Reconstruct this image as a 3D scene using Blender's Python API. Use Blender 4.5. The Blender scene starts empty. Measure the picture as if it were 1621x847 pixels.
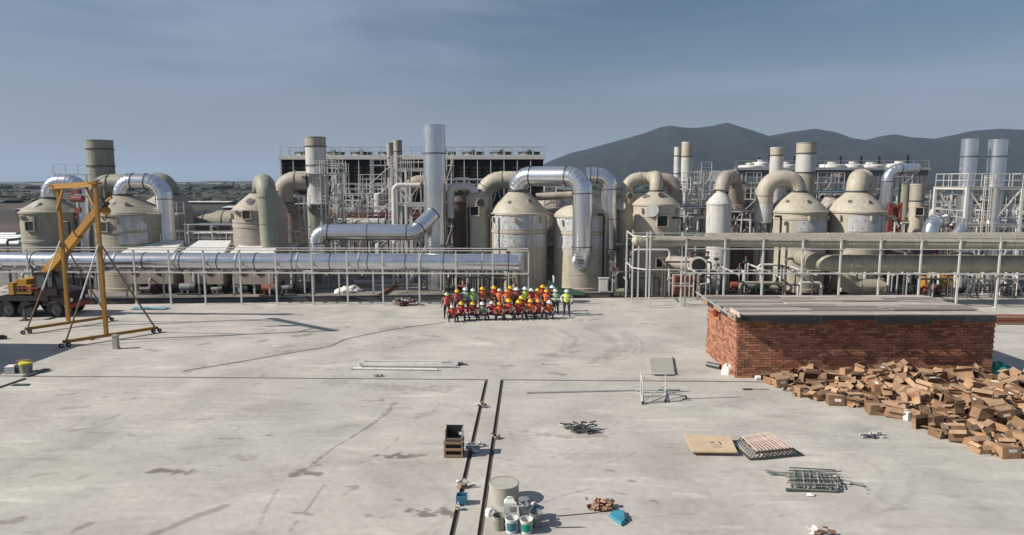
import bpy, math, random
import numpy as np
from mathutils import Vector, Matrix
rnd = random.Random(7)
sc = bpy.context.scene
PI = math.pi
# ------------------------------------------------------------------ camera
F_PX, CX, CY, CAMZ = 1080.0, 810.5, 423.5, 9.0
TH = math.atan((423.5-290)/F_PX)
PSI = math.atan(29.5*math.cos(TH)/F_PX)
FWD = Vector((-math.sin(PSI)*math.cos(TH), math.cos(PSI)*math.cos(TH), -math.sin(TH)))
RGT = Vector((math.cos(PSI), math.sin(PSI), 0))
UPV = RGT.cross(FWD)
cam_d = bpy.data.cameras.new('camera'); cam = bpy.data.objects.new('camera', cam_d)
sc.collection.objects.link(cam); sc.camera = cam
cam_d.sensor_width = 36; cam_d.lens = 36*F_PX/1621; cam_d.clip_start = .1; cam_d.clip_end = 30000
cam.matrix_world = Matrix(((RGT.x, UPV.x, -FWD.x, 0), (RGT.y, UPV.y, -FWD.y, 0), (RGT.z, UPV.z, -FWD.z, CAMZ), (0, 0, 0, 1)))
# ------------------------------------------------------------------ sky and sun
SUN_AZ = math.radians(13.7); SUN_EL = math.radians(35.4)
to_sun = Vector((-math.cos(SUN_EL)*math.cos(SUN_AZ), -math.cos(SUN_EL)*math.sin(SUN_AZ), math.sin(SUN_EL)))
sd = bpy.data.lights.new('sun', 'SUN'); sd.energy = 5.0; sd.angle = math.radians(.6); sd.color = (1, .93, .83)
so = bpy.data.objects.new('sun', sd); sc.collection.objects.link(so)
so.rotation_euler = to_sun.to_track_quat('Z', 'Y').to_euler()
w = bpy.data.worlds.new('World'); sc.world = w; w.use_nodes = True
N = w.node_tree.nodes; L = w.node_tree.links; N.clear()
wo = N.new('ShaderNodeOutputWorld'); bg = N.new('ShaderNodeBackground'); sky = N.new('ShaderNodeTexSky')
sky.sky_type = 'NISHITA'; sky.sun_disc = False; sky.sun_elevation = SUN_EL
sky.sun_rotation = math.atan2(to_sun.x, to_sun.y); sky.dust_density = 1.2; sky.air_density = 1.0; sky.ozone_density = 3.0
bg.inputs['Strength'].default_value = .053
tc = N.new('ShaderNodeTexCoord'); sep = N.new('ShaderNodeSeparateXYZ'); L.new(tc.outputs['Generated'], sep.inputs[0])
mp = N.new('ShaderNodeMapping'); mp.inputs['Scale'].default_value = (1.3, 1.3, 6.5); mp.inputs['Rotation'].default_value = (0, .12, 0)
mp.inputs['Location'].default_value = (.9, .35, .2)
L.new(tc.outputs['Generated'], mp.inputs[0])
nz = N.new('ShaderNodeTexNoise'); nz.inputs['Scale'].default_value = 1.25; nz.inputs['Detail'].default_value = 5; nz.inputs['Roughness'].default_value = .5
nz.inputs['Distortion'].default_value = .35
L.new(mp.outputs[0], nz.inputs[0])
cr = N.new('ShaderNodeValToRGB'); cr.color_ramp.elements[0].position = .36; cr.color_ramp.elements[1].position = .62
cr.color_ramp.interpolation = 'EASE'
L.new(nz.outputs['Fac'], cr.inputs[0])
hz = N.new('ShaderNodeMapRange'); hz.inputs['From Min'].default_value = -.02; hz.inputs['From Max'].default_value = .26
hz.inputs['To Min'].default_value = .8; hz.inputs['To Max'].default_value = 0.0; hz.interpolation_type = 'SMOOTHSTEP'
L.new(sep.outputs['Z'], hz.inputs['Value'])
mul = N.new('ShaderNodeMath'); mul.operation = 'MULTIPLY'; mul.inputs[1].default_value = .62
L.new(cr.outputs[0], mul.inputs[0])
mixs = N.new('ShaderNodeMix'); mixs.data_type = 'RGBA'      # high cloud over the clear sky
L.new(mul.outputs[0], mixs.inputs['Factor']); L.new(sky.outputs[0], mixs.inputs[6]); mixs.inputs[7].default_value = (5.2, 6.3, 8.2, 1)
mixh = N.new('ShaderNodeMix'); mixh.data_type = 'RGBA'      # dusty air towards the horizon
L.new(hz.outputs[0], mixh.inputs['Factor']); L.new(mixs.outputs[2], mixh.inputs[6]); mixh.inputs[7].default_value = (4.1, 4.85, 5.9, 1)
L.new(mixh.outputs[2], bg.inputs['Color']); L.new(bg.outputs[0], wo.inputs[0])
sc.view_settings.view_transform = 'Standard'; sc.view_settings.look = 'None'; sc.view_settings.exposure = 0.3; sc.view_settings.gamma = 1
# ------------------------------------------------------------------ pixel (photo) -> world
def ray(px, py): return FWD + RGT*((px-CX)/F_PX) + UPV*((CY-py)/F_PX)
def G(px, py, z=0.0):
    d = ray(px, py); t = (z-CAMZ)/d.z; return Vector((d.x*t, d.y*t, z))
def W(px, py, Y):
    d = ray(px, py); t = Y/d.y; return Vector((d.x*t, Y, CAMZ+d.z*t))
def V(x, y, z): return Vector((x, y, z))
# ------------------------------------------------------------------ materials
MATS = {}
def mat(name, col, rough=.6, metal=0.0, var=.15, scale=3.0, streak=0.0, bump=0.0, dirt=None, rand=0.0, island=0.0, spec=.4):
    if name in MATS: return MATS[name]
    m = bpy.data.materials.new(name); m.use_nodes = True; MATS[name] = m
    n = m.node_tree.nodes; l = m.node_tree.links; b = n['Principled BSDF']
    b.inputs['Roughness'].default_value = rough; b.inputs['Metallic'].default_value = metal
    b.inputs['Specular IOR Level'].default_value = spec
    t = n.new('ShaderNodeTexCoord'); ns = n.new('ShaderNodeTexNoise'); ns.inputs['Scale'].default_value = scale; ns.inputs['Detail'].default_value = 6
    ns.inputs['Roughness'].default_value = .62
    l.new(t.outputs['Object'], ns.inputs[0])
    mr = n.new('ShaderNodeMapRange'); mr.inputs['From Min'].default_value = .3; mr.inputs['From Max'].default_value = .7
    mr.inputs['To Min'].default_value = 1-var; mr.inputs['To Max'].default_value = 1+var*.6; l.new(ns.outputs['Fac'], mr.inputs[0])
    fac = mr.outputs[0]
    def mulm(a, bsock):
        q = n.new('ShaderNodeMath'); q.operation = 'MULTIPLY'; l.new(a, q.inputs[0]); l.new(bsock, q.inputs[1]); return q.outputs[0]
    if streak:
        mp = n.new('ShaderNodeMapping'); mp.inputs['Scale'].default_value = (5, 5, .35); l.new(t.outputs['Object'], mp.inputs[0])
        s2 = n.new('ShaderNodeTexNoise'); s2.inputs['Scale'].default_value = 1.0; s2.inputs['Detail'].default_value = 4; l.new(mp.outputs[0], s2.inputs[0])
        r2 = n.new('ShaderNodeMapRange'); r2.inputs['From Min'].default_value = .42; r2.inputs['From Max'].default_value = .72
        r2.inputs['To Min'].default_value = 1; r2.inputs['To Max'].default_value = 1-streak; l.new(s2.outputs['Fac'], r2.inputs[0])
        fac = mulm(fac, r2.outputs[0])
    if rand:
        oi = n.new('ShaderNodeObjectInfo'); r3 = n.new('ShaderNodeMapRange'); r3.inputs['To Min'].default_value = 1-rand; r3.inputs['To Max'].default_value = 1+rand
        l.new(oi.outputs['Random'], r3.inputs[0]); fac = mulm(fac, r3.outputs[0])
    if island:
        gi = n.new('ShaderNodeNewGeometry'); r4 = n.new('ShaderNodeMapRange'); r4.inputs['To Min'].default_value = 1-island; r4.inputs['To Max'].default_value = 1+island
        l.new(gi.outputs['Random Per Island'], r4.inputs[0]); fac = mulm(fac, r4.outputs[0])
    vm = n.new('ShaderNodeVectorMath'); vm.operation = 'SCALE'; vm.inputs[0].default_value = col[:3]; l.new(fac, vm.inputs['Scale'])
    out = vm.outputs[0]
    if dirt:
        n3 = n.new('ShaderNodeTexNoise'); n3.inputs['Scale'].default_value = dirt[1]; n3.inputs['Detail'].default_value = 5; l.new(t.outputs['Object'], n3.inputs[0])
        r5 = n.new('ShaderNodeMapRange'); r5.inputs['From Min'].default_value = .52; r5.inputs['From Max'].default_value = .7; r5.inputs['To Max'].default_value = dirt[2]
        l.new(n3.outputs['Fac'], r5.inputs[0])
        mx = n.new('ShaderNodeMix'); mx.data_type = 'RGBA'; l.new(r5.outputs[0], mx.inputs['Factor']); l.new(out, mx.inputs[6]); mx.inputs[7].default_value = (*dirt[0], 1)
        out = mx.outputs[2]
    l.new(out, b.inputs['Base Color'])
    rr = n.new('ShaderNodeMapRange'); dr = .03 if metal > .8 else .12; rr.inputs['To Min'].default_value = max(.05, rough-dr); rr.inputs['To Max'].default_value = min(1, rough+dr)
    l.new(ns.outputs['Fac'], rr.inputs[0]); l.new(rr.outputs[0], b.inputs['Roughness'])
    if bump:
        bp = n.new('ShaderNodeBump'); bp.inputs['Strength'].default_value = .5; bp.inputs['Distance'].default_value = bump
        l.new(ns.outputs['Fac'], bp.inputs['Height']); l.new(bp.outputs[0], b.inputs['Normal'])
    return m
M = dict(
 silver=mat('aluminium cladding', (.72, .74, .77), .24, .9, .07, .5, .12, 0),
 galv=mat('galvanised steel', (.5, .51, .51), .5, .55, .15, 2.5, .1),
 cream=mat('cream fibreglass', (.44, .40, .325), .55, 0, .13, 1.1, .22, dirt=((.3, .27, .2), .7, .5)),
 olive=mat('olive fibreglass', (.33, .31, .245), .55, 0, .13, 1.0, .2, dirt=((.22, .2, .15), .8, .4)),
 green=mat('grey green fibreglass', (.27, .275, .22), .55, 0, .12, 1.0, .25),
 greyf=mat('grey fibreglass', (.37, .325, .28), .6, 0, .15, 1.0, .25, dirt=((.2, .18, .16), .8, .5)),
 pale=mat('pale fibreglass', (.52, .515, .49), .5, 0, .12, 1.2, .2),
 panel=mat('white lining panel', (.50, .50, .51), .55, 0, .16, 1.6, .3, dirt=((.33, .31, .27), 1.1, .8)),
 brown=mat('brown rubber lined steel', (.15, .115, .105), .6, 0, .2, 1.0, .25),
 white=mat('white painted steel', (.62, .62, .58), .5, .1, .1, 3, .1),
 rack=mat('weathered grey painted steel', (.60, .595, .56), .5, .1, .15, 3, .1),
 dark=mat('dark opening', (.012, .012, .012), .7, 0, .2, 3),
 black=mat('black painted steel', (.03, .03, .032), .45, .2, .2, 3),
 dsteel=mat('dark steel', (.11, .11, .11), .5, .5, .2, 4),
 rust=mat('rusty steel', (.2, .075, .04), .8, 0, .3, 3),
 red=mat('red paint', (.25, .035, .03), .5, 0, .15, 3),
 redprime=mat('red oxide primer', (.24, .07, .05), .7, 0, .25, 2),
 yellow=mat('yellow ochre paint', (.37, .19, .035), .55, 0, .18, 2, .2, dirt=((.2, .1, .04), 2.0, .6)),
 craney=mat('crane yellow paint', (.42, .22, .03), .5, 0, .12, 2, .12),
 brownleg=mat('rusty brown painted steel', (.19, .115, .06), .7, 0, .25, 3),
 rubber=mat('tyre rubber', (.025, .024, .023), .85, 0, .25, 4),
 glass=mat('cab glass', (.06, .075, .085), .12, 0, .1, 2, spec=.8),
 blue=mat('blue plastic', (.05, .17, .26), .45, 0, .15, 3),
 teal=mat('teal sheet', (.02, .25, .2), .5, 0, .15, 3),
 tarp=mat('dark green tarpaulin', (.035, .075, .06), .6, 0, .3, 2),
 whitep=mat('white plastic', (.66, .66, .63), .45, 0, .18, 4),
 greyb=mat('grey plastic', (.2, .22, .22), .5, 0, .15, 3),
 conc=mat('pale concrete', (.36, .345, .31), .85, 0, .15, 2, .1, .02),
 floor=mat('plant floor concrete', (.21, .195, .18), .85, 0, .4, .35, dirt=((.06, .05, .042), .3, .9)),
 wood=mat('raw timber', (.27, .18, .115), .75, 0, .2, 4, rand=.18),
 ply=mat('plywood', (.56, .43, .29), .7, 0, .12, 2.5, rand=.05),
 plank=mat('weathered pinkish planks', (.36, .315, .28), .85, 0, .4, 2, rand=.4),
 bamboo=mat('pale slats', (.55, .43, .38), .7, 0, .15, 5, rand=.15),
 fascia=mat('dark grey green formwork', (.032, .035, .032), .7, 0, .4, 2, rand=.5),
 card=mat('brown cardboard', (.30, .18, .105), .8, 0, .3, 3, rand=.45),
 cardd=mat('pale cardboard inside', (.38, .25, .155), .8, 0, .25, 3, rand=.3),
 paper=mat('white paper', (.75, .73, .7), .7, 0, .08, 3),
 brick=mat('red clay brick', (.32, .145, .088), .85, 0, .2, 8, rand=.42),
 brick2=mat('red clay brick joined', (.32, .145, .088), .85, 0, .2, 8, island=.42),
 brickdust=mat('sandy mortar', (.33, .27, .21), .9, 0, .2, 4),
 skin=mat('skin', (.42, .25, .17), .55, 0, .05, 8),
 hair=mat('black hair', (.012, .01, .009), .6, 0, .1, 9),
 eyes=mat('eye dark', (.01, .01, .01), .3, 0, .1, 9),
 shoe=mat('black shoes', (.02, .02, .02), .5, 0, .1, 9),
 stripe=mat('reflective silver tape', (.7, .7, .7), .35, .3, .05, 9),
 leafdark=mat('distant tree foliage', (.03, .04, .025), .8, 0, .4, .1, island=.4),
)
# ------------------------------------------------------------------ object helpers
COL = sc.collection; WLOC = {}
def wl(o): return WLOC.get(o.name, Vector((0, 0, 0))) if o else Vector((0, 0, 0))
def tag(o, label=None, cat=None, group=None, kind=None):
    if label: o['label'] = label
    if cat: o['category'] = cat
    if group: o['group'] = group
    if kind: o['kind'] = kind
    return o
def thing(name, label, cat, loc, group=None):
    o = bpy.data.objects.new(name, None); COL.objects.link(o); o.empty_display_size = .2
    o.location = loc; WLOC[o.name] = Vector(loc); return tag(o, label, cat, group)
class MB:
    def __init__(s): s.v = []; s.f = []; s.m = []; s.s = []
    def add(s, vs, fs, mi=0, sm=False):
        k = len(s.v); s.v += [tuple(a) for a in vs]
        for f in fs: s.f.append([i+k for i in f]); s.m.append(mi); s.s.append(sm)
        return s
    def box(s, c, d, rz=0, mi=0, R=None):
        c = Vector(c); R = R or Matrix.Rotation(rz, 3, 'Z'); h = Vector(d)/2
        vs = [c + R @ Vector((x*h.x, y*h.y, z*h.z)) for z in (-1, 1) for y in (-1, 1) for x in (-1, 1)]
        return s.add(vs, [(0, 2, 3, 1), (4, 5, 7, 6), (0, 1, 5, 4), (2, 6, 7, 3), (0, 4, 6, 2), (1, 3, 7, 5)], mi)
    def bar(s, p, q, a, b=None, mi=0):
        p = Vector(p); q = Vector(q); d = q-p; b = b or a
        return s.box((p+q)/2, (a, b, d.length), R=frame(d), mi=mi)
    def cyl(s, p, q, r0, r1=None, seg=12, caps=True, mi=0):
        r1 = r0 if r1 is None else r1; p = Vector(p); q = Vector(q); R = frame(q-p)
        ring = [Vector((math.cos(2*PI*i/seg), math.sin(2*PI*i/seg), 0)) for i in range(seg)]
        vs = [p + R @ (u*r0) for u in ring] + [q + R @ (u*r1) for u in ring]
        s.add(vs, [(i, (i+1) % seg, seg+(i+1) % seg, seg+i) for i in range(seg)], mi, True)
        if caps:
            s.add(vs[:seg], [tuple(range(seg))[::-1]], mi); s.add(vs[seg:], [tuple(range(seg))], mi)
        return s
    def tube(s, path, r, seg=16, caps=True, mi=0, mitre=False):
        P = [Vector(p) for p in path]; n = len(P); rs = r if isinstance(r, (list, tuple)) else [r]*n
        T = [(P[min(i+1, n-1)]-P[max(i-1, 0)]).normalized() for i in range(n)]
        up = Vector((0, 0, 1)) if abs(T[0].z) < .9 else Vector((1, 0, 0))
        A = T[0].cross(up).normalized(); rings = []
        for i in range(n):
            A = (A - T[i]*A.dot(T[i])).normalized(); B = T[i].cross(A)
            k = 1.0
            rings.append([P[i] + (A*math.cos(2*PI*j/seg) + B*math.sin(2*PI*j/seg))*rs[i]*k for j in range(seg)])
        if mitre:
            for i in range(n-1):
                s.add(rings[i]+rings[i+1], [(j, (j+1) % seg, seg+(j+1) % seg, seg+j) for j in range(seg)], mi, True)
        else:
            vs = [v for rg in rings for v in rg]
            s.add(vs, [(i*seg+j, i*seg+(j+1) % seg, (i+1)*seg+(j+1) % seg, (i+1)*seg+j) for i in range(n-1) for j in range(seg)], mi, True)
        if caps:
            s.add(rings[0], [tuple(range(seg))[::-1]], mi); s.add(rings[-1], [tuple(range(seg))], mi)
        return s
    def lathe(s, prof, c, seg=32, mi=0, sharp=True, a0=0, a1=2*PI):
        c = Vector(c); full = abs(a1-a0-2*PI) < 1e-6; n = seg if full else seg+1
        def rg(r, z): return [c + Vector((r*math.sin(a0+(a1-a0)*i/seg), -r*math.cos(a0+(a1-a0)*i/seg), z)) for i in range(n)]
        for (r0, z0), (r1, z1) in zip(prof, prof[1:]):
            s.add(rg(r0, z0)+rg(r1, z1), [(i, (i+1) % n, n+(i+1) % n, n+i) for i in range(seg)], mi, True)
        return s
    def build(s, name, m, parent=None, loc=None, kind=None):
        me = bpy.data.meshes.new(name)
        base = (wl(parent) if parent else Vector((0, 0, 0))) if loc is None else Vector(loc)
        me.from_pydata([(x-base.x, y-base.y, z-base.z) for x, y, z in s.v], [], s.f)
        for q in (m if isinstance(m, (list, tuple)) else [m]): me.materials.append(q)
        me.polygons.foreach_set('material_index', s.m); me.polygons.foreach_set('use_smooth', s.s); me.update()
        o = bpy.data.objects.new(name, me); COL.objects.link(o)
        if parent: o.parent = parent; o.location = base - wl(parent)
        else: o.location = base
        WLOC[o.name] = base
        if kind: o['kind'] = kind
        return o
def frame(d):
    d = Vector(d).normalized()
    if abs(d.z) > .999: return Matrix.Identity(3) if d.z > 0 else Matrix.Rotation(PI, 3, 'X')
    x = Vector((0, 0, 1)).cross(d).normalized(); y = d.cross(x)
    return Matrix((x, y, d)).transposed()
UNIT = {}
def unit(kind, m, seg=10):
    k = (kind, m.name, seg)
    if k not in UNIT:
        b = MB()
        if kind == 'box': b.box((0, 0, 0), (1, 1, 1))
        elif kind == 'cyl': b.cyl((0, 0, -.5), (0, 0, .5), 1, seg=seg)
        elif kind == 'ring':
            b.lathe([(1.0, -.5), (1.07, -.5), (1.07, .5), (1.0, .5)], (0, 0, 0), seg)
        me = bpy.data.meshes.new(kind); me.from_pydata(b.v, [], b.f); me.materials.append(m)
        me.polygons.foreach_set('use_smooth', b.s); me.update(); UNIT[k] = me
    return UNIT[k]
def put(name, me, mid, R, scl, parent):
    o = bpy.data.objects.new(name, me); COL.objects.link(o)
    if parent: o.parent = parent
    mid = Vector(mid); S = Matrix.Diagonal((*scl, 1))
    o.matrix_local = Matrix.Translation(mid - wl(parent)) @ R.to_4x4() @ S
    WLOC[o.name] = mid
    return o
def bar(name, p, q, a, b, m, parent):     # a beam of its own between two points
    p = Vector(p); q = Vector(q); return put(name, unit('box', m), (p+q)/2, frame(q-p), (a, b, (q-p).length), parent)
def rod(name, p, q, r, m, parent, seg=10):
    p = Vector(p); q = Vector(q); return put(name, unit('cyl', m, seg), (p+q)/2, frame(q-p), (r, r, (q-p).length), parent)
def ring(name, c, d, r, m, parent, wd=.07): return put(name, unit('ring', m, 28), c, frame(d), (r, r, wd), parent)
def boxo(name, c, d, m, parent, rz=0): return put(name, unit('box', m), c, Matrix.Rotation(rz, 3, 'Z'), d, parent)
def copy_tree(o, parent=None):
    c = o.copy(); COL.objects.link(c)
    if parent: c.parent = parent
    for ch in list(o.children): copy_tree(ch, c)
    return c
def route(pts, R, n=6):                   # polyline with rounded corners
    P = [Vector(p) for p in pts]; out = [P[0]]
    for i in range(1, len(P)-1):
        a = (P[i-1]-P[i]).normalized(); b = (P[i+1]-P[i]).normalized(); ang = a.angle(b)
        t = R/math.tan(ang/2); t = min(t, .49*(P[i-1]-P[i]).length if i > 1 else .98*(P[i-1]-P[i]).length, .49*(P[i+1]-P[i]).length if i < len(P)-2 else .98*(P[i+1]-P[i]).length)
        p0 = P[i]+a*t; p1 = P[i]+b*t
        c0 = P[i] + (a+b).normalized()*(t/math.cos(ang/2)) if ang < PI-.01 else None
        if c0 is None: continue
        u0 = p0-c0; u1 = p1-c0; tot = u0.angle(u1); ax = u0.cross(u1).normalized()
        for k in range(n+1): out.append(c0 + Matrix.Rotation(tot*k/n, 3, ax) @ u0)
    out.append(P[-1]); return out
# ------------------------------------------------------------------ THE SETTING
nrng = np.random.RandomState(3)
def vnoise(x, y, sd=0):
    xi = np.floor(x).astype(np.int64); yi = np.floor(y).astype(np.int64); fx = x-xi; fy = y-yi
    fx = fx*fx*(3-2*fx); fy = fy*fy*(3-2*fy)
    def h(a, b):
        q = (a*374761393 + b*668265263 + sd*974711) & 0xffffffff; q = ((q ^ (q >> 13))*1274126177) & 0xffffffff
        return ((q ^ (q >> 16)) & 0xffff)/65535.0
    return (h(xi, yi)*(1-fx)+h(xi+1, yi)*fx)*(1-fy) + (h(xi, yi+1)*(1-fx)+h(xi+1, yi+1)*fx)*fy
def fbm(x, y, sd=0, o=4):
    s = 0; a = .5; t = 0
    for i in range(o): s = s + a*vnoise(x*2**i, y*2**i, sd+i); t += a; a *= .5
    return s/t
def grid_mesh(name, xs, ys, zf, m, attr=None):
    X, Y = np.meshgrid(xs, ys); Z = zf(X, Y); nx, ny = len(xs), len(ys)
    me = bpy.data.meshes.new(name); co = np.stack([X, Y, Z], -1).reshape(-1, 3)
    i = (np.arange(ny-1)[:, None]*nx + np.arange(nx-1)[None, :]).reshape(-1)
    fs = np.stack([i, i+1, i+1+nx, i+nx], -1)
    me.vertices.add(len(co)); me.vertices.foreach_set('co', co.ravel())
    me.loops.add(fs.size); me.loops.foreach_set('vertex_index', fs.ravel().astype(np.int32))
    me.polygons.add(len(fs)); me.polygons.foreach_set('loop_start', np.arange(0, fs.size, 4, dtype=np.int32)); 
    me.update(calc_edges=True); me.materials.append(m)
    if attr is not None:
        a = me.attributes.new('stain', 'FLOAT', 'POINT'); a.data.foreach_set('value', attr(X, Y).reshape(-1).astype(np.float32))
    o = bpy.data.objects.new(name, me); COL.objects.link(o); return o
# slab material: mottled concrete with the marks that lie on it
def slab_mat():
    m = bpy.data.materials.new('site slab concrete'); m.use_nodes = True; n = m.node_tree.nodes; l = m.node_tree.links; b = n['Principled BSDF']
    g = n.new('ShaderNodeNewGeometry'); b.inputs['Roughness'].default_value = .8; b.inputs['Specular IOR Level'].default_value = .3
    def noise(s, d, sx=1, sy=1, rz=0, dist=0):
        mp = n.new('ShaderNodeMapping'); mp.inputs['Scale'].default_value = (sx, sy, 1); mp.inputs['Rotation'].default_value = (0, 0, rz); l.new(g.outputs['Position'], mp.inputs[0])
        q = n.new('ShaderNodeTexNoise'); q.inputs['Scale'].default_value = s; q.inputs['Detail'].default_value = d; q.inputs['Distortion'].default_value = dist; l.new(mp.outputs[0], q.inputs[0]); return q.outputs['Fac']
    def ramp(sock, a, bb, c, d):
        r = n.new('ShaderNodeMapRange'); r.inputs['From Min'].default_value = a; r.inputs['From Max'].default_value = bb; r.inputs['To Min'].default_value = c; r.inputs['To Max'].default_value = d; l.new(sock, r.inputs[0]); return r.outputs[0]
    def mul(a, bb):
        q = n.new('ShaderNodeMath'); q.operation = 'MULTIPLY'; l.new(a, q.inputs[0]); l.new(bb, q.inputs[1]); return q.outputs[0]
    hue = n.new('ShaderNodeMix'); hue.data_type = 'RGBA'; l.new(ramp(noise(.07, 2), .35, .65, 0, 1), hue.inputs['Factor'])
    hue.inputs[6].default_value = (.44, .425, .38, 1); hue.inputs[7].default_value = (.455, .42, .39, 1)
    f = mul(ramp(noise(.35, 6, 1, 1, 0, .6), .3, .7, .80, 1.10), ramp(noise(4, 6), .25, .75, .9, 1.08))
    f = mul(f, ramp(noise(1.1, 5, .45, 1.6, .5, .4), .56, .72, 1.0, .84))
    f = mul(f, ramp(noise(.8, 5, .35, 1.8, -.25, .4), .56, .72, 1.0, 1.2))
    f = mul(f, ramp(noise(9, 3, 1, 1), .70, .78, 1.0, .62))
    v = n.new('ShaderNodeVectorMath'); v.operation = 'SCALE'; l.new(hue.outputs[2], v.inputs[0]); l.new(f, v.inputs['Scale'])
    at = n.new('ShaderNodeAttribute'); at.attribute_name = 'stain'
    mx = n.new('ShaderNodeMix'); mx.data_type = 'RGBA'; l.new(ramp(at.outputs['Fac'], 0, 1, 0, 1), mx.inputs['Factor']); l.new(v.outputs[0], mx.inputs[6]); mx.inputs[7].default_value = (.115, .095, .082, 1)
    m2 = n.new('ShaderNodeMix'); m2.data_type = 'RGBA'; l.new(ramp(at.outputs['Fac'], 0, -1, 0, 1), m2.inputs['Factor']); l.new(mx.outputs[2], m2.inputs[6]); m2.inputs[7].default_value = (.58, .57, .54, 1)
    l.new(m2.outputs[2], b.inputs['Base Color'])
    bp = n.new('ShaderNodeBump'); bp.inputs['Distance'].default_value = .01; bp.inputs['Strength'].default_value = .5; l.new(noise(14, 5), bp.inputs['Height']); l.new(bp.outputs[0], b.inputs['Normal'])
    return m
SLAB = slab_mat()
# marks on the slab: (polyline in photo pixels, half width m, strength, roughness of the edge)
MARKS = [
 ([(240,748),(262,744),(285,748),(305,748)], .13, .75, .9), ([(462,752),(478,747),(500,750)], .12, .7, 1.0), ([(470,745),(505,738)], .07, .5, 1.0),
 ([(605,722),(630,720),(640,724)], .16, .8, 1.0), ([(648,723),(672,722)], .10, .6, 1.0), ([(648,806),(665,815),(700,812),(712,817)], .16, .75, 1.1),
 ([(240,846),(300,822),(355,802)], .13, .45, .25), ([(100,846),(140,833)], .07, .5, .8), ([(50,754),(90,748)], .06, .3, .7), ([(110,762),(138,752)], .06, .35, .7),
 ([(10,825),(32,821)], .12, .45, .9), ([(370,722),(395,726)], .2, .28, 1.0), ([(100,646),(135,644)], .1, .3, 1.0), ([(160,630),(178,628)], .08, .4, 1.0), ([(198,632),(212,630)], .08, .35, 1.0),
 ([(105,680),(135,662)], .08, .25, 1.0), ([(172,664),(188,655)], .09, .3, 1.0), ([(620,642),(618,650),(590,672),(560,690),(530,708),(490,738)], .045, .6, .5), ([(623,640),(600,662),(566,686)], .03, .5, .4),
 ([(520,760),(490,800),(460,840)], .03, .45, .5), ([(440,775),(420,808),(412,830)], .03, .35, .6), ([(616,641),(626,640)], .16, .5, 1.1), ([(430,745),(560,730)], .25, .14, 1.1),
 ([(545,780),(560,772)], .1, .3, 1.0), ([(635,790),(640,792)], .09, .5, .9), ([(582,815),(588,817)], .1, .4, .9), ([(556,770),(559,771)], .1, .45, .8),
 ([(600,612),(700,616)], .3, .3, 1.2), ([(520,604),(620,615)], .3, .22, 1.2), ([(660,660),(690,650)], .12, .25, 1.1),
 ([(520,545),(560,540)], .3, .2, 1.1), ([(470,532),(485,530)], .35, .5, 1.0), ([(400,541),(418,539)], .25, .4, 1.0), ([(445,549),(465,547)], .25, .4, 1.0), ([(430,560),(460,556)], .2, .25, 1.0),
 ([(530,574),(560,570)], .18, .25, 1.0), ([(600,545),(700,538)], .35, .16, 1.2), ([(610,520),(640,517)], .3, .4, 1.0), ([(840,685),(890,690),(960,692)], .12, .35, 1.1), ([(828,681),(850,684)], .1, .45, 1.0),
 ([(930,520),(960,532),(975,550),(965,562),(930,575)], .22, .24, .8), ([(890,524),(912,536),(908,548),(890,556)], .2, .24, .8), ([(985,525),(1000,540),(990,556),(960,570)], .25, .22, .8),
 ([(880,528),(895,540),(890,552),(875,562)], .12, .15, .8), ([(760,535),(800,545),(830,545)], .2, .2, 1.0), ([(800,665),(812,695),(860,715),(900,720)], .035, .22, .6),
 ([(855,560),(880,564)], .2, .35, 1.0), ([(880,590),(890,592)], .18, .5, 1.0), ([(952,566),(958,567)], .15, .5, .8), ([(800,580),(812,579)], .15, .4, 1.0), ([(1000,640),(1100,640)], .3, -.22, 1.2),
 ([(1090,755),(1150,762)], .14, -.55, 1.2), ([(1072,783),(1105,786)], .14, -.6, 1.2), ([(1180,795),(1260,800)], .12, -.4, 1.2), ([(1140,835),(1200,837)], .1, -.5, 1.2), ([(1185,760),(1195,800)], .12, -.3, 1.2),
 ([(1130,745),(1210,735)], .15, -.25, 1.2), ([(1350,760),(1420,820)], .1, -.3, 1.0), ([(1290,700),(1420,680)], .2, -.25, 1.3), ([(1100,645),(1230,650)], .35, -.3, 1.3), ([(1240,818),(1258,815)], .06, .5, 1.0),
 ([(1060,590),(1110,588)], .3, .2, 1.1), ([(700,560),(780,552)], .35, -.2, 1.1), ([(640,572),(700,570)], .1, -.35, .6), ([(1000,760),(1010,762)], .06, .6, .8), ([(960,745),(975,748)], .05, .5, .8), ([(1037,792),(1045,795)], .05, .5, .8),
 ([(1090,842),(1094,843)], .05, .4, .8), ([(740,645),(750,690),(735,760)], .1, -.2, 1.2), ([(762,690),(752,790)], .12, -.3, 1.2), ([(1000,600),(1150,603)], .12, .25, 1.0), ([(0,745),(80,700),(160,690)], .8, .12, 1.1),
 ([(20,660),(120,690)], .5, .12, 1.2), ([(1480,770),(1600,780)], .3, -.15, 1.2), ([(1180,528),(1130,540)], .2, .2, 1.2), ([(300,520),(460,512)], .5, .12, 1.2), ([(900,610),(1150,612)], .3, -.15, 1.2),
]
for k in range(16):                        # hairline cracks wandering over the slab
    px = rnd.uniform(20, 1500); py = rnd.uniform(610, 830); pts = [(px, py)]; a = rnd.uniform(-.9, .9)
    for i in range(5): px += 26*math.cos(a); py -= 14*math.sin(a)*.7; a += rnd.uniform(-.5, .5); pts.append((px, py))
    pts = [q for q in pts if q[1] > 606]
    if len(pts) > 1: MARKS.append((pts, .018, rnd.uniform(.25, .5), .6))
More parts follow.
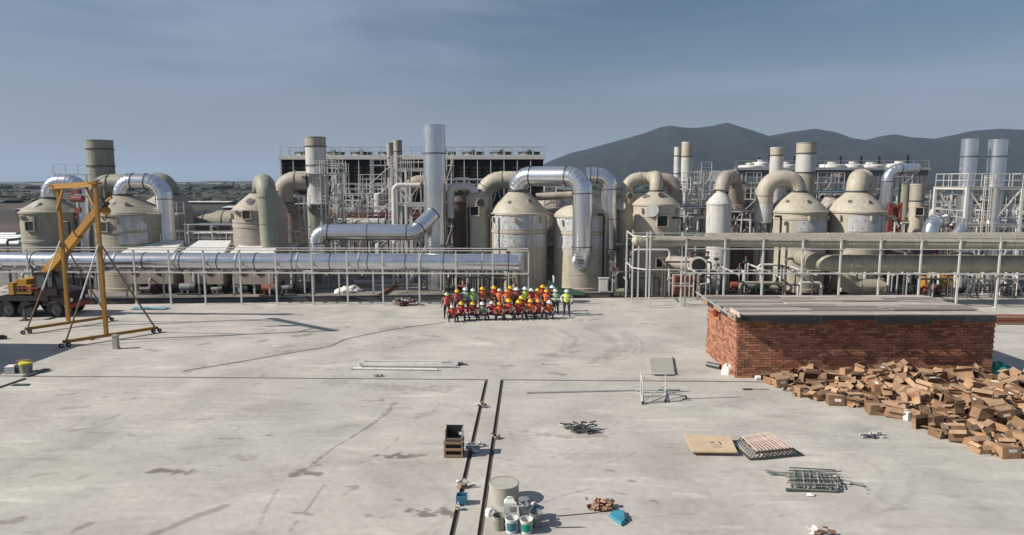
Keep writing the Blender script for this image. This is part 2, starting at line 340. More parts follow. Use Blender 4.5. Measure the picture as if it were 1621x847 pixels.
for k, (cx_, cy_, rx_, ry_) in enumerate([(960, 545, 48, 28), (935, 545, 38, 22), (985, 548, 34, 20), (870, 545, 30, 16), (1300, 765, 150, 60), (1230, 770, 170, 70), (850, 690, 90, 42), (300, 560, 140, 26), (280, 565, 160, 34), (450, 800, 260, 90), (440, 805, 275, 98)]):   # curved tyre tracks
    a0 = rnd.uniform(-1.2, -.6) if k not in (4, 5) else -.8; n = 9; MARKS.append(([(cx_+rx_*math.cos(a0+t*2.0/n), cy_+ry_*math.sin(a0+t*2.0/n)) for t in range(n+1)], .09, .2 if k < 4 else .13, .9))
for k in range(60):                        # small scattered scuffs
    px = rnd.uniform(60, 1150); py = rnd.choice((rnd.uniform(500, 595), rnd.uniform(610, 840))); s = .03+.00018*(840-py)
    MARKS.append(([(px, py), (px+rnd.uniform(8, 30), py+rnd.uniform(-5, 4))], s*rnd.uniform(.7, 1.6), rnd.uniform(.2, .55), 1.1))
def stain(X, Y):
    out = np.zeros_like(X); wx = X + .35*(fbm(X*1.3, Y*1.3, 11)-.5); wy = Y + .35*(fbm(X*1.3, Y*1.3, 23)-.5); nn = fbm(X*4.5, Y*4.5, 5, 4)
    for pts, hw, st, rg in MARKS:
        P = [G(*p) for p in pts]
        for a, b in zip(P, P[1:]):
            lo = (min(a.x, b.x)-hw*4-.5, min(a.y, b.y)-hw*4-.5); hi = (max(a.x, b.x)+hw*4+.5, max(a.y, b.y)+hw*4+.5)
            k = (X > lo[0]) & (X < hi[0]) & (Y > lo[1]) & (Y < hi[1])
            if not k.any(): continue
            x = wx[k] if rg > .7 else X[k]; y = wy[k] if rg > .7 else Y[k]
            dx, dy = b.x-a.x, b.y-a.y; t = np.clip(((x-a.x)*dx+(y-a.y)*dy)/(dx*dx+dy*dy+1e-9), 0, 1)
            d = np.hypot(x-a.x-t*dx, y-a.y-t*dy)/hw
            e = np.clip((1.25 + (nn[k]-.5)*4.5*rg - d)/(.5 if st > 0 else 1.6), 0, 1)*abs(st)*(1 if st > 0 else .75)
            out[k] = np.where(np.abs(out[k]) > e, out[k], e*np.sign(st))
    return out
def prism(pts, z0, z1):
    n = len(pts); return MB().add([(x, y, z0) for x, y in pts]+[(x, y, z1) for x, y in pts], [tuple(range(n))[::-1], tuple(range(n, 2*n))]+[(i, (i+1) % n, n+(i+1) % n, n+i) for i in range(n)])
A0 = G(772, 603); A1 = G(720, 847); B0 = G(793, 603); B1 = G(757, 847)
XL0, XL1 = A0.x-.13, A0.x+.02; XR0, XR1 = B0.x-.02, B0.x+.13
JY0, JY1 = G(800, 602.0).y, G(800, 600.7).y
FAR_Y = lambda x: 50.2 + (x-G(300, 488).x)*(G(1000, 478.5).y-G(300, 488).y)/(G(1000, 478.5).x-G(300, 488).x)
def xgrid(a, b):
    out = [a]
    while out[-1] < b-1e-4:
        x = out[-1]; out.append(min(b, x + (.07 if abs(x) < 9 else .11 if abs(x) < 20 else .2 if abs(x) < 34 else 6)))
    return np.array(out)
def ygrid(a, b):
    out = [a]
    while out[-1] < b-1e-4: y = out[-1]; out.append(min(b, y + (1.0 if y < 14 else y*y/7000)))
    return np.array(out)
def slab_piece(name, x0, x1, y0, y1, top=0.0):
    xs, ys = xgrid(x0, x1), ygrid(y0, y1)
    o = grid_mesh(name, xs, ys, lambda X, Y: X*0+top, SLAB, stain); tag(o, kind='structure')
    e = MB().box(((x0+x1)/2, (y0+y1)/2, -.51), (x1-x0-.004, y1-y0-.004, 1.0))
    e.build('slab_edge', MATS['pale concrete'], o, loc=(0, 0, 0)); return o
slab_piece('concrete_slab', -60, XL0, -12, JY0); slab_piece('concrete_path', XL1, XR0, -12, JY1-.001, 0.0); slab_piece('concrete_slab', XR1, 60, -12, JY0)
# back slab, its far edge runs slightly askew
ys = ygrid(JY1, 1e9 if False else 50.0); xs = xgrid(-60, 60)
Xb, _ = None, None
def back():
    t = (ygrid(JY1, 50.0)-JY1)/(50.0-JY1); me_x = xgrid(-60, 60)
    o = grid_mesh('concrete_slab', me_x, t, lambda X, T: X*0, SLAB)
    me = o.data; co = np.empty(len(me.vertices)*3, np.float32); me.vertices.foreach_get('co', co); co = co.reshape(-1, 3)
    fy = FAR_Y(co[:, 0]); co[:, 1] = JY1 + co[:, 1]*(fy-JY1); me.vertices.foreach_set('co', co.ravel())
    a = me.attributes.new('stain', 'FLOAT', 'POINT'); a.data.foreach_set('value', stain(co[:, 0].astype(float), co[:, 1].astype(float)).astype(np.float32)); me.update()
    tag(o, kind='structure')
    e = MB(); z0, z1 = -1.01, -.01; q = [(-60, JY1+.003), (60, JY1+.003), (60, FAR_Y(60)-.003), (-60, FAR_Y(-60)-.003)]
    e.add([(x, y, z0) for x, y in q]+[(x, y, z1) for x, y in q], [(0, 3, 2, 1), (4, 5, 6, 7), (0, 1, 5, 4), (1, 2, 6, 5), (2, 3, 7, 6), (3, 0, 4, 7)])
    e.build('slab_edge', MATS['pale concrete'], o, loc=(0, 0, 0))
back()
o = prism([(XL0-.05, -12), (XR1+.05, -12), (XR1+.05, JY1+.2), (XL0-.05, JY1+.2)], -.4, -.06).build('joint_soil', mat('damp joint soil', (.10, .085, .072), .95, 0, .3, 5)); tag(o, kind='structure')
o = prism([(-59.9, JY0-.08), (59.9, JY0-.08), (59.9, JY1+.08), (-59.9, JY1+.08)], -.39, -.07).build('joint_soil', MATS['damp joint soil']); tag(o, kind='structure')
# plant floor behind the drainage channel
GAP = 1.5
o = prism([(-60, FAR_Y(-60)+GAP), (60, FAR_Y(60)+GAP), (66, 84), (-66, 84)], -1.02, .04).build('plant_floor', M['floor']); tag(o, kind='structure')
o = prism([(-60, FAR_Y(-60)+GAP+.01), (60, FAR_Y(60)+GAP+.01), (60, FAR_Y(60)+GAP+.26), (-60, FAR_Y(-60)+GAP+.26)], .05, .16).build('kerb', M['dsteel']); tag(o, kind='structure')
# earth reaching the horizon
def ground_mat():
    m = bpy.data.materials.new('earth fields'); m.use_nodes = True; n = m.node_tree.nodes; l = m.node_tree.links; b = n['Principled BSDF']; b.inputs['Roughness'].default_value = .95
    g = n.new('ShaderNodeNewGeometry')
    def nz(s, d=5, sc=(1, 1, 1)):
        mp = n.new('ShaderNodeMapping'); mp.inputs['Scale'].default_value = sc; l.new(g.outputs['Position'], mp.inputs[0])
        q = n.new('ShaderNodeTexNoise'); q.inputs['Scale'].default_value = s; q.inputs['Detail'].default_value = d; l.new(mp.outputs[0], q.inputs[0]); return q.outputs['Fac']
    r = n.new('ShaderNodeValToRGB'); e = r.color_ramp.elements; e[0].position = .35; e[0].color = (.018, .022, .016, 1); e[1].position = .62; e[1].color = (.085, .055, .043, 1)
    x = e.new(.5); x.color = (.035, .031, .024, 1); l.new(nz(.012, 8, (1, 2.0, 1)), r.inputs[0])
    r2 = n.new('ShaderNodeMapRange'); r2.inputs['To Min'].default_value = .6; r2.inputs['To Max'].default_value = 1.4; l.new(nz(.2, 6), r2.inputs[0])
    v = n.new('ShaderNodeVectorMath'); v.operation = 'SCALE'; l.new(r.outputs[0], v.inputs[0]); l.new(r2.outputs[0], v.inputs['Scale']); l.new(v.outputs[0], b.inputs['Base Color']); return m
GM = ground_mat()
o = grid_mesh('ground', np.concatenate([[-14000, -6000, -2500], np.linspace(-900, 900, 60), [2500, 6000, 14000]]), np.concatenate([[-3000, -500], np.linspace(-40, 1200, 60), [2500, 5000, 9000, 15000]]),
    lambda X, Y: -1.05 + np.where((Y > 130), 3.0*(fbm(X/160, Y/160, 9)-.5), 0)*np.clip((Y-130)/100, 0, 1)*np.where(Y > 1300, 0, 1), GM); tag(o, kind='structure')
# mountains
prof = [(700,292),(820,275),(870,250),(900,238),(930,230),(960,222),(990,214),(1020,205),(1045,196),(1060,193),(1080,196),(1100,197),(1125,194),(1150,188),(1180,198),(1215,210),(1250,203),(1290,198),(1320,203),(1345,215),(1370,216),(1395,210),(1415,207),(1440,212),(1480,214),(1510,208),(1540,201),(1580,198),(1621,200),(1700,204),(1800,215),(1950,240),(2100,285)]
HY = 2600.0
pxs = np.array([W(p[0], p[1], HY).x for p in prof]); pzs = np.array([W(p[0], p[1], HY).z for p in prof])
def hills(X, Y):
    R = np.interp(X, pxs, pzs, left=0, right=0)
    t = (Y-HY)/900.0; prf = np.clip(1-np.abs(t)**1.25, 0, 1)
    rid = 1-np.abs(2*fbm(X/230, Y/300, 41, 5)-1)
    z = R*prf*(1 - (1-prf)*.5*rid) + (fbm(X/70, Y/90, 51, 5)-.5)*28*np.clip(R/60, 0, 1)*np.clip(np.abs(t)*3, .15, 1)
    return z - 12 - 14*(1-np.clip(np.abs(t)*1.0, 0, 1))*0
def hill_mat():
    m = mat('wooded hillside', (.016, .023, .027), .95, 0, .5, .05, bump=0); return m
xs = np.linspace(W(690, 290, HY).x, W(2120, 290, HY).x, 330); ysr = np.linspace(HY-900, HY+900, 90)
o = grid_mesh('mountain', xs, ysr, hills, hill_mat()); tag(o, kind='structure'); o.data.polygons.foreach_set('use_smooth', [True]*len(o.data.polygons))
xs = np.linspace(W(-300, 290, 5200).x, W(900, 290, 5200).x, 120)
o = grid_mesh('hill', xs, np.linspace(4700, 5700, 20), lambda X, Y: 46*np.clip(1-np.abs(Y-5200)/500, 0, 1)*(.35+.9*fbm(X/700, Y/900, 77))-12, hill_mat()); tag(o, kind='structure')
# far woods beyond the plant, one mass
def woods():
    b = MB(); r2 = random.Random(5)
    ico = [(0, 0, 1), (.89, 0, .45), (.28, .85, .45), (-.72, .53, .45), (-.72, -.53, .45), (.28, -.85, .45), (.72, .53, -.35), (-.28, .85, -.35), (-.89, 0, -.35), (-.28, -.85, -.35), (.72, -.53, -.35)]
    fs = [(0, 1, 2), (0, 2, 3), (0, 3, 4), (0, 4, 5), (0, 5, 1), (1, 6, 2), (2, 7, 3), (3, 8, 4), (4, 9, 5), (5, 10, 1), (6, 7, 2), (7, 8, 3), (8, 9, 4), (9, 10, 5), (10, 6, 1)]
    for i in range(9000):
        Y = 330 + 2600*r2.random()**1.3; px = r2.uniform(-150, 1750)
        if 480 < px < 1250 and Y < 500: continue
        if fbm(np.array([px/50.0*(Y/400)]), np.array([Y/90.0]), 3)[0] < .48: continue
        p = W(px, 300, Y); h = r2.uniform(1.2, 3) if Y < 900 else r2.uniform(5, 9)
        c = Vector((p.x, Y, -1+h*.45)); wx = h*r2.uniform(1.2, 2.6)
        b.add([c+Vector((v[0]*wx*r2.uniform(.7, 1.2), v[1]*wx, v[2]*h*.6*r2.uniform(.7, 1.2))) for v in ico], fs)
    o = b.build('woods', M['leafdark'], kind='stuff'); tag(o, 'dark distant trees and scrub on the plain behind the plant')
woods()
# ------------------------------------------------------------------ STEELWORK AND VESSELS
FZ = .04
def zat(py, Y, px=800): return W(px, py, Y).z
def xat(px, Y, py=400): return W(px, py, Y).x
def onsurf(c, r, a, z, off=0): return Vector((c.x+(r+off)*math.sin(a), c.y-(r+off)*math.cos(a), z))
def hatch(T, c, r, a, z, wd, m):          # square inspection hatch: frame with a dark cover
    R = Matrix.Rotation(a, 3, 'Z'); p = onsurf(c, r, a, z, .06)
    wd *= 1.3; f = MB(); t = .07
    for sx in (-1, 1): f.box(p+R @ V(sx*(wd/2), 0, 0), (t, .2, wd+t), R=R)
    for sz in (-1, 1): f.box(p+V(0, 0, sz*wd/2), (wd-t, .2, t), R=R)
    o = f.build('hatch', m, T); MB().box(p, (wd-t, .1, wd-t), R=R).build('cover', M['dark'], o)
def port(T, c, r, a, z, rad, m, slope=0.0, dark=True):   # round nozzle with a blind flange
    d = Vector((math.sin(a)*math.cos(slope), -math.cos(a)*math.cos(slope), math.sin(slope))); p = onsurf(c, r, a, z)
    o = MB().cyl(p-d*.25, p+d*.16, rad, seg=18).build('nozzle', m, T)
    MB().cyl(p+d*.16, p+d*.2, rad*.78 if dark else rad*1.12, seg=18).build('flange', M['dsteel'] if dark else M['pale'], o)
def tank(label, pl, pr, Y, ysh, ynk, npx, m, name='scrubber_tank', bands=(), hatches=(), ports=(), panels=(), downpipe=None, neckm=None, base=FZ, group='domed scrubber tanks of the plant', ribs=True, brackets=3):
    c = W((pl+pr)/2, ysh, Y); r = (xat(pr, Y, ysh)-xat(pl, Y, ysh))/2; zs = c.z; c = V(c.x, Y, 0)
    nx = [W(p, ynk, Y) for p in npx]; nr = (nx[1].x-nx[0].x)/2; nc = V((nx[0].x+nx[1].x)/2, Y, 0); zn = nx[0].z
    T = thing(name, label, 'tank', (c.x, c.y, base), group)
    b = MB().lathe([(r, base+.02), (r, zs-.12)], c, 48); b.build('body', m, T)
    k = MB().lathe([(r*1.03, base), (r*1.03, base+.25), (r, base+.3)], c, 48); k.build('base_ring', m, T)
    MB().lathe([(r*1.045, zs-.16), (r*1.045, zs-.02), (r*1.0, zs+.03)], c, 48).lathe([(r*.99, zs-.16), (r*1.045, zs-.16)], c, 48).build('flange', m, T)
    # cone shifts sideways when the neck is off centre
    seg = 48; pf = [(1.0, 0.0), (.9, .16), (.62, .46), (.3, .74), (0, 1.0)]; cone = MB(); rings = []
    for u, v in pf:
        rr = nr + (r-nr)*u; cc = c.lerp(nc, v); z = zs + .02 + (zn-zs-.02)*v
        rings.append([V(cc.x+rr*math.sin(2*PI*i/seg), cc.y-rr*math.cos(2*PI*i/seg), z) for i in range(seg)])
    vs = [p for q in rings for p in q]
    cone.add(vs, [(j*seg+i, j*seg+(i+1) % seg, (j+1)*seg+(i+1) % seg, (j+1)*seg+i) for j in range(len(pf)-1) for i in range(seg)], 0, True)
    cone.build('roof', m, T)
    MB().lathe([(nr, zn-.05), (nr, zn+.02), (nr*1.12, zn+.02), (nr*1.12, zn+.12), (nr, zn+.12)], nc, 32).build('neck_flange', neckm or M['dsteel'], T)
    zz = base+1.4
    while zz < zs-.6: MB().lathe([(r, zz-.03), (r*1.008, zz-.02), (r*1.008, zz+.02), (r, zz+.03)], c, 48).build('weld_seam', m, T); zz += 1.55
    for py in bands:
        z = zat(py, Y-r); MB().lathe([(r, z-.13), (r*1.025, z-.1), (r*1.025, z+.1), (r, z+.13)], c, 48).build('stiffening_band', m, T)
    for px, py, wd in hatches:
        a = math.asin(max(-.95, min(.95, (W(px, py, Y-r*.8).x-c.x)/r))); hatch(T, c, r, a, W(px, py, Y-r*math.cos(a)).z, wd, m)
    for px, py, rad, dk in ports:
        z = W(px, py, Y-r*.6).z
        rr = r if z < zs else nr+(r-nr)*max(0, (zn-z)/(zn-zs)); a = math.asin(max(-.95, min(.95, (W(px, py, Y-rr*.7).x-c.x)/rr)))
        port(T, c, rr*(1 if z < zs else .97), a, z, rad, m, .7 if z > zs else 0, dk)
    for a0, a1, y0, y1, bolts in panels:   # lining panels laid on the shell, with rows of bolts
        z0, z1 = zat(y1, Y-r), zat(y0, Y-r); a0, a1 = math.radians(a0), math.radians(a1)
        p = MB().lathe([(r+.005, z0), (r+.03, z0), (r+.03, z1), (r+.005, z1)], c, 16, a0=a0, a1=a1).build('lining_panel', M['panel'], T)
        if bolts:
            n = int((a1-a0)*r/.62)
            for row in range(bolts):
                for i in range(n):
                    a = a0 + (i+.5+(row % 2)*.3)/n*(a1-a0); z = z0+(row+.5)/bolts*(z1-z0); q = onsurf(c, r, a, z, .03); d = onsurf(c, 1, a, 0)-V(c.x, c.y, 0)
                    rod('bolt', q, q+d*.05, .04, M['greyb'], p, 6)
    for i in range(brackets):
        a = math.radians(-50+50*i+rnd.uniform(-8, 8)); p = onsurf(c, r, a, zs-.55, .08)
        MB().box(p, (.14, .3, .42), R=Matrix.Rotation(a, 3, 'Z')).build('lifting_lug', m, T)
    if downpipe:
        px, y0, y1, dx = downpipe; x = xat(px, Y-r-.1, y0); z0 = zat(y0, Y-r-.1, px); z1 = max(base+.1, zat(y1, Y-r-.1, px))
        MB().tube(route([(x+dx*.9, Y-r*.75, z0), (x, Y-r*.75, z0), (x, Y-r*.75, z1)] if False else [(x+dx*.8, Y-r*.8, z0), (x, Y-r*.8-.1, z0), (x, Y-r*.8-.1, z1)], .18, 4), .09, 10).build('overflow_pipe', M['black'], T)
    T['_'] = 0; del T['_']
    return T, c, r, nc, nr, zs, zn
def duct(name, label, pts, r, m, R=None, group=None, cat='duct', rings=2.2, mitre=True, seg=24, ringm=None, caps=False, R_n=6, first=.4):
    R = R or r*1.6; base = pts[0]; T = thing(name, label, cat, base, group)
    path = route(pts, R, R_n); MB().tube(path, r, seg, caps=caps, mitre=m is M['silver']).build('duct_shell', m, T)
    if rings:
        ringm = ringm or m
        for k in range(1, len(path)):                     # flanges at the ends of straights and along them
            d = path[k]-path[k-1]; L_ = d.length
            if L_ <= .9 and k > 1 and m is M['silver']: ring('seam_band', path[k-1], d, r*.965, m, T, .04)
            if L_ > .9:
                for t in ((.02 if k > 1 else first/L_), .98):
                    ring('flange', path[k-1]+d*t, d, r, ringm, T, .07)
                n = int(L_/rings)
                for i in range(1, n): ring('seam_band', path[k-1]+d*(i/n), d, r*.985, ringm, T, .05)
    return T
def stack(label, pl, pr, ytop, Y, m, base=FZ, name='chimney_stack', bands=(), capm=None, lean=0, ybase=None, group='chimney stacks', segs=()):
    x0, x1 = xat(pl, Y, ytop), xat(pr, Y, ytop); r = (x1-x0)/2; c = V((x0+x1)/2, Y, 0); zt = W(pl, ytop, Y).z
    T = thing(name, label, 'chimney', (c.x, Y, base), group)
    if segs:
        z = base; zs = [base]+[zat(s[0], Y, pl) for s in segs]+[zt]; ms = [s[1] for s in segs]
        ms = [m]+ms
        for a, b_, mm in zip(zs, zs[1:], ms): MB().lathe([(r, a), (r, b_-.02)], c, 32).build('shell_section', mm, T)
    else: MB().lathe([(r, base), (r, zt)], c, 32).build('shell', m, T)
    MB().lathe([(r*.93, zt-1.5), (r*.93, zt), (r*1.03, zt), (r*1.03, zt-.1), (r, zt-.12)], c, 32).build('rim', m, T)
    MB().lathe([(0, zt-1.4), (r*.93, zt-1.4)], c, 24).build('dark_bore', M['dark'], T)
    for py in bands: ring('flange', V(c.x, Y, zat(py, Y, pl)), (0, 0, 1), r, M['dsteel'], T, .1)
    return T, c, r
def handrail(T, pts, m, h=1.1, post=1.2, t=.045, mid=True, closed=False):
    pts = [Vector(p) for p in pts]
    if closed: pts = pts+[pts[0]]
    for a, b in zip(pts, pts[1:]):
        L_ = (b-a).length; n = max(1, round(L_/post))
        for i in range(n+ (0 if closed else 1)): p = a.lerp(b, i/n); bar('railing_post', p, p+V(0, 0, h), t, t, m, T)
        bar('top_rail', a+V(0, 0, h), b+V(0, 0, h), t, t, m, T)
        if mid: bar('mid_rail', a+V(0, 0, h*.5), b+V(0, 0, h*.5), t*.8, t*.8, m, T)
def ladder(T, x, y, z0, z1, m, cage=True, wd=.45):
    L_ = MB()
    for sx in (-1, 1): L_.bar((x+sx*wd/2, y, z0), (x+sx*wd/2, y, z1), .06)
    o = L_.build('ladder', m, T); q = MB(); z = z0+.3
    while z < z1: q.bar((x-wd/2, y, z), (x+wd/2, y, z), .035); z += .3
    q.build('rung', m, o)
    if cage:
        c = MB(); z = z0+2.2
        while z < z1:
            pts = [V(x+.42*math.cos(t), y-.1-.5*math.sin(t), z) for t in [PI*i/6 for i in range(7)]]
            for a, b in zip(pts, pts[1:]): c.bar(a, b, .05, .02)
            z += .9
        for t in (.2, .5, .8):
            a = PI*t; c.bar((x+.42*math.cos(a), y-.1-.5*math.sin(a), min(z0+2.2, z1-.2)), (x+.42*math.cos(a), y-.1-.5*math.sin(a), z1), .03)
        c.build('safety_cage', m, o)
def platform(label, x0, x1, y0, y1, z, m, zb=FZ, rails=True, levels=(), lad=None, nx=1, group='access platforms between the tanks', braces=True, col=.16, name='access_platform', cage=True):
    T = thing(name, label, 'platform', ((x0+x1)/2, (y0+y1)/2, zb), group)
    for yy in (y0, y1):
        for i in range(nx+1):
            x = x0+(x1-x0)*i/nx; bar('column', (x, yy, zb), (x, yy, z), col, col, m, T)
        if braces:
            zz = [zb]+list(levels)+[z]
            for a, b in zip(zz, zz[1:]):
                if b-a > 1.6: 
                    for i in range(nx):
                        xa, xb = x0+(x1-x0)*i/nx, x0+(x1-x0)*(i+1)/nx
                        if (i+len(zz)) % 2: xa, xb = xb, xa
                        bar('brace', (xa, yy, a+.1), (xb, yy, b-.1), col*.5, col*.5, m, T)
    for zz in list(levels)+[z]:
        for yy in (y0, y1): bar('beam', (x0, yy, zz-.1), (x1, yy, zz-.1), .1, .2, m, T)
        for x in (x0, x1): bar('beam', (x, y0, zz-.1), (x, y1, zz-.1), .1, .2, m, T)
        if zz == z or len(levels) < 3: MB().box(((x0+x1)/2, (y0+y1)/2, zz+.02), (x1-x0+.2, y1-y0+.2, .05)).build('deck', M['galv'], T)
        if rails: handrail(T, [(x0, y0, zz+.03), (x1, y0, zz+.03), (x1, y1, zz+.03), (x0, y1, zz+.03)], m, closed=True)
    if lad is not None: ladder(T, lad, y0-.12, zb, z+1.0, m, cage)
    return T
def pipe(label, pts, r, m, name='pipe', group='small process pipes', rings=0, cat='pipe', R=None, seg=12):
    T = thing(name, label, cat, pts[0], group); MB().tube(route(pts, R or r*2.5, 5), r, seg).build('pipe_run', m, T)
    for a, b in ((pts[0], pts[1]), (pts[-1], pts[-2])):
        a, b = Vector(a), Vector(b); ring('flange', a.lerp(b, .05/max(.1, (b-a).length)), b-a, r*1.15, m, T, .06)
    return T

ORD = ['first', 'second', 'third', 'fourth', 'fifth', 'sixth', 'seventh', 'eighth', 'ninth', 'tenth', 'eleventh', 'twelfth', 'thirteenth', 'fourteenth', 'fifteenth', 'sixteenth', 'seventeenth', 'eighteenth', 'nineteenth', 'twentieth']
ORD += ['twenty-'+q for q in ORD[:9]] + ['thirtieth'] + ['thirty-'+q for q in ORD[:9]] + ['fortieth']+['forty-'+q for q in ORD[:9]]+['fiftieth']+['fifty-'+q for q in ORD[:9]]
# ================= far row: cooling towers and halls (Y about 100)
def cooling_tower():
    Y = 100.0; T = thing('cooling_tower', 'long black louvred cooling tower with fans on its pale roof behind the central chimneys', 'cooling tower', (xat(650, Y), Y, -1.0))
    xa, xb = xat(444, Y, 252), xat(861, Y, 252); zt = zat(252, Y); D = 14
    MB().box(((xa+xb)/2, Y+D/2, (zt-1)/2), (xb-xa-.2, D, zt+1-.02)).build('dark_fill', M['dark'], T)
    boxo('fascia', ((xa+xb)/2, Y-.1, zt+.25), (xb-xa+.5, .5, .55), M['white'], T)
    boxo('roof_deck', ((xa+xb)/2, Y+D/2, zt+.5), (xb-xa+.5, D, .25), M['galv'], T)
    n = 20
    for i in range(n+1):
        x = xa+(xb-xa)*i/n; bar('column', (x, Y-.2, -1), (x, Y-.2, zt), .11, .11, M['white'], T)
    for z in (zt-3.6, zt-7.2): bar('girt', (xa, Y-.15, z), (xb, Y-.15, z), .1, .12, M['galv'], T)
    lv = MB(); z = -.5
    while z < zt: lv.box(((xa+xb)/2, Y-.04, z), (xb-xa, .10, .03), R=Matrix.Rotation(-.9, 3, 'X')); z += .55
    lv.build('louvre', M['black'], T, kind='stuff')
    for i in range(n):
        if i % 2 == 0:
            x = xa+(xb-xa)*(i+.5)/n
            for s in (-.7, .7): bar('brace', (x-s, Y-.12, zt-6.6), (x+s*.1, Y-.22, zt-3.7), .06, .05, M['galv'], T)
    handrail(T, [(xa, Y, zt+.62), (xb, Y, zt+.62)], M['galv'], h=1.15, post=1.5, t=.07)
    for k in range(9):
        x = xa+(xb-xa)*(k+.5)/9
        if k in (4,): continue
        f = MB().lathe([(1.75, zt+.6), (1.6, zt+.9), (1.75, zt+1.25), (1.65, zt+1.25)], (x, Y+5, 0), 20).build('fan_cylinder', M['dsteel'], T)
        MB().cyl((x, Y+5, zt+1.1), (x, Y+5, zt+1.6), .35, seg=10).build('motor', M['dsteel'], f)
        for t in range(4): f2 = MB().box((x, Y+5, zt+1.1), (3.1, .25, .05), R=Matrix.Rotation(t*PI/4, 3, 'Z')); 
        f2.build('blade', M['dsteel'], f)
        bar('walkway_pipe', (x-1.9, Y+2.4, zt+1.9), (x+1.9, Y+2.4, zt+1.7), .12, .12, M['galv'], T)
        for q in (-1.7, -.6, .5, 1.6): bar('guard_post', (x+q, Y+2.4, zt+.6), (x+q, Y+2.4, zt+1.7), .08, .08, M['galv'], T)
        bar('davit', (x+.6, Y+3, zt+.6), (x+.6, Y+3, zt+2.6), .12, .12, M['white'], T)
cooling_tower()
def hall():
    Y = 108.0; T = thing('cooling_hall', 'grey industrial hall with white fan drums on its roof below the mountains on the right', 'building', (xat(1300, Y), Y, -1))
    xa, xb = xat(1165, Y, 265), xat(1470, Y, 265); zt = zat(269, Y)
    gm = mat('grey corrugated cladding', (.2, .205, .21), .6, .1, .2, 1.0, .2)
    MB().box(((xa+xb)/2, Y+8, (zt-1)/2), (xb-xa, 16, zt+1)).build('wall', gm, T)
    rb = MB(); x = xa+.3
    while x < xb: rb.box((x, Y-.02, zt/2-.5), (.1, .04, zt+.9)); x += .75
    rb.build('cladding_rib', gm, T, kind='stuff')
    boxo('parapet', ((xa+xb)/2, Y-.1, zt+.15), (xb-xa+.4, .4, .4), M['galv'], T)
    handrail(T, [(xa, Y, zt+.3), (xb, Y, zt+.3)], M['galv'], h=1.1, post=2.2, t=.06)
    for i in range(12):
        x = xa+1.6+(xb-xa-3)*i/11; f = MB(); 
        boxo('window_frame', (x, Y-.08, zt-4.6), (1.5, .16, 1.8), M['white'], T); boxo('window', (x, Y-.17, zt-4.6), (1.25, .06, 1.5), M['dark'], T)
    for px, s, hh in ((1193, 1.0, 0), (1209, .7, 1), (1250, .8, .3), (1324, 1.0, .3), (1357, .8, .4), (1386, 1.05, .2), (1432, 1.0, .5)):
        x = xat(px, Y+2, 260); f = MB().lathe([(1.9*s, zt+.3), (1.95*s, zt+.6+hh*.5), (1.8*s, zt+.75+hh*.5), (0, zt+.85+hh*.5)], (x, Y+3.5, 0), 20).build('fan_drum', M['whitep'], T)
        MB().cyl((x, Y+3.5, zt+.85+hh*.5), (x, Y+3.5, zt+1.15+hh*.5), .75*s, seg=12).build('motor_cowl', M['pale'], f)
        bar('davit', (x+1.5, Y+4, zt+.3), (x+1.5, Y+4, zt+2.1+hh*.5), .28, .28, M['black'], T)
    # painted letters on the cladding
    sx = xat(1318, Y, 270); boxo('sign_patch', (xat(1331, Y, 270)+.1, Y-.16, zt-.75), (.75, .08, .65), M['redprime'], T)
    cu = bpy.data.curves.new('t', 'FONT'); cu.body = 'HBG'; cu.size = .8; cu.extrude = .02; to = bpy.data.objects.new('t', cu); COL.objects.link(to)
    dg = bpy.context.evaluated_depsgraph_get(); me = bpy.data.meshes.new_from_object(to.evaluated_get(dg)); bpy.data.objects.remove(to)
    me.materials.clear(); me.materials.append(M['whitep']); l_ = bpy.data.objects.new('lettering', me); COL.objects.link(l_); l_.parent = T
    l_.location = Vector((sx-.3, Y-.2, zt-1.1))-wl(T); l_.rotation_euler = (PI/2, 0, 0)
hall()
# low far sheds on the plain
for i, (px0, px1, py, Y, hh, mm, lb) in enumerate([(290, 362, 319, 300, 3, 'white', 'long low white roofed shed on the plain left of centre'), (350, 402, 327, 220, 2.6, 'white', 'low white roof strip in front of the dark wood left of centre'), (20, 44, 330, 200, 2, 'galv', 'small pale shed on the plain at the left edge'), (1450, 1500, 352, 100, 3, 'galv', 'low white store roof between the right hand chimneys'), (1585, 1640, 332, 120, 3, 'white', 'white shed with dark openings beyond the right hand platform')]):
    x0, x1 = xat(px0, Y, py), xat(px1, Y, py); z = zat(py, Y); T = thing('shed', lb, 'shed', ((x0+x1)/2, Y+5, -1.0), 'low sheds beyond the plant')
    MB().box(((x0+x1)/2, Y+5, (z-.5-1)/2), (x1-x0-.6, 9, z+.5)).build('wall', M['brown'], T)
    R = MB(); R.add([(x0, Y, z-.4), (x1, Y, z-.4), (x1, Y+5, z), (x0, Y+5, z), (x1, Y+10, z-.4), (x0, Y+10, z-.4)], [(0, 1, 2, 3), (3, 2, 4, 5), (0, 3, 5), (1, 4, 2), (0, 5, 4, 1)]); R.build('roof', M[mm], T)

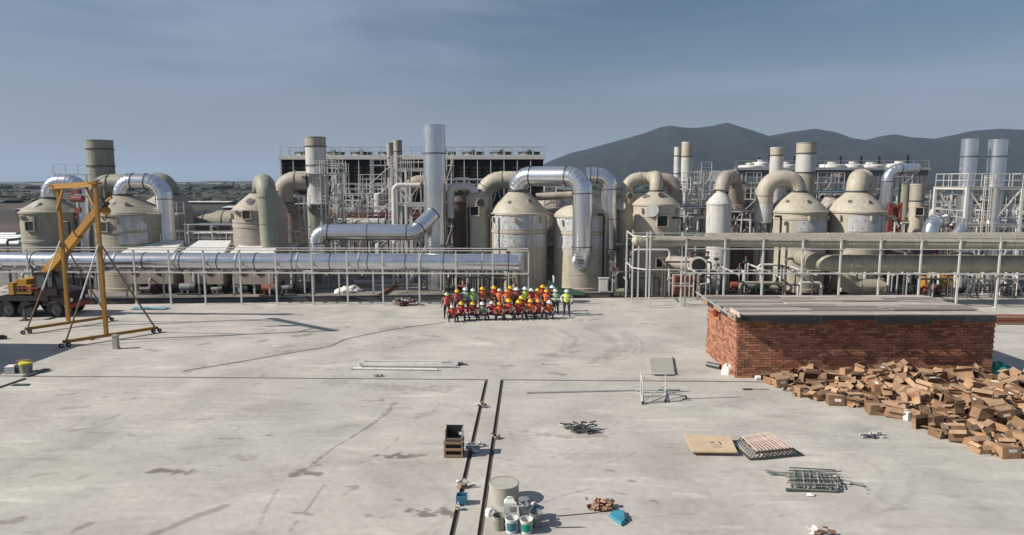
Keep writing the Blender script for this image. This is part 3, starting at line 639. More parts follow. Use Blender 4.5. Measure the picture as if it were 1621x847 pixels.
# ================= left group
Y1 = 58.0
def dn(px, Y): return xat(px, Y)
t = tank('cream grey domed tank at the far left behind the yellow gantry', 40, 122, Y1, 334, 314, (67, 90), M['greyf'].copy() if False else M['olive'], hatches=[(55, 358, .62)], ports=[(62, 326, .42, True), (45, 344, .25, True)], downpipe=(103, 352, 470, -.6), bands=(385,))
T, c, r, nc, nr, zs, zn = t
duct('exhaust_duct', 'silver clad duct arching off the leftmost domed tank', [nc+V(0, 0, zn+.1), nc+V(0, 0, zat(288, Y1)), V(xat(130, Y1, 300), Y1, zat(288, Y1)), V(xat(132, Y1, 300), Y1, zat(440, Y1))], nr*.98, M['silver'], R=1.15, group='silver clad ducts', ringm=M['dsteel'])
t = tank('domed tank with a patched white side, second from the left', 160, 262, Y1, 337, 309, (181, 207), M['olive'], hatches=[(171, 359, .62)], ports=[(180, 326, .42, True), (206, 325, .2, True)], panels=[(5, 50, 338, 368, 0), (5, 50, 370, 388, 0)], bands=(369,))
T, c, r, nc, nr, zs, zn = t
duct('exhaust_duct', 'silver clad duct arching right from the second domed tank', [nc+V(0, 0, zn+.1), nc+V(0, 0, zat(288, Y1)), V(xat(259, Y1, 300), Y1, zat(288, Y1)), V(xat(261, Y1, 300), Y1-.1, zat(388, Y1)), V(xat(261, Y1, 300), Y1-.1, zat(450, Y1))], nr*.98, M['silver'], R=1.4, group='silver clad ducts', ringm=M['dsteel'])
Y2 = 68.0
stack('thick grey green chimney behind the yellow gantry', 138, 176, 222, Y2, M['green'], bands=(236, 263))
t = tank('grey tank half hidden behind the second domed tank', 166, 246, Y2, 335, 318, (190, 222), M['greyf'], ports=[(206, 325, .25, True), (236, 318, .2, True)])
duct('exhaust_duct', 'grey green elbow duct rising beside the thick grey chimney', [V(xat(166, Y2, 320), Y2-1, zat(345, Y2)), V(xat(166, Y2, 320), Y2-1, zat(291, Y2)), V(xat(215, Y2, 320), Y2-1, zat(291, Y2))], .95, M['green'], R=1.3, group='fibreglass ducts')
t = tank('grey low tank behind the arching silver duct', 222, 300, 66, 330, 308, (250, 285), M['greyf'], ports=[(284, 315, .2, True)])
duct('exhaust_duct', 'silver grey elbow duct over the low grey tank', [V(xat(248, 66, 320), 66, zat(288, 66)), V(xat(266, 66, 320), 66, zat(288, 66)), V(xat(272, 66, 320), 66, zat(325, 66))], .9, M['green'], R=.95, group='fibreglass ducts')
# walkway railing in front of the left chimney
T = thing('rooftop_railing', 'thin grey railing standing beside the thick grey chimney', 'railing', (xat(110, 66), 66, zat(278, 66)))
handrail(T, [V(xat(84, 66, 270), 66, zat(276, 66)), V(xat(143, 66, 270), 66, zat(276, 66))], M['galv'], h=.95, post=1.1); bar('deck_beam', V(xat(84, 66, 270), 66, zat(276, 66)), V(xat(143, 66, 270), 66, zat(276, 66)), .15, .12, M['galv'], T)
for px in (90, 136): bar('support_post', V(xat(px, 66, 270), 66, FZ), V(xat(px, 66, 270), 66, zat(276, 66)), .12, .12, M['galv'], T)
# horizontal vessel
Yv = 70; a = W(283, 352, Yv); b = W(372, 352, Yv); T = thing('horizontal_vessel', 'long olive horizontal vessel with a domed end left of the cream tank', 'vessel', (a.x+1, Yv, FZ))
vr = 1.25; prf = [0, .35, .7, .92, 1.0]
pth = [V(a.x+.9*(1-math.cos(u*PI/2)) if False else a.x+vr*.7*u, Yv+3*u*0, a.z) for u in (0, .12, .4, .75, 1)]
MB().tube(pth+[V(b.x, Yv, b.z)], [.05, vr*.5, vr*.8, vr*.96, vr, vr], 28).build('shell', M['olive'], T)
for x in (a.x+1.5, a.x+3, b.x-1): ring('stiffening_band', V(x, Yv, a.z), (1, 0, 0), vr*.98, M['olive'], T, .1)
for x in (a.x+1.6, b.x-1.4): boxo('saddle', (x, Yv, a.z/2-.45), (.4, 2.0, a.z-.95), M['conc'], T)
# cream tank 5 with elbow
t = tank('cream tank with a black square hatch and a thick elbow duct on top', 371, 452, Y1, 331, 305, (398, 438), M['greyf'], hatches=[(395, 340, .55)], ports=[(400, 320, .36, True), (380, 336, .22, True)], bands=(352, 360))
T, c, r, nc, nr, zs, zn = t
cc = V(xat(412, Y1, 300), Y1, 0)
duct('exhaust_duct', 'thick grey green elbow duct looping over the cream tank with the black hatch', [cc+V(0, .4, zn-.1), cc+V(0, .2, zat(290, Y1)), V(xat(428, Y1-1.5), Y1-1.8, zat(290, Y1-1.8)), V(xat(430, Y1-1.8), Y1-1.9, zat(398, Y1-1.8))], .78, M['green'], R=1.05, group='fibreglass ducts', R_n=8)
t = tank('brownish tank behind the thick elbow duct, left of a tall banded chimney', 438, 492, 64, 322, 304, (446, 470), M['greyf'], ports=[(455, 314, .3, True)])
stack('tall banded grey chimney with white middle, left of the black cooling tower', 483, 515, 217, 62, M['green'], bands=(232, 262, 275), segs=[(325, M['pale']), (275, M['pale']), (232, M['greyf'])])
duct('exhaust_duct', 'brownish grey duct bending into the banded chimney', [V(xat(449, 62, 320), 62, zat(320, 62)), V(xat(449, 62, 320), 62, zat(286, 62)), V(xat(490, 62, 320), 62, zat(286, 62))], .85, M['greyf'], R=1.2, group='fibreglass ducts')
platform('white access tower with rungs beside the banded chimney', xat(516, 62), xat(540, 62), 61, 63, zat(275, 62), M['white'], levels=(zat(360, 62), zat(320, 62)), lad=xat(520, 62), group='access platforms between the tanks')
T = thing('chimney_platform', 'railed platform ring around the banded chimney', 'platform', (xat(500, 62), 62, zat(275, 62)), 'access platforms between the tanks')
for py in (275, 322):
    z = zat(py, 62); xa, xb = xat(480, 62), xat(518, 62); MB().box(((xa+xb)/2, 60.7, z), (xb-xa, .9, .08)).build('deck', M['white'], T)
    if py == 275: handrail(T, [(xat(500, 61), 60.3, z), (xat(518, 61), 60.3, z)], M['white'])
# steel maze in front of the cooling tower
platform('long two level steel platform in front of the black cooling tower', xat(541, 74), xat(612, 74), 73, 76, zat(307, 74), M['white'], levels=(zat(333, 74),), nx=3)
platform('small railed platform high in front of the black cooling tower, left', xat(518, 80), xat(552, 80), 79, 81, zat(274, 80), M['white'], nx=2)
platform('small railed platform in front of the black cooling tower, right of the centre', xat(574, 78), xat(610, 78), 77, 79, zat(292, 78), M['white'], nx=2)
platform('tall caged ladder tower left of the silver chimney', xat(624, 60), xat(646, 60), 59.5, 61.5, zat(268, 60), M['white'], levels=(zat(322, 60),), lad=xat(628, 60))
platform('railed platform around the tall silver chimney at mid height', xat(645, 59), xat(704, 59), 58.5, 61.5, zat(323, 59), M['white'], levels=(), nx=1, rails=False, braces=True)
platform('upper railed platform beside the tall silver chimney', xat(640, 61), xat(702, 61), 60.0, 62.4, zat(267, 61), M['white'], nx=1, braces=True)
T, c, r = stack('tallest chimney, shiny silver, standing alone left of the centre', 669.5, 704.5, 198, 57.5, M['silver'], bands=(243,))
for py in (215, 260, 290, 320, 350, 380, 430): ring('seam_band', V(c.x, c.y, zat(py, 57.5)), (0, 0, 1), r*.97, M['silver'], T, .06)
stack('thin brown grey chimney, left one of a close pair', 612, 622.5, 226, 72, M['greyf'], bands=(250, 280))
stack('thin brown grey chimney, right one of a close pair', 623, 636, 222, 74, M['greyf'], bands=(240,))
YD = 55.6
duct('silver_duct', 'shiny silver duct lying level between the banded and the tall silver chimney', [V(xat(502, YD), YD, zat(404, YD)), V(xat(502, YD), YD, zat(368, YD)), V(xat(657, YD), YD, zat(368, YD)), V(xat(683, YD), YD+1.4, zat(340, YD))], .66, M['silver'], R=.9, group='silver clad ducts', ringm=M['dsteel'], rings=2.6)
duct('silver_duct', 'short pale lagged pipe above the level silver duct', [V(xat(535, 66), 66, zat(353, 66)), V(xat(612, 66), 66, zat(353, 66))], .45, M['pale'], group='silver clad ducts', rings=1.4, caps=True)
duct('elbow_duct', 'cream elbow duct behind the tall silver chimney', [V(xat(640, 64, 330), 64, zat(345, 64)), V(xat(640, 64), 64, zat(302, 64)), V(xat(662, 64), 64, zat(288, 64)), V(xat(700, 64), 64, zat(288, 64)), V(xat(700, 64), 64, zat(340, 64))], .62, M['greyf'], R=1.1, group='fibreglass ducts')
pipe('small pale pipe with a square bend left of the silver chimney', [V(xat(627, 59), 58.6, zat(385, 59)), V(xat(627, 59), 58.6, zat(293, 59)), V(xat(668, 59), 58.6, zat(293, 59))], .2, M['pale'])
PXS = [rnd.uniform(525, 668) for i in range(16)]
for i in range(16):                        # process pipes, pumps and vessels of the crowded middle
    px = PXS[i]; y = rnd.uniform(62, 76); z0 = rnd.uniform(.3, 1.5); z1 = rnd.uniform(2, 6.5); dx = rnd.uniform(-5, 5)
    x = xat(px, y); x2 = max(xat(522, y), min(xat(668, y), x+dx))
    pipe('thin %s pipe in the steelwork by the silver chimney, %s of its colour from left' % (['pale', 'dark'][i % 2], ORD[sorted(PXS[i % 2::2]).index(PXS[i])]), [(x, y, z0), (x, y, z1), (x2, y, z1), (x2, y+.1, z0)] if abs(x2-x) > 1 else [(x, y, z0), (x, y, z1), (x, y+2, z1)], rnd.uniform(.05, .13), [M['pale'], M['dsteel']][i % 2], group=['pale pipes in the steelwork', 'dark pipes in the steelwork'][i % 2])
def vessel(label, px, py_top, Y, r, m, zb=FZ, grp='small upright vessels'):
    x = xat(px, Y); zt = zat(py_top, Y); T = thing('upright_vessel', label, 'vessel', (x, Y, zb), grp)
    MB().lathe([(r, zb+.8), (r, zt-.3*r), (r*.75, zt-.1*r), (0, zt)], (x, Y, 0), 20).lathe([(0, zb+.6), (r, zb+.8)], (x, Y, 0), 20).build('shell', m, T)
    for k in range(3): a = k*2.1; bar('leg', (x+r*.8*math.sin(a), Y-r*.8*math.cos(a), zb), (x+r*.8*math.sin(a), Y-r*.8*math.cos(a), zb+1.1), .1, .1, M['dsteel'], T)
    ring('stiffening_band', (x, Y, (zb+zt)/2), (0, 0, 1), r*.97, m, T); MB().cyl((x, Y, zt-.1), (x, Y, zt+.4), r*.15, seg=8).build('nozzle', M['dsteel'], T)
vessel('small pinkish vessel in the steelwork before the cooling tower', 547, 312, 74, .9, M['brown']); vessel('cream vessel in the steelwork before the cooling tower', 566, 312, 74, .9, M['cream']); vessel('slim white vessel left of the chimney pair', 602, 305, 72, .5, M['pale'])
T = thing('pipe_bridge', 'red brown pipe bridge crossing behind the level silver duct', 'pipe bridge', (xat(590, 70), 70, FZ))
for py, mm in ((338, 'redprime'), (344, 'rust')): bar('girder', V(xat(520, 70), 70, zat(py, 70)), V(xat(668, 70), 70, zat(py, 70)), .25, .3, M[mm], T)
bar('girder', V(xat(516, 69), 69, zat(330, 69)), V(xat(668, 69), 69, zat(330, 69)), .25, .2, M['pale'], T)
for k in range(6): x = xat(525+28*k, 70); bar('column', (x, 70.2, FZ), (x, 70.2, zat(330, 70)), .18, .18, M['galv'] if k % 2 else M['redprime'], T)
# ================= centre group
YC = 58.5
t = tank('dark brown cylindrical tank just right of the tall silver chimney', 706, 744, 61, 318, 306, (715, 735), M['brown'], brackets=0)
duct('thin_duct', 'slim pale duct running level to the small hatch column', [V(xat(714, 58), 58, zat(345, 58)), V(xat(714, 58), 58, zat(295, 58)), V(xat(750, 58), 58, zat(295, 58)), V(xat(753, 58), 58, zat(308, 58))], .33, M['pale'], R=.6, group='fibreglass ducts')
t = tank('slender cream column with a black hatch and round ports beside the silver chimney', 738, 774, YC, 312, 302, (748, 762), M['cream'], name='scrubber_column', hatches=[(752, 334, .6)], ports=[(752, 306, .3, True), (761, 321, .42, True)], downpipe=(741, 328, 400, .1), group='slender scrubber columns', bands=(330,))
duct('elbow_duct', 'cream elbow duct rising from behind the slender hatch column', [V(xat(766, 62), 62, zat(345, 62)), V(xat(766, 62), 62, zat(285, 62)), V(xat(822, 62), 62, zat(285, 62))], .78, M['cream'], R=1.6, group='fibreglass ducts')
T, c, r, nc, nr, zs, zn = tank('front domed tank with bolted white panels, left of the pair under the big silver duct', 777, 866, YC, 336, 303, (804, 836), M['cream'], bands=(368,), panels=[(-58, 28, 338, 364, 3), (30, 66, 338, 364, 2), (-58, 28, 372, 392, 3), (30, 66, 372, 392, 0)], ports=[(807, 322, .2, True), (838, 320, .2, True)], downpipe=(773, 341, 470, .6))
T, c2, r2, nc2, nr2, zs2, zn2 = tank('front domed tank under the silver down duct, right of the pair with bolted panels', 877, 962, YC, 340, 314, (905, 935), M['cream'], bands=(370,), panels=[(-62, -12, 342, 366, 3), (-62, -12, 374, 394, 3), (14, 62, 342, 366, 3), (14, 62, 374, 394, 3)], downpipe=(957, 340, 452, -.6))
zc = zat(279, YC); xd = xat(921, YC-2.9)
duct('big_silver_duct', 'big silver duct bridging the two front tanks and dropping down the right one', [nc+V(0, 0, zn+.05), nc+V(0, 0, zc), V(xd, YC-.6, zc), V(xd, YC-3.0, zat(290, YC-2.9)) if False else V(xd, YC-2.75, zc-.25), V(xd, YC-2.95, zat(408, YC-2.9)), V(xd, YC-1.9, zat(430, YC-2.9))] if False else
     [nc+V(0, 0, zn+.05), nc+V(0, -.2, zc), V(xat(921, YC-2.7), YC-2.7, zat(279, YC-2.7)), V(xat(921, YC-2.7), YC-2.7, zat(405, YC-2.7)), V(xat(921, YC-2.7), YC-1.4, zat(422, YC-2.7))], .81, M['silver'], R=1.3, group='silver clad ducts', ringm=M['dsteel'], rings=3.2, R_n=7)
duct('silver_branch_duct', 'silver duct running back behind the big down duct to the right', [V(xat(925, 60.5), 60.5, zat(278, 60.5)), V(xat(962, 60.5), 60.5, zat(278, 60.5)), V(xat(965, 60.5), 60.5, zat(395, 60.5))], .72, M['silver'], R=1.1, group='silver clad ducts', ringm=M['dsteel'])
duct('short_duct', 'short beige pipe linking the roofs of the two front tanks', [V(xat(848, 60), 60.5, zat(312, 60)), V(xat(905, 60), 60.5, zat(309, 60))], .33, M['cream'], group='fibreglass ducts', caps=True)
duct('short_duct', 'short silver pipe above the link between the two front tanks', [V(xat(880, 62), 62, zat(298, 62)), V(xat(918, 62), 62, zat(298, 62))], .3, M['silver'], group='silver clad ducts', caps=True)
t = tank('cream tank hidden behind the two front tanks', 838, 900, 66, 328, 306, (858, 880), M['greyf'], brackets=0)
T = thing('green_shed_roof', 'dark green tarpaulin draped at the foot of the right front tank', 'tarpaulin', G(885, 462)); p = G(880, 466); 
b = MB(); nX, nY = 12, 6; vs = []
for j in range(nY):
    for i in range(nX):
        u, v_ = i/(nX-1), j/(nY-1); h = (1.2-.8*u-.2*abs(v_-.4))*(1-.2*v_) + .12*math.sin(7*u+3*v_); vs.append((p.x-.7+3.0*u, p.y+.0-1.1+1.5*v_, max(.12, FZ+h*(0.25 if j == 0 else 1)*(1-.5*u))))
b.add(vs, [(j*nX+i, j*nX+i+1, (j+1)*nX+i+1, (j+1)*nX+i) for j in range(nY-1) for i in range(nX-1)], 0, True); b.build('sheet', M['tarp'], T)
p = G(955, 468); T = thing('control_cabinet', 'cream control cabinet on the kerb right of the front tanks', 'cabinet', (p.x, p.y, .22))
MB().box((p.x, p.y, .22+.62), (.72, .45, 1.1)).build('case', M['pale'], T); MB().box((p.x, p.y-.24, .85), (.6, .03, .95)).build('door', M['white'], T); MB().box((p.x, p.y, 1.43), (.86, .56, .07)).build('lid', M['pale'], T); MB().box((p.x, p.y, .26), (.6, .4, .1)).build('plinth', M['dsteel'], T)
# ================= right group
t = tank('slender cream column left of the tank with the round white port', 978, 1006, 61, 308, 300, (984, 1000), M['cream'], name='scrubber_column', ports=[(996, 310, .3, True), (985, 326, .35, False)], group='slender scrubber columns', bands=(340,))
T, c, r, nc, nr, zs, zn = tank('cream tank with a black hatch and a round white port right of centre', 1003, 1074, YC, 322, 303, (1029, 1049), M['cream'], hatches=[(1047, 350, .7), (1044, 416, .6)], ports=[(1045, 311, .34, True), (1023, 313, .3, True), (1031, 332, .5, False)], bands=(342,), downpipe=(1082, 345, 470, -1.2))
duct('elbow_duct', 'cream elbow duct arching left from the tank with the round white port', [V(xat(990, 61), 61, zat(306, 61)), V(xat(990, 61), 61, zat(282, 61)), V(xat(1030, 61), 61, zat(282, 61))], .52, M['cream'], R=1.1, group='fibreglass ducts')
duct('elbow_duct', 'upright cream duct with a rounded top on the tank with the round white port', [nc+V(0, 0, zn+.05), nc+V(0, 0, zat(281, YC)), nc+V(.1, 3.0, zat(281, YC))], .56, M['cream'], R=.75, group='fibreglass ducts')
duct('elbow_duct', 'cream duct arching right behind the tank with the round white port', [V(xat(1040, 62), 62, zat(285, 62)), V(xat(1065, 62), 62, zat(285, 62)), V(xat(1067, 62), 62, zat(330, 62))], .62, M['greyf'], R=1.0, group='fibreglass ducts')
stack('thin white chimney, left one of the two before the mountain foot', 1067.5, 1078, 233, 68, M['pale'], bands=(247, 275))
stack('thin pale chimney, right one of the two before the mountain foot', 1079.5, 1097, 225, 67, M['pale'], bands=(248, 288), segs=[(288, M['pale']), (248, M['cream'])])
platform('galvanised stair tower right of the two thin pale chimneys', xat(1080, 64), xat(1106, 64), 63, 65.5, zat(292, 64), M['galv'], levels=(zat(338, 64),), lad=xat(1102, 64))
platform('railed platform behind the stair tower on the right', xat(1102, 72), xat(1131, 72), 71, 74, zat(288, 72), M['galv'], levels=(zat(325, 72),), nx=2)
T, c, r, nc, nr, zs, zn = tank('smooth white tank with a cone top right of the stair tower', 1119, 1158, YC-1, 321, 304, (1134, 1149), M['pale'], brackets=0, name='cone_top_tank', neckm=M['pale'])
duct('elbow_duct', 'brown cream elbow duct bending back over the smooth white tank', [nc+V(0, 0, zn), nc+V(.3, .3, zat(283, YC)), V(xat(1160, 60), 60.5, zat(280, 60)), V(xat(1172, 60), 61.5, zat(320, 61))], .62, M['greyf'], R=1.0, group='fibreglass ducts')
t = tank('dark brown tank behind the smooth white tank', 1152, 1192, 66, 300, 290, (1160, 1180), M['brown'], brackets=0)
T, c, r, nc, nr, zs, zn = tank('broad cream tank under the widest arched duct on the right', 1219, 1307, YC, 333, 304, (1248, 1277), M['cream'], hatches=[], ports=[(1248, 321, .2, True), (1276, 321, .2, True)], bands=(346,), panels=[(-22, 55, 347, 366, 2)], downpipe=(1240, 343, 470, -.6))
duct('arched_duct', 'widest arched cream duct on the right with a white lower leg', [nc+V(0, 0, zn+.05), nc+V(0, 0, zat(283, YC)), V(xat(1206, YC), YC, zat(283, YC)), V(xat(1206, YC), YC, zat(352, YC))], .72, M['cream'], R=1.45, group='fibreglass ducts', ringm=M['greyf'])
T = thing('lagged_leg', 'white lagged lower leg of the widest arched duct on its stand', 'duct', (xat(1205, YC), YC-.1, FZ))
x = xat(1206, YC); MB().lathe([(.77, zat(351, YC)), (.77, zat(322, YC))], (x, YC, 0), 24).build('lagging', M['panel'], T)
for k in range(6): a = k*PI/3; bar('leg', (x+.6*math.sin(a), YC-.6*math.cos(a), FZ), (x+.6*math.sin(a), YC-.6*math.cos(a), zat(352, YC)), .12, .12, M['conc'], T)
stack('short thick chimney with a tan cap, left of the two above the arched duct', 1220, 1241, 233.5, 68, M['pale'], bands=(246,), segs=[(246, M['cream'])])
stack('taller thick chimney with an olive cap, right of the two above the arched duct', 1262, 1292, 226, 67, M['olive'], bands=(243, 273), segs=[(273, M['pale']), (243, M['cream'])])
T, c, r, nc, nr, zs, zn = tank('broad cream tank with a hooded duct bending back, rightmost of the big tanks', 1311, 1399, YC, 333, 304, (1341, 1371), M['cream'], ports=[(1345, 321, .2, True), (1372, 322, .2, True)], panels=[(-38, 45, 342, 366, 2)], downpipe=(1400, 340, 470, -.1))
duct('hooded_duct', 'cream hooded duct leaning back from the rightmost big tank', [nc+V(0, 0, zn+.05), nc+V(0, 0, zat(285, YC)), V(nc.x+1.7, YC+2.4, zat(284, YC)), V(nc.x+2.2, YC+3.4, zat(320, YC))], .84, M['cream'], R=1.4, group='fibreglass ducts')
t = tank('grey tank behind the rightmost two big tanks', 1296, 1335, 65, 330, 312, (1306, 1325), M['greyf'], brackets=0)
YE = 66
duct('silver_duct', 'silver duct bending over in front of the grey hall on the right', [V(xat(1397, YE), YE, zat(345, YE)), V(xat(1397, YE), YE, zat(268, YE)), V(xat(1444, YE), YE, zat(268, YE))], .52, M['silver'], R=1.1, group='silver clad ducts', ringm=M['dsteel'], caps=True)
stack('grey green round column behind the silver duct on the right', 1424, 1441, 292, 66, M['green'], name='column_vessel', group='slender scrubber columns')
T, c, r = stack('olive capped slim column with a small black hatch on the right', 1442, 1464, 291, 64, M['cream'], name='column_vessel', bands=(318,), segs=[(318, M['olive'])], group='slender scrubber columns'); hatch(T, V(c.x, c.y, 0), r, -.1, zat(334, 63.5), .55, M['cream'])
YP = 60
platform('white steel platform with railings carrying the two silver chimneys at the right', xat(1500, YP), xat(1625, YP), YP-2, YP+2.5, zat(296, YP), M['white'], nx=3, levels=(zat(352, YP),), lad=xat(1556, YP-2.3), col=.22, cage=True)
stack('silver chimney on the right platform, left one', 1524, 1548, 220, YP, M['silver'], bands=(248,), group='chimney stacks')
stack('silver chimney on the right platform, right one', 1567, 1594, 221, YP, M['silver'], bands=(248,), group='chimney stacks')
duct('silver_duct', 'silver elbow duct dipping behind the right pipe rack', [V(xat(1463, 58), 57.5, zat(375, 58)), V(xat(1466, 58), 57.5, zat(352, 58)), V(xat(1500, 58), 59, zat(348, 58))], .62, M['silver'], R=.9, group='silver clad ducts', ringm=M['dsteel'])
duct('silver_duct', 'small silver elbow under the right platform', [V(xat(1502, 57), 56.5, zat(372, 57)), V(xat(1512, 57), 56.5, zat(362, 57)), V(xat(1525, 57), 57.5, zat(352, 57))], .4, M['silver'], R=.6, group='silver clad ducts')
T = thing('red_steelwork', 'red oxide steel frame behind the rightmost big tank', 'frame', (xat(1415, 64), 64, FZ))
for px in (1403, 1421): bar('column', (xat(px, 64), 64, FZ), (xat(px, 64), 64, zat(320, 64)), .2, .2, M['redprime'], T)
for py in (325, 345, 360): bar('beam', V(xat(1403, 64), 64, zat(py, 64)), V(xat(1421, 64), 64, zat(py, 64)), .2, .2, M['redprime'], T)
boxo('infill_panel', V(xat(1411, 64.3), 64.3, zat(345, 64)), (.9, .1, 2.4), M['redprime'], T); bar('brace', V(xat(1412, 63.8), 63.8, zat(345, 64)), V(xat(1420, 63.8), 63.8, zat(358, 64)), .12, .12, M['white'], T)
# ================= more scaffolding and pipework between the tanks
def scaffold(label, p0, p1, Y, ptop, nlev=4, nb=None, depth=1.3, m=M['white'], dk=True, r=.036):
    x0, x1 = xat(p0, Y), xat(p1, Y); z1 = zat(ptop, Y); T = thing('scaffold', label, 'scaffold', ((x0+x1)/2, Y, FZ), 'scaffolds and stair towers between the tanks'); nb = nb or max(1, round((x1-x0)/1.5))
    for yy in (Y, Y+depth):
        for i in range(nb+1): x = x0+(x1-x0)*i/nb; rod('standard', (x, yy, FZ), (x, yy, z1+(1.0 if i in (0, nb) else rnd.uniform(0, 1))), r, m, T, 8)
        for k in range(1, nlev+1): z = FZ+(z1-FZ)*k/nlev; rod('ledger', (x0-.15, yy, z), (x1+.15, yy, z), r*.8, m, T, 8)
        if yy == Y:
            for k in range(nlev):
                i = k % nb; xa, xb = x0+(x1-x0)*i/nb, x0+(x1-x0)*(i+1)/nb; rod('brace', (xa, yy-.05, FZ+(z1-FZ)*k/nlev), (xb, yy-.05, FZ+(z1-FZ)*(k+1)/nlev), r*.7, m, T, 8)
    for k in range(1, nlev+1):
        z = FZ+(z1-FZ)*k/nlev
        for i in range(nb+1): x = x0+(x1-x0)*i/nb; rod('transom', (x, Y, z), (x, Y+depth, z), r*.8, m, T, 6)
    if dk:
        for k in (nlev//2, nlev):
            if k: MB().box(((x0+x1)/2, Y+depth/2, FZ+(z1-FZ)*k/nlev+.06), (x1-x0, depth-.1, .05)).build('deck', M['galv'], T)
        handrail(T, [(x0, Y, z1+.08), (x1, Y, z1+.08), (x1, Y+depth, z1+.08)], m, h=1.0, post=1.0, t=.04)
    return T
SC_ = [(133, 158, 62, 318, 'behind the downward leg of the leftmost silver duct'), (268, 284, 61, 340, 'right of the second arching silver duct'), (476, 486, 59, 330, 'just left of the banded chimney'), (523, 541, 64, 262, 'tall, hugging the right side of the banded chimney'),
 (545, 570, 68, 318, 'low, in front of the pinkish vessel'), (578, 612, 66, 300, 'in front of the black cooling tower, right of the cream vessel'), (590, 622, 71, 262, 'tall, under the close pair of thin chimneys'), (646, 668, 63, 290, 'left of the silver chimney behind the square pipe bend'),
 (706, 716, 59, 262, 'tall and narrow, right beside the silver chimney'), (722, 742, 64, 300, 'behind the slim pale level duct'), (862, 880, 63, 306, 'between the two front tanks'), (962, 980, 62, 330, 'right of the right front tank'), (1078, 1090, 60.5, 300, 'right of the tank with the round white port'),
 (1106, 1122, 66, 275, 'left of the smooth white tank'), (1160, 1192, 62.5, 316, 'between the white tank and the arched duct'), (1176, 1200, 70, 290, 'behind the arched duct, before the dark brown tank'), (1288, 1330, 72, 290, 'before the grey hall, between the two broad tanks'), (1300, 1318, 63, 345, 'low, between the two broad cream tanks'),
 (1376, 1404, 70, 300, 'behind the rightmost broad tank'), (1404, 1436, 70, 280, 'under the silver duct before the grey hall'), (1466, 1500, 66, 318, 'between the olive capped column and the right platform'), (1498, 1560, 68, 325, 'behind the right platform, left part'), (1580, 1640, 70, 325, 'behind the right platform, right part')]
for p0, p1, Y_, pt, wh in SC_: scaffold('pale steel scaffold '+wh, p0, p1, Y_, pt, nlev=max(3, round((zat(pt, Y_)-FZ)/1.7)), m=M['rack'] if rnd.random() < .5 else M['galv'])
pxs_ = sorted([rnd.uniform(700, 760) for _ in range(6)]+[rnd.uniform(962, 1000) for _ in range(7)]+[rnd.uniform(1080, 1215) for _ in range(20)]+[rnd.uniform(1300, 1320) for _ in range(3)]+[rnd.uniform(1398, 1640) for _ in range(18)])
for i, px in enumerate(pxs_):
    y = rnd.uniform(59.5, 68); x = xat(px, y); z1 = rnd.uniform(3.2, 7.6); x2 = x+rnd.choice((-1, 1))*rnd.uniform(.7, 2.2); k = i % 3
    pipe('tall %s riser pipe between the tanks, number %s from the left' % (['pale', 'rusty brown', 'grey'][k], ORD[i]) if False else '%s riser pipe among the tanks, %s riser from the left' % (['pale', 'rusty brown', 'grey'][k], ORD[i]), [(x, y, FZ), (x, y, z1), (x2, y, z1), (x2, y+.3, z1-rnd.uniform(.8, 3))], rnd.uniform(.06, .16), [M['pale'], M['rust'], M['galv']][k], group='riser pipes among the tanks')
BR_ = [(700, 770, 63, 300, 'behind the slender hatch column'), (966, 1010, 64, 340, 'left of the tank with the round white port'), (1082, 1130, 61, 345, 'low beside the smooth white tank'), (1085, 1200, 69, 318, 'high behind the smooth white tank'), (1150, 1222, 61.5, 350, 'between the white tank and the broad cream tank'), (1290, 1345, 68, 318, 'between the two broad cream tanks'), (1395, 1500, 67, 345, 'low behind the silver elbow'), (1400, 1500, 72, 322, 'high behind the olive capped column'), (1495, 1640, 66, 360, 'low behind the right platform'), (1500, 1640, 73, 340, 'high behind the right platform'), (520, 620, 67, 372, 'behind the level silver duct'), (300, 375, 64, 372, 'left of the tank with the thick elbow duct')]
for i, (p0, p1, Y_, py, wh) in enumerate(BR_):
    x0, x1 = xat(p0, Y_), xat(p1, Y_); z = zat(py, Y_); T = thing('pipe_bridge', 'steel pipe bridge with several parallel pipes '+wh, 'pipe bridge', ((x0+x1)/2, Y_, FZ), 'pipe bridges between the tanks'); n = max(1, round((x1-x0)/2.5))
    for k in range(n+1):
        x = x0+(x1-x0)*k/n
        for yy in (Y_, Y_+1.2): bar('column', (x, yy, FZ), (x, yy, z+.9), .11, .11, M['rack'], T)
        for dz in (0, .8): bar('cross_beam', (x, Y_-.1, z+dz-.1), (x, Y_+1.3, z+dz-.1), .1, .1, M['rack'], T)
    for q, (dy, dz, r_, mm) in enumerate(((.1, .05, .09, 'pale'), (.4, .05, .13, 'galv'), (.8, .05, .08, 'rust'), (1.05, .05, .11, 'greyf'), (.2, .85, .1, 'silver'), (.6, .85, .07, 'cream'), (.95, .85, .12, 'dsteel'))):
        rod('bridge_pipe', (x0-.3-rnd.uniform(0, .6), Y_+dy, z+dz+r_-.05), (x1+.3+rnd.uniform(0, .6), Y_+dy, z+dz+r_-.05), r_, M[mm], T, 10)
        if q % 2: x = rnd.uniform(x0, x1); rod('drop_pipe', (x, Y_+dy, z+dz), (x, Y_+dy, FZ), r_*.8, M[mm], T, 8)
def valve(px, py, Y, n):
    p = W(px, py, Y); T = thing('valve', 'small dark gate valve on a pale flange among the pipes, %s valve from the left' % n, 'valve', p, 'valves among the pipes'); MB().cyl(p-V(.18, 0, 0), p+V(.18, 0, 0), .12, seg=12).build('body', M['dsteel'], T); MB().cyl(p, p+V(0, 0, .4), .03, seg=8).build('stem', M['galv'], T); MB().tube([p+V(.14*math.cos(a), .14*math.sin(a), .4) for a in [i*PI/6 for i in range(13)]], .015, 6).build('hand_wheel', M['red'], T); rod('stand_pipe', p-V(0, 0, p.z-FZ), p-V(0, 0, .1), .06, M['galv'], T)
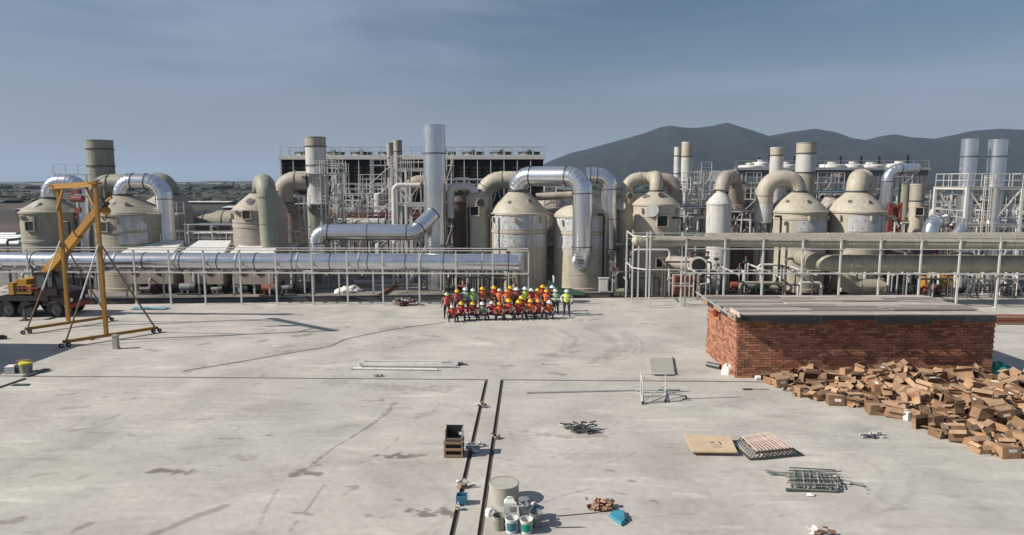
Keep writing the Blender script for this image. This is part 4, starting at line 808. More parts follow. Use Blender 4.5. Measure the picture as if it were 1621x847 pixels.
for i, px in enumerate(sorted([rnd.uniform(1085, 1210) for _ in range(10)]+[rnd.uniform(720, 765) for _ in range(3)]+[rnd.uniform(965, 1000) for _ in range(5)]+[rnd.uniform(1400, 1500) for _ in range(6)])): valve(px, rnd.uniform(400, 440), rnd.uniform(54, 56), ORD[i])
# distant town on the plain
TX = sorted(rnd.uniform(5, 440) for _ in range(16))
for i in range(16):
    px = TX[i]; Y = rnd.uniform(900, 1900); x = xat(px, Y); h = rnd.uniform(5, 13) if i < 22 else rnd.uniform(4, 9); wd = rnd.uniform(12, 45)
    T = thing('distant_building', 'tiny pale building on the far plain, %s from the left of those on the horizon' % ORD[i], 'building', (x, Y, -1), 'pale buildings of the far town'); MB().box((x, Y, h/2-1), (wd, 15, h)).build('wall', M['pale'] if i % 2 else M['conc'], T); MB().box((x, Y, h-.8), (wd*1.04, 16, .5)).build('roof', M['greyf'], T)
# ================= pipe racks on the slab edge
YR = 49.7
def rack(label, px0, px1, py_foot, zlow, zhigh, ztop, sp, posts=None, backoff=.5, m=M['rack'], Yb=None, mid=None):
    xa, xb = xat(px0, YR, py_foot), xat(px1, YR, py_foot); T = thing('pipe_rack', label, 'pipe rack', ((xa+xb)/2, YR, 0))
    n = round((xb-xa)/sp)
    for i in range(n+1):
        x = xa+(xb-xa)*i/n + rnd.uniform(-.06, .06); bar('post', (x, YR, 0), (x+rnd.uniform(-.05, .05), YR, ztop), .11, .11, m, T)
        bar('base_plate', (x, YR, .002), (x, YR, .02), .3, .3, m, T)
        xb_ = x+sp*.4; yb = FAR_Y(x)+GAP+.5
        if i < n: bar('post', (xb_, yb, .2), (xb_, yb, zlow-.06), .1, .1, m, T); bar('cross_beam', (xb_, YR+.06, zlow-.12), (xb_, yb, zlow-.12), .1, .1, m, T)
        bar('cross_beam', (x, YR+.06, zlow-.02), (x, YR+1.7, zlow-.02), .1, .1, m, T)
    for z in [zlow]+([zhigh] if zhigh else [])+([ztop]): bar('long_beam', (xa, YR-.07, z), (xb, YR-.07, z), .06 if z != zlow else .09, .06 if z != zlow else .1, m, T)
    for z in (zlow, ztop): bar('long_beam', (xa, YR+1.75, z), (xb, YR+1.75, z), .06, .06, m, T)
    return T, xa, xb
zl = zat(433, YR); zt = zat(397, YR)
rack('long grey pipe rack under the big silver pipe on the left', -60, 836, 488, zl, None, zt, 2.62)
px0 = V(xat(-60, 50.6), 50.6, zat(418, 50.6, 100)); px1 = V(xat(823, 50.6), 50.6, zat(410.5, 50.6, 800)); px0.z = px1.z = (px0.z+px1.z)/2
T = duct('silver_pipe', 'very long horizontal silver clad pipe on the left rack', [px0, px1], .655, M['silver'], caps=True, cat='pipe', rings=2.75, ringm=M['dsteel'])
MB().tube([px1+V(-.05, 0, 0), px1+V(.25, 0, 0), px1+V(.3, 0, 0)], [.67, .67, .5], 24).build('end_cap', M['galv'], T)
for k in range(9): ring('clamp', px0.lerp(px1, (k+.6)/9.2), px1-px0, .66, M['galv'], T, .12)
zl = zat(431, YR); zm = zat(393, YR); zt = zat(374, YR)
rack('tall grey pipe rack on the right behind the brick hut', 1083, 1700, 484, zl, zm, zt, 2.82)
T = thing('end_frame', 'white tubular end frame of the right rack beside the tank with the hatch', 'frame', G(1012, 482))
for px, py, tp in ((1000, 479, 364), (1022, 485, 367), (1027, 488, 366), (1077, 484, 367)): g = G(px, py); bar('post', g, (g.x, g.y, zat(tp, g.y, px)), .1, .1, M['white'], T)
for px in (992, 1011): g = V(xat(px, 52.6), 52.6, .2); bar('post', g, (g.x, g.y, zat(365 if px == 992 else 390, 52.6, px)), .1, .1, M['white'], T)
for z in (zat(425, 50), zt): bar('rail', V(xat(1000, 50.8), 50.8, z), V(xat(1024, 49.6), 49.6, z), .07, .07, M['white'], T); bar('rail', V(xat(992, 52.6), 52.6, z+.2), V(xat(1001, 50.8), 50.8, z), .07, .07, M['white'], T); bar('rail', V(xat(1023, 49.6), 49.6, z), V(xat(1083, YR), YR-.1, z), .07, .07, M['white'], T)
T = thing('handrail_run', 'thin white handrail along the top of the right pipe rack', 'railing', V(xat(1200, 51.8), 51.8, zat(374, 51)))
T = T
a, b_ = V(xat(992, 51.9), 51.9, zt-.75), V(xat(1625, 51.9), 51.9, zt-.75); handrail(T, [a, b_], M['white'], h=.85, post=2.8)
for k in range(8): x = a.x+(b_.x-a.x)*(k+.4)/8; bar('bracket', (x, 51.9, zt-.3), (x+1.3, 50.3, zt-.55), .06, .06, M['white'], T)
T = duct('front_pipe', 'long slim beige pipe, upper front one on the right rack', [V(xat(1006, 50), 50.1, zat(381, 50)), V(xat(1700, 50), 50.1, zat(388, 50, 1400))], .37, M['olive'], caps=True, cat='pipe', group='long pipes on the right rack')
MB().tube([V(xat(1000, 50), 50.1, zat(381, 50)), V(xat(1003, 50), 50.1, zat(381, 50)), V(xat(1007, 50), 50.1, zat(381, 50))], [.1, .33, .375], 18).build('end_cap', M['cream'], T)
duct('back_pipe', 'long slim beige pipe, upper back one on the right rack', [V(xat(1118, 51), 51.2, zat(379, 51)), V(xat(1700, 51), 51.2, zat(378, 51, 1400))], .5, M['olive'], caps=True, cat='pipe', group='long pipes on the right rack')
T = duct('low_pipe', 'thick olive pipe on the lower level of the right rack', [V(xat(1282, 53.5), 55.5, zat(413, 52)), V(xat(1290, 52), 50.9, zat(415, 50.9)), V(xat(1700, 50.9), 50.9, zat(417, 50.9, 1400))], .64, M['olive'], R=1.6, cat='pipe', group='long pipes on the right rack', rings=2.4)
duct('low_pipe', 'thick brown pipe branching below the olive pipe', [V(xat(1340, 54), 54, zat(430, 54)), V(xat(1345, 54), 54, zat(452, 54)), V(xat(1400, 54), 54, zat(452, 54))], .65, M['olive'], R=.9, group='fibreglass ducts')
duct('vent_duct', 'grey horizontal duct with an open dark mouth right of the hatch tank', [V(xat(1060, 56), 56, zat(414, 56)), V(xat(1098, 54.5), 54.2, zat(417, 54.5)), V(xat(1107, 53), 53.2, zat(419, 53))], .55, M['greyf'], R=1.1, group='fibreglass ducts')
T = thing('duct_mouth', 'round dark open flange facing the yard right of the hatch tank', 'flange', V(xat(1108, 53), 53.1, FZ)); x = xat(1107.5, 53); z = zat(419, 53)
MB().cyl((x, 53.2, z), (x-.05, 52.95, z), .66, seg=24).build('flange', M['pale'], T); MB().cyl((x-.05, 52.95, z), (x-.06, 52.9, z), .53, seg=24).build('bore', M['dark'], T); bar('stand', (x, 53.2, FZ), (x, 53.2, z-.62), .16, .16, M['galv'], T)
# workbench frame and drums below
T = thing('stair_frame', 'pale tubular work frame at the kerb right of the hatch tank', 'frame', (xat(1080, 53), 53, .04))
for px in (1065, 1098): 
    for yy in (52.7, 54): x = xat(px, 53); bar('post', (x, yy, .04 if yy > 53 else .2), (x, yy, 2.0), .08, .08, M['white'], T)
for z in (1.1, 1.98): bar('rail', (xat(1065, 53), 52.7, z), (xat(1098, 53), 52.7, z), .07, .07, M['white'], T); bar('rail', (xat(1065, 53), 54, z), (xat(1098, 53), 54, z), .07, .07, M['white'], T)
boxo('tool_locker', (xat(1083, 54.6), 54.6, .85), (1.4, .8, 1.5), M['redprime'], T)
# grey equipment housings behind the left rack
for i, (p0, p1, lb) in enumerate([(192, 272, 'grey equipment housing with a sloping white roof behind the yellow gantry'), (286, 352, 'grey equipment housing with a sloping white roof, middle of three behind the silver pipe'), (364, 432, 'grey equipment housing with a sloping white roof, right of three behind the silver pipe')]):
    Yh = 54.0; x0, x1 = xat(p0, Yh), xat(p1, Yh); z1 = zat(402, Yh); T = thing('equipment_housing', lb, 'housing', ((x0+x1)/2, Yh+1.5, FZ), 'equipment housings behind the silver pipe')
    z0 = zat(452, Yh)
    MB().box(((x0+x1)/2, Yh+1.6, (z0+z1)/2), (x1-x0-.2, 3.0, z1-z0)).build('casing', M['greyf'], T)
    MB().add([(x0-.1, Yh, z1), (x1+.1, Yh, z1), (x1-.7, Yh+3.3, z1+.75), (x0-.1, Yh+3.3, z1+.75), (x0-.1, Yh, z1-.08), (x1+.1, Yh, z1-.08), (x1-.7, Yh+3.3, z1-.08), (x0-.1, Yh+3.3, z1-.08)], [(0, 1, 2, 3), (4, 7, 6, 5), (0, 4, 5, 1), (1, 5, 6, 2), (2, 6, 7, 3), (3, 7, 4, 0)]).build('roof', M['whitep'], T)
    for k in range(3):
        xx = x0+.5+(x1-x0-1)*k/2
        for yy in (Yh+.3, Yh+2.9): bar('leg', (xx, yy, FZ), (xx, yy, z0), .18, .18, M['galv'], T)
        MB().add([(xx-.5, Yh+.6, z0), (xx+.5, Yh+.6, z0), (xx+.5, Yh+2, z0), (xx-.5, Yh+2, z0), (xx-.12, Yh+1.1, z0-.75), (xx+.12, Yh+1.1, z0-.75), (xx+.12, Yh+1.4, z0-.75), (xx-.12, Yh+1.4, z0-.75)], [(0, 1, 5, 4), (1, 2, 6, 5), (2, 3, 7, 6), (3, 0, 4, 7), (4, 5, 6, 7)]).build('hopper', M['greyf'], T)
    for xx in (x0+.9, x1-1.2): MB().cyl((xx, Yh+.05, (z0+z1)/2-.3), (xx, Yh+.12, (z0+z1)/2-.3), .28, seg=16).build('inspection_port', M['dark'], T)
platform('railed walkway above the white roofed housings', xat(276, 58), xat(472, 58), 57.6, 59, zat(388, 58), M['white'], nx=6, braces=False, col=.12)
platform('low railed landing left of the walkway above the housings', xat(262, 57), xat(276, 57), 56.4, 57.4, zat(393, 57), M['white'], nx=1, braces=False, col=.12, rails=True)
# pumps, pipe runs and junk under the racks
def pump(label, px, py, m, s=1.0, grp='pumps under the racks'):
    g = G(px, py, FZ); x, y = g.x, g.y; T = thing('pump', label, 'pump', (x, y, FZ), grp)
    boxo('base_frame', (x, y, FZ+.08), (1.5*s, .6*s, .12), M['dsteel'], T); MB().cyl((x-.6*s, y, .55*s), (x+.15*s, y, .55*s), .27*s, seg=14).build('motor', m, T)
    MB().cyl((x+.2*s, y, .55*s), (x+.55*s, y, .55*s), .36*s, seg=14).build('pump_casing', M['dsteel'], T); MB().tube(route([(x+.4*s, y, .8*s), (x+.4*s, y, 1.6*s), (x+.4*s, y+1.5, 1.6*s)], .2, 4), .1*s, 8).build('outlet_pipe', M['pale'], T)
    for sx in (-.4, 0): boxo('foot', (x+sx*s, y, .22*s), (.12, .5*s, .3*s), m, T)
for i in range(22):
    px = [30, 70, 232, 262, 300, 345, 384, 430, 455, 480, 715, 735, 870, 985, 1120, 1168, 1195, 1228, 1430, 1475, 1545, 1600][i]; c_ = ['blue', 'green', 'dsteel', 'red'][i % 4]
    pump('%s motor pump under the racks, %s of its colour from the left' % ({'blue': 'dull grey', 'green': 'grey green', 'dsteel': 'dark steel', 'red': 'red brown'}[c_], ORD[i//4]), px, 466+rnd.uniform(-4, 3), M[{'blue': 'greyb', 'green': 'green', 'dsteel': 'dsteel', 'red': 'redprime'}[c_]], rnd.uniform(.8, 1.2), {'blue': 'grey pumps under the racks', 'green': 'grey green pumps under the racks', 'dsteel': 'dark pumps under the racks', 'red': 'red brown pumps under the racks'}[c_])
runs = []
for i in range(64): runs.append(rnd.choice([rnd.uniform(0, 500), rnd.uniform(700, 770), rnd.uniform(962, 1130), rnd.uniform(1130, 1640), rnd.uniform(1130, 1640)]))
runs.sort(); seen = {}
for i, px in enumerate(runs):
    y = rnd.uniform(53.7, 57); x = xat(px, y); z1 = rnd.uniform(1, 3.6); x2 = x+rnd.choice((-1, 1))*rnd.uniform(.8, 4); k = [1, 0, 1, 2, 1][i % 5]; hk = i % 4 == 0
    cn = ['pale plastic', 'dark steel', 'olive'][k]; sec = 'left' if px < 900 else 'right'; seen[cn, sec] = seen.get((cn, sec), 0)+1
    pipe('%s pipe low under the %s rack, %s of its colour from the left' % (cn, sec, ORD[seen[cn, sec]-1]), [(x, y, FZ+.05), (x, y, z1), (x2, y, z1), (x2, y, FZ+.05)] if not hk else [(x, y, FZ), (x, y, z1+.8), (x, y+3, z1+.8)], rnd.uniform(.05, .12), [M['pale'], M['dsteel'], M['olive']][k], group=['pale pipe runs under the racks', 'dark pipe runs under the racks', 'olive pipe runs under the racks'][k])
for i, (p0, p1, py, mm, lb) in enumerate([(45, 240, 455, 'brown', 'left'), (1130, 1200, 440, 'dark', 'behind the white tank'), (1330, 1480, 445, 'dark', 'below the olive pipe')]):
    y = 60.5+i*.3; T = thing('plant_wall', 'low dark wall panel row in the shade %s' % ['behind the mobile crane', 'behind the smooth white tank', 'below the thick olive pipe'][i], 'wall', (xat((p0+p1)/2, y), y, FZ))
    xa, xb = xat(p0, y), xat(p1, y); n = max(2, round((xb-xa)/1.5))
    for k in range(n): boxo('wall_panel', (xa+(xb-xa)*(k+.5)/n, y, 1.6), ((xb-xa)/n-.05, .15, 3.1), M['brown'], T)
# yellow machine and bright bits seen under the right rack
g = V(xat(1485, 57), 57, FZ); T = thing('generator', 'yellow generator set under the thick olive pipe at the right', 'generator', g)
MB().box(g+V(0, 0, .75), (2.4, 1.1, 1.1)).build('engine_housing', M['craney'], T); boxo('skid', g+V(0, 0, .1), (2.8, 1.2, .18), M['dsteel'], T); MB().cyl(g+V(.6, 0, 1.3), g+V(.6, 0, 2.0), .12, seg=10).build('exhaust', M['rust'], T); boxo('vent_grille', g+V(-.4, -.56, .8), (.9, .04, .7), M['dark'], T); MB().cyl(g+V(-.9, 0, 1.3), g+V(-.2, 0, 1.3), .3, seg=12).build('air_filter', M['craney'], T)
T = thing('scaffold_bay', 'pale tubular scaffold bay under the rack at the far right', 'scaffold', (xat(1545, 53.5), 53.5, FZ))
for px in (1527, 1545, 1570, 1598, 1625):
    for yy in (52.8, 54.2): x = xat(px, 53.5); rod('standard', (x, yy, .2), (x, yy, 2.9), .045, M['white'], T, 8)
for z in (.8, 1.7, 2.6): rod('ledger', (xat(1527, 53), 52.8, z), (xat(1625, 53), 52.8, z), .04, M['white'] if z > 1 else M['rust'], T, 8)
for p0, p1 in ((1527, 1545), (1570, 1545), (1570, 1598), (1625, 1598)): rod('brace', (xat(p0, 53), 52.75, .3), (xat(p1, 53), 52.75, 2.6), .035, M['white'], T, 8)
ladder(T, xat(1536, 53), 52.6, .2, 3.0, M['white'], False, .5)
# ================= yellow gantry hoist on the slab
YG = M['yellow']
LB0, LB1, LM = G(45, 528), G(170, 509), G(111, 517); RB0, RB1, RM = G(106, 549), G(245, 527), G(175, 541)
T = thing('gantry_hoist', 'tall yellow gantry frame with two splayed leg frames and a red chain hoist', 'gantry', (LM+RM)/2)
tops = []
for (a, b, mpt, tp) in ((LB0, LB1, LM, (87, 294)), (RB0, RB1, RM, (150, 290))):
    a = a+V(0, 0, .3); b = b+V(0, 0, .3); mid = a.lerp(b, (mpt-a).dot(b-a)/(b-a).length_squared)
    top = V(mid.x, mid.y, 0); top.z = W(tp[0], tp[1], mid.y).z; tt = W(tp[0], tp[1], mid.y); top = V(tt.x, mid.y, tt.z)
    d = (b-a).normalized(); nrm = V(-d.y, d.x, 0)
    bar('base_beam', a-d*.1, b+d*.1, .15, .17, YG, T)
    f = bar('leg', mid+V(0, 0, .1), top, .19, .17, YG, T)
    for e_, mm in ((a, 0), (b, 1)):
        q = e_.lerp(top, .55) if False else e_ + (mid.lerp(top, .62)-e_)*1.0
        k = e_.lerp(q, .42); rod('brace', e_+V(0, 0, .1), k, .05, M['brownleg'], T, 8); rod('brace', k, q, .045, M['white'] if not mm else M['brownleg'], T, 8)
        for s in (-.3, .3):
            c = e_ + d*(.1 if mm else -.1)+V(0, 0, 0)+d*s*.6; c.z = .12; w_ = MB().cyl(c-nrm*.06, c+nrm*.06, .12, seg=16).build('wheel', M['rubber'], T); MB().cyl(c-nrm*.07, c+nrm*.07, .05, seg=10).build('hub', M['galv'], w_)
        boxo('wheel_bracket', V(e_.x, e_.y, .3), (.34, .24, .16), M['brownleg'], T, math.atan2(d.y, d.x))
    tops.append(top)
bar('top_beam', tops[0]+(tops[0]-tops[1])*.06-V(0, 0, .05), tops[1]+(tops[1]-tops[0])*.02-V(0, 0, .05), .28, .3, YG, T)
for s, t0 in ((tops[0], tops[1]), (tops[1], tops[0])):
    d = (t0-s); bar('knee_brace', s+V(0, 0, -1.5), s+d*.22+V(0, 0, -.2), .12, .12, YG, T)
    boxo('head_plate', s, (.5, .5, .12), YG, T)
h = tops[0].lerp(tops[1], .55)
hb = boxo('hoist_trolley', h-V(0, 0, .42), (.45, .3, .28), M['redprime'], T); 
MB().cyl(h-V(.3, 0, .85), h-V(-.35, 0, .85), .2, seg=14).build('hoist_motor', M['redprime'], T)
for s in (-.1, .12): rod('chain', h-V(s, 0, .9), h-V(s, 0, 1.5), .03, M['dsteel'], T, 6)
MB().box(h-V(0, 0, 1.5), (.34, .2, .3)).tube([h-V(0, 0, 1.6), h-V(.02, 0, 1.85), h-V(.13, 0, 1.95), h-V(.22, 0, 1.85)], .05, 8).build('hook_block', M['redprime'], T)
p = G(184, 552); T = thing('bollard', 'grey brown concrete block post standing at the front gantry foot', 'post', p)
MB().box(p+V(0, 0, .36), (.26, .24, .68)).box(p+V(0, 0, .73), (.3, .28, .08)).box(p+V(0, 0, .03), (.32, .3, .06)).build('block', M['conc'], T)
p = G(146, 538); T = thing('anchor_stub', 'short dark pipe stub on the slab between the gantry feet', 'pipe', p); MB().cyl(p, p+V(0, 0, .25), .06, seg=10).cyl(p, p+V(0, 0, .03), .12, seg=10).build('stub', M['dsteel'], T)
# ================= mobile crane
def crane():
    y = 45.6; x0 = xat(-70, y, 490); x1 = xat(128, y, 490); L_ = x1-x0; T = thing('mobile_crane', 'dark truck mounted crane with an orange boom, parked behind the yellow gantry', 'crane truck', ((x0+x1)/2, y, 0))
    MB().box(((x0+x1)/2, y, .95), (L_, 1.0, .35)).build('chassis', M['black'], T)
    bx = MB().box(((x0+x1)/2-.6, y, 1.3), (L_-1.6, 2.4, .35)); bx.build('deck', M['black'], T)
    MB().box(((x0+x1)/2-2, y-.9, .95), (3.0, .5, .5)).build('tool_box', M['black'], T)
    cabm = mat('dark maroon paint', (.028, .014, .014), .5, .1, .2, 3)
    wx = xat(62, y, 492)
    def wheel(x, r=.55):
        for s in (-1, 1):
            w_ = MB().lathe([(.3, -.16), (r*.93, -.18), (r, -.12), (r, .12), (r*.93, .18), (.3, .16)], (0, 0, 0), 24)
            w_.v = [(a, c*1, -b) if False else (a+x, y+s*1.05+c, b+r) for a, b, c in w_.v]
            o = w_.build('wheel', M['rubber'], T); MB().cyl((x, y+s*1.05-.13, r), (x, y+s*1.05+.13, r), .3, seg=16).cyl((x, y+s*1.05-.2, r), (x, y+s*1.05+.2, r), .12, seg=10).build('rim', M['dsteel'], o)
    for x in (wx, wx-1.35, wx-2.7, x1-1.0): wheel(x)
    # driving cab at the front
    cx = x1-.95; MB().add([(cx-.9, y-1.15, .8), (cx+.85, y-1.15, .8), (cx+.85, y+1.15, .8), (cx-.9, y+1.15, .8), (cx-.9, y-1.1, 2.0), (cx+.8, y-1.1, 1.7), (cx+.8, y+1.1, 1.7), (cx-.9, y+1.1, 2.0)], [(0, 3, 2, 1), (4, 5, 6, 7), (0, 1, 5, 4), (1, 2, 6, 5), (2, 3, 7, 6), (3, 0, 4, 7)]).build('front_cab', cabm, T)
    MB().box((cx+.88, y, .75), (.15, 2.3, .35)).build('bumper', M['red'], T)
    for s in (-.8, .8): MB().cyl((cx+.86, y+s, 1.15), (cx+.92, y+s, 1.15), .14, seg=14).build('headlight', M['whitep'], T)
    # slewing house with operator cab
    hx = xat(92, y, 450); o = MB().add([(hx-.85, y-1.2, 1.5), (hx+.75, y-1.2, 1.5), (hx+.75, y-.1, 1.5), (hx-.85, y-.1, 1.5), (hx-.8, y-1.15, 3.05), (hx+.45, y-1.15, 3.05), (hx+.45, y-.15, 3.05), (hx-.8, y-.15, 3.05)], [(0, 3, 2, 1), (4, 5, 6, 7), (0, 1, 5, 4), (1, 2, 6, 5), (2, 3, 7, 6), (3, 0, 4, 7)]).build('operator_cab', cabm, T)
    MB().box((hx-.3, y-1.2, 2.45), (.55, .06, .8)).build('side_window', M['glass'], o); MB().box((hx+.3, y-1.19, 2.45), (.3, .05, .7)).build('quarter_window', M['glass'], o); 
    MB().add([(hx+.70, y-1.05, 1.9), (hx+.70, y-.25, 1.9), (hx+.52, y-.25, 2.95), (hx+.52, y-1.05, 2.95)], [(0, 1, 2, 3)]).build('windscreen', M['glass'], o)
    ex = xat(52, y, 460); e = MB().box((ex+.2, y-.2, 1.9), (1.1, 1.9, .6)).box((ex-.05, y-.2, 2.35), (.7, 1.5, .4)); e.build('engine_cover', M['craney'], T)
    boxo('counterweight', (ex-.6, y-.2, 1.95), (.35, 2.0, .8), M['craney'], T); 
    for k in range(3): boxo('vent_slot', (ex-.3+.3*k, y-1.17, 1.95), (.18, .04, .4), M['dark'], T)
    MB().cyl((ex-.2, y+.4, 2.6), (ex-.2, y+.4, 3.1), .07, seg=8).build('exhaust', M['dsteel'], T)
    MB().cyl((hx-.2, y, 1.45), (hx-.2, y, 1.65), .9, seg=20).build('slew_ring', M['dsteel'], T)
    b0 = W(58, 452, y-.2); b1 = W(163, 322, y-2.2)
    d = (b1-b0).normalized(); bar('boom_base', b0, b0.lerp(b1, .62), .42, .58, M['craney'], T); bar('boom_section', b0.lerp(b1, .55), b0.lerp(b1, .97), .32, .44, YG, T)
    bar('boom_head', b0.lerp(b1, .95), b0.lerp(b1, 1.03), .44, .5, M['dsteel'], T)
    for t in (.18, .4, .62): bar('boom_collar', b0.lerp(b1, t), b0.lerp(b1, t+.02), .46, .64, YG, T)
    rod('lift_cylinder', V(hx-.1, y-.3, 1.8), b0.lerp(b1, .5)-V(0, 0, .3), .13, M['dsteel'], T, 12); j = W(168, 316, b1.y); bar('jib', b1, W(177, 312, b1.y-.3), .12, .14, YG, T)
    MB().cyl(b1+V(0, -.3, 0), b1+V(0, .3, 0), .2, seg=14).build('sheave', M['dsteel'], T)
    q = W(168, 334, b1.y); rod('hoist_rope', W(167, 318, b1.y), q, .02, M['dsteel'], T, 6)
    hk = MB().cyl(q+V(0, -.12, 0), q+V(0, .12, 0), .26, seg=16).build('hook_block', YG, T); MB().tube([q-V(0, 0, .2), q-V(.02, 0, .45), q-V(.12, 0, .6), q-V(.26, 0, .5)], .06, 8).build('hook', M['dsteel'], hk)
    for x in (x0+1.0, x1-2.3):
        for s in (-1,): bar('outrigger', (x, y+s*1.0, .9), (x, y+s*2.3, .9), .22, .22, M['black'], T); bar('outrigger_jack', (x, y+s*2.2, .05), (x, y+s*2.2, .95), .14, .14, M['dsteel'], T); boxo('foot_pad', (x, y+s*2.2, .04), (.45, .45, .07), M['dsteel'], T)
    bar('red_stripe', (x1-3.4, y-1.22, 2.0), (x1-2.0, y-1.22, 2.0), .04, .1, M['red'], T)
    # tarpaulin bundle lying on its deck
    r2 = random.Random(2); p = W(24, 470, y-.3); p.z = 1.48; S = thing('canvas_bundle', 'crumpled pale grey canvas bundle on the deck of the crane truck', 'bundle', p)
    b = MB(); n1, n2 = 14, 8; vs = []
    for j in range(n2):
        for i in range(n1):
            a = 2*PI*i/n1; t = j/(n2-1)*PI/2; k = 1+.22*(r2.random()-.5); vs.append((p.x+1.25*math.cos(t)*math.cos(a)*k, p.y+.8*math.cos(t)*math.sin(a)*k, p.z+.62*math.sin(t)*k))
    b.add(vs, [(j*n1+i, j*n1+(i+1) % n1, (j+1)*n1+(i+1) % n1, (j+1)*n1+i) for j in range(n2-1) for i in range(n1)]); b.build('canvas', mat('pale canvas', (.33, .32, .3), .8, 0, .2, 3), S)
crane()
# site cabin beyond the left edge of the frame; its shadow reaches into the picture
T = thing('site_cabin', 'white portable site cabin standing at the left of the yard', 'cabin', (-32.2, 30.5, 0))
MB().box((-32.4, 30.2, 1.5), (6.0, 11.2, 2.8)).build('wall', M['whitep'], T); boxo('roof', (-32.4, 30.2, 2.98), (6.3, 11.5, .16), M['galv'], T)
for k in range(3): w_ = boxo('window_frame', (-29.38, 27+3*k, 1.7), (.08, 1.2, 1.0), M['galv'], T); boxo('pane', (-29.34, 27+3*k, 1.7), (.06, 1.0, .8), M['glass'], T)
# ================= brick hut
HROT = math.radians(1.8)
def hut():
    fl = G(1165, 598); fr = V(xat(1567, fl.y, 598)+.30, fl.y, 0); zt = zat(503, fl.y, 1165); z_r = zat(498, fl.y-.55, 1165)
    bk = G(1125, 466, z_r).y; y0, y1 = fl.y, bk-.3; x0, x1 = fl.x, fr.x
    T = thing('brick_hut', 'long low red brick hut with a weathered plank roof beside the cardboard heap', 'hut', (x0, y0, 0))
    T.rotation_euler = (0, 0, HROT)
    MB().box(((x0+x1)/2, (y0+y1)/2, zt/2), (x1-x0-.06, y1-y0-.06, zt)).build('mortar_core', M['brickdust'], T)
    ch, bl, th = .125, .36, .018                       # course, stretcher
    def brick_list():
        out = []; n = int(zt/ch)
        for c in range(n):
            z = (c+.5)*ch; off = bl/2 if c % 2 else 0
            x = x0-off if not off else x0-off+0
            while x < x1-.02:
                a, b = max(x, x0), min(x+bl, x1)
                if b-a > .06: out.append(('f', (a+b)/2, z, b-a-th))
                x += bl
            y = y0 + (0.09 if c % 2 else .0)
            while y < y1-.02:
                b = min(y+bl, y1)
                if b-y > .06: out.append(('l', (y+b)/2, z, b-y-th))
                y += bl
        return out
    bl_ = brick_list(); fronts = [b for b in bl_ if b[0] == 'f']; lefts = [b for b in bl_ if b[0] == 'l']
    fronts.sort(key=lambda b: (b[2] > 1.62 or b[2] < .8, -b[2], b[1])); rnd.shuffle(fronts); 
    single = sorted([b for b in fronts if b[3] > .2], key=lambda b: b[2])[:300]; ss = set(id(b) for b in single)
    st = MB()
    for b in bl_:
        pr = rnd.uniform(-.008, .01); hgt = ch-th
        if b[0] == 'f': c = (b[1], y0+.02-pr, b[2]); d = (b[3], .1, hgt)
        else: c = (x0+.02-pr, b[1], b[2]); d = (.1, b[3], hgt)
        if id(b) in ss: boxo('brick', c, d, M['brick'], T)
        else: st.box(c, d, mi=0)
    st.build('brickwork', M['brick2'], T, kind='stuff')
    # roof: timber bearers, planks on top, dark formwork boards along the front
    rx0, rx1, ry0, ry1 = xat(1166, fl.y-.55, 498), xat(1576, fl.y-.55, 491)+.30, fl.y-.58, bk
    zb = zt+.02
    boxo('roof_slab', ((rx0+rx1)/2, (ry0+ry1)/2+.05, z_r-.13), (rx1-rx0-.1, ry1-ry0-.12, .12), M['conc'], T)
    nrow = 10
    for j in range(nrow):
        yy = ry0+(ry1-ry0)*(j+.5)/nrow; w_ = (ry1-ry0)/nrow-.085; x = rx0-rnd.uniform(0, .12)+ (.1 if j % 2 else 0)
        while x < rx1-.1:
            l_ = min(rnd.uniform(2.6, 4.2), rx1-x+rnd.uniform(0, .1)); 
            if rx1-(x+l_) < .8: l_ = rx1-x+rnd.uniform(-.05, .1)
            q = boxo('plank', (x+l_/2, yy, z_r-.05+rnd.uniform(-.02, .02)+(.03 if j % 2 == 0 else 0)), (l_-.03, w_, .05), M['plank'], T, rnd.uniform(-.002, .002)); x += l_
    for j in range(13):
        x = rx0+.3+(rx1-rx0-.6)*j/12; boxo('bearer', (x, (ry0+ry1)/2, z_r-.235), (.09, ry1-ry0-.06, .09), M['wood'], T)
    x = rx0+.02
    for l_, dz, hh, dy in ((1.5, .03, .26, 0), (2.2, .0, .34, -.06), (.15, -.05, .36, -.07), (2.4, .02, .2, 0), (2.6, -.01, .34, -.05), (1.4, .04, .24, 0), (2.3, .01, .3, 0)):
        if x+l_ > rx1: l_ = rx1-x
        if l_ > .1: boxo('fascia_board', (x+l_/2, ry0+.02+dy, z_r-.08-hh/2+dz), (l_-.03, .045, hh), M['fascia'], T)
        x += l_
    for j in range(5): y = ry0+.1+(ry1-ry0-.2)*(j+.5)/5; boxo('side_board', (rx0-.02, y, z_r-.2), (.05, (ry1-ry0)/5-.03, .28), M['fascia'] if j % 2 else M['wood'], T)
    boxo('side_board', (rx0+.05, ry0+.45, z_r+.02), (.06, 1.3, .22), M['bamboo'], T)
    bar('roof_pole', (rx0-.25, ry1+.2, z_r+.1), (rx0-.1, ry0+.4, z_r-.15), .07, .07, M['galv'], T)
    bk_ = thing('red_bucket', 'small red bucket hanging at the left roof edge of the brick hut', 'bucket', (x0-.25, y0+2.6, zt-.35)); bk_.location = (x0-.25*math.cos(HROT)-2.6*math.sin(HROT), y0+2.6*math.cos(HROT), zt-.35); MB().cyl((x0-.25, y0+2.6, zt-.45), (x0-.25, y0+2.6, zt-.12), .12, .16, seg=14).build('body', M['red'], bk_); MB().tube([(x0-.4, y0+2.6, zt-.14), (x0-.25, y0+2.6, zt+.06), (x0-.1, y0+2.6, zt-.14)], .012, 6).build('handle', M['galv'], bk_)
    return x0, x1-.05, y0, y1, z_r
HX0, HX1, HY0, HY1, HZ = hut()
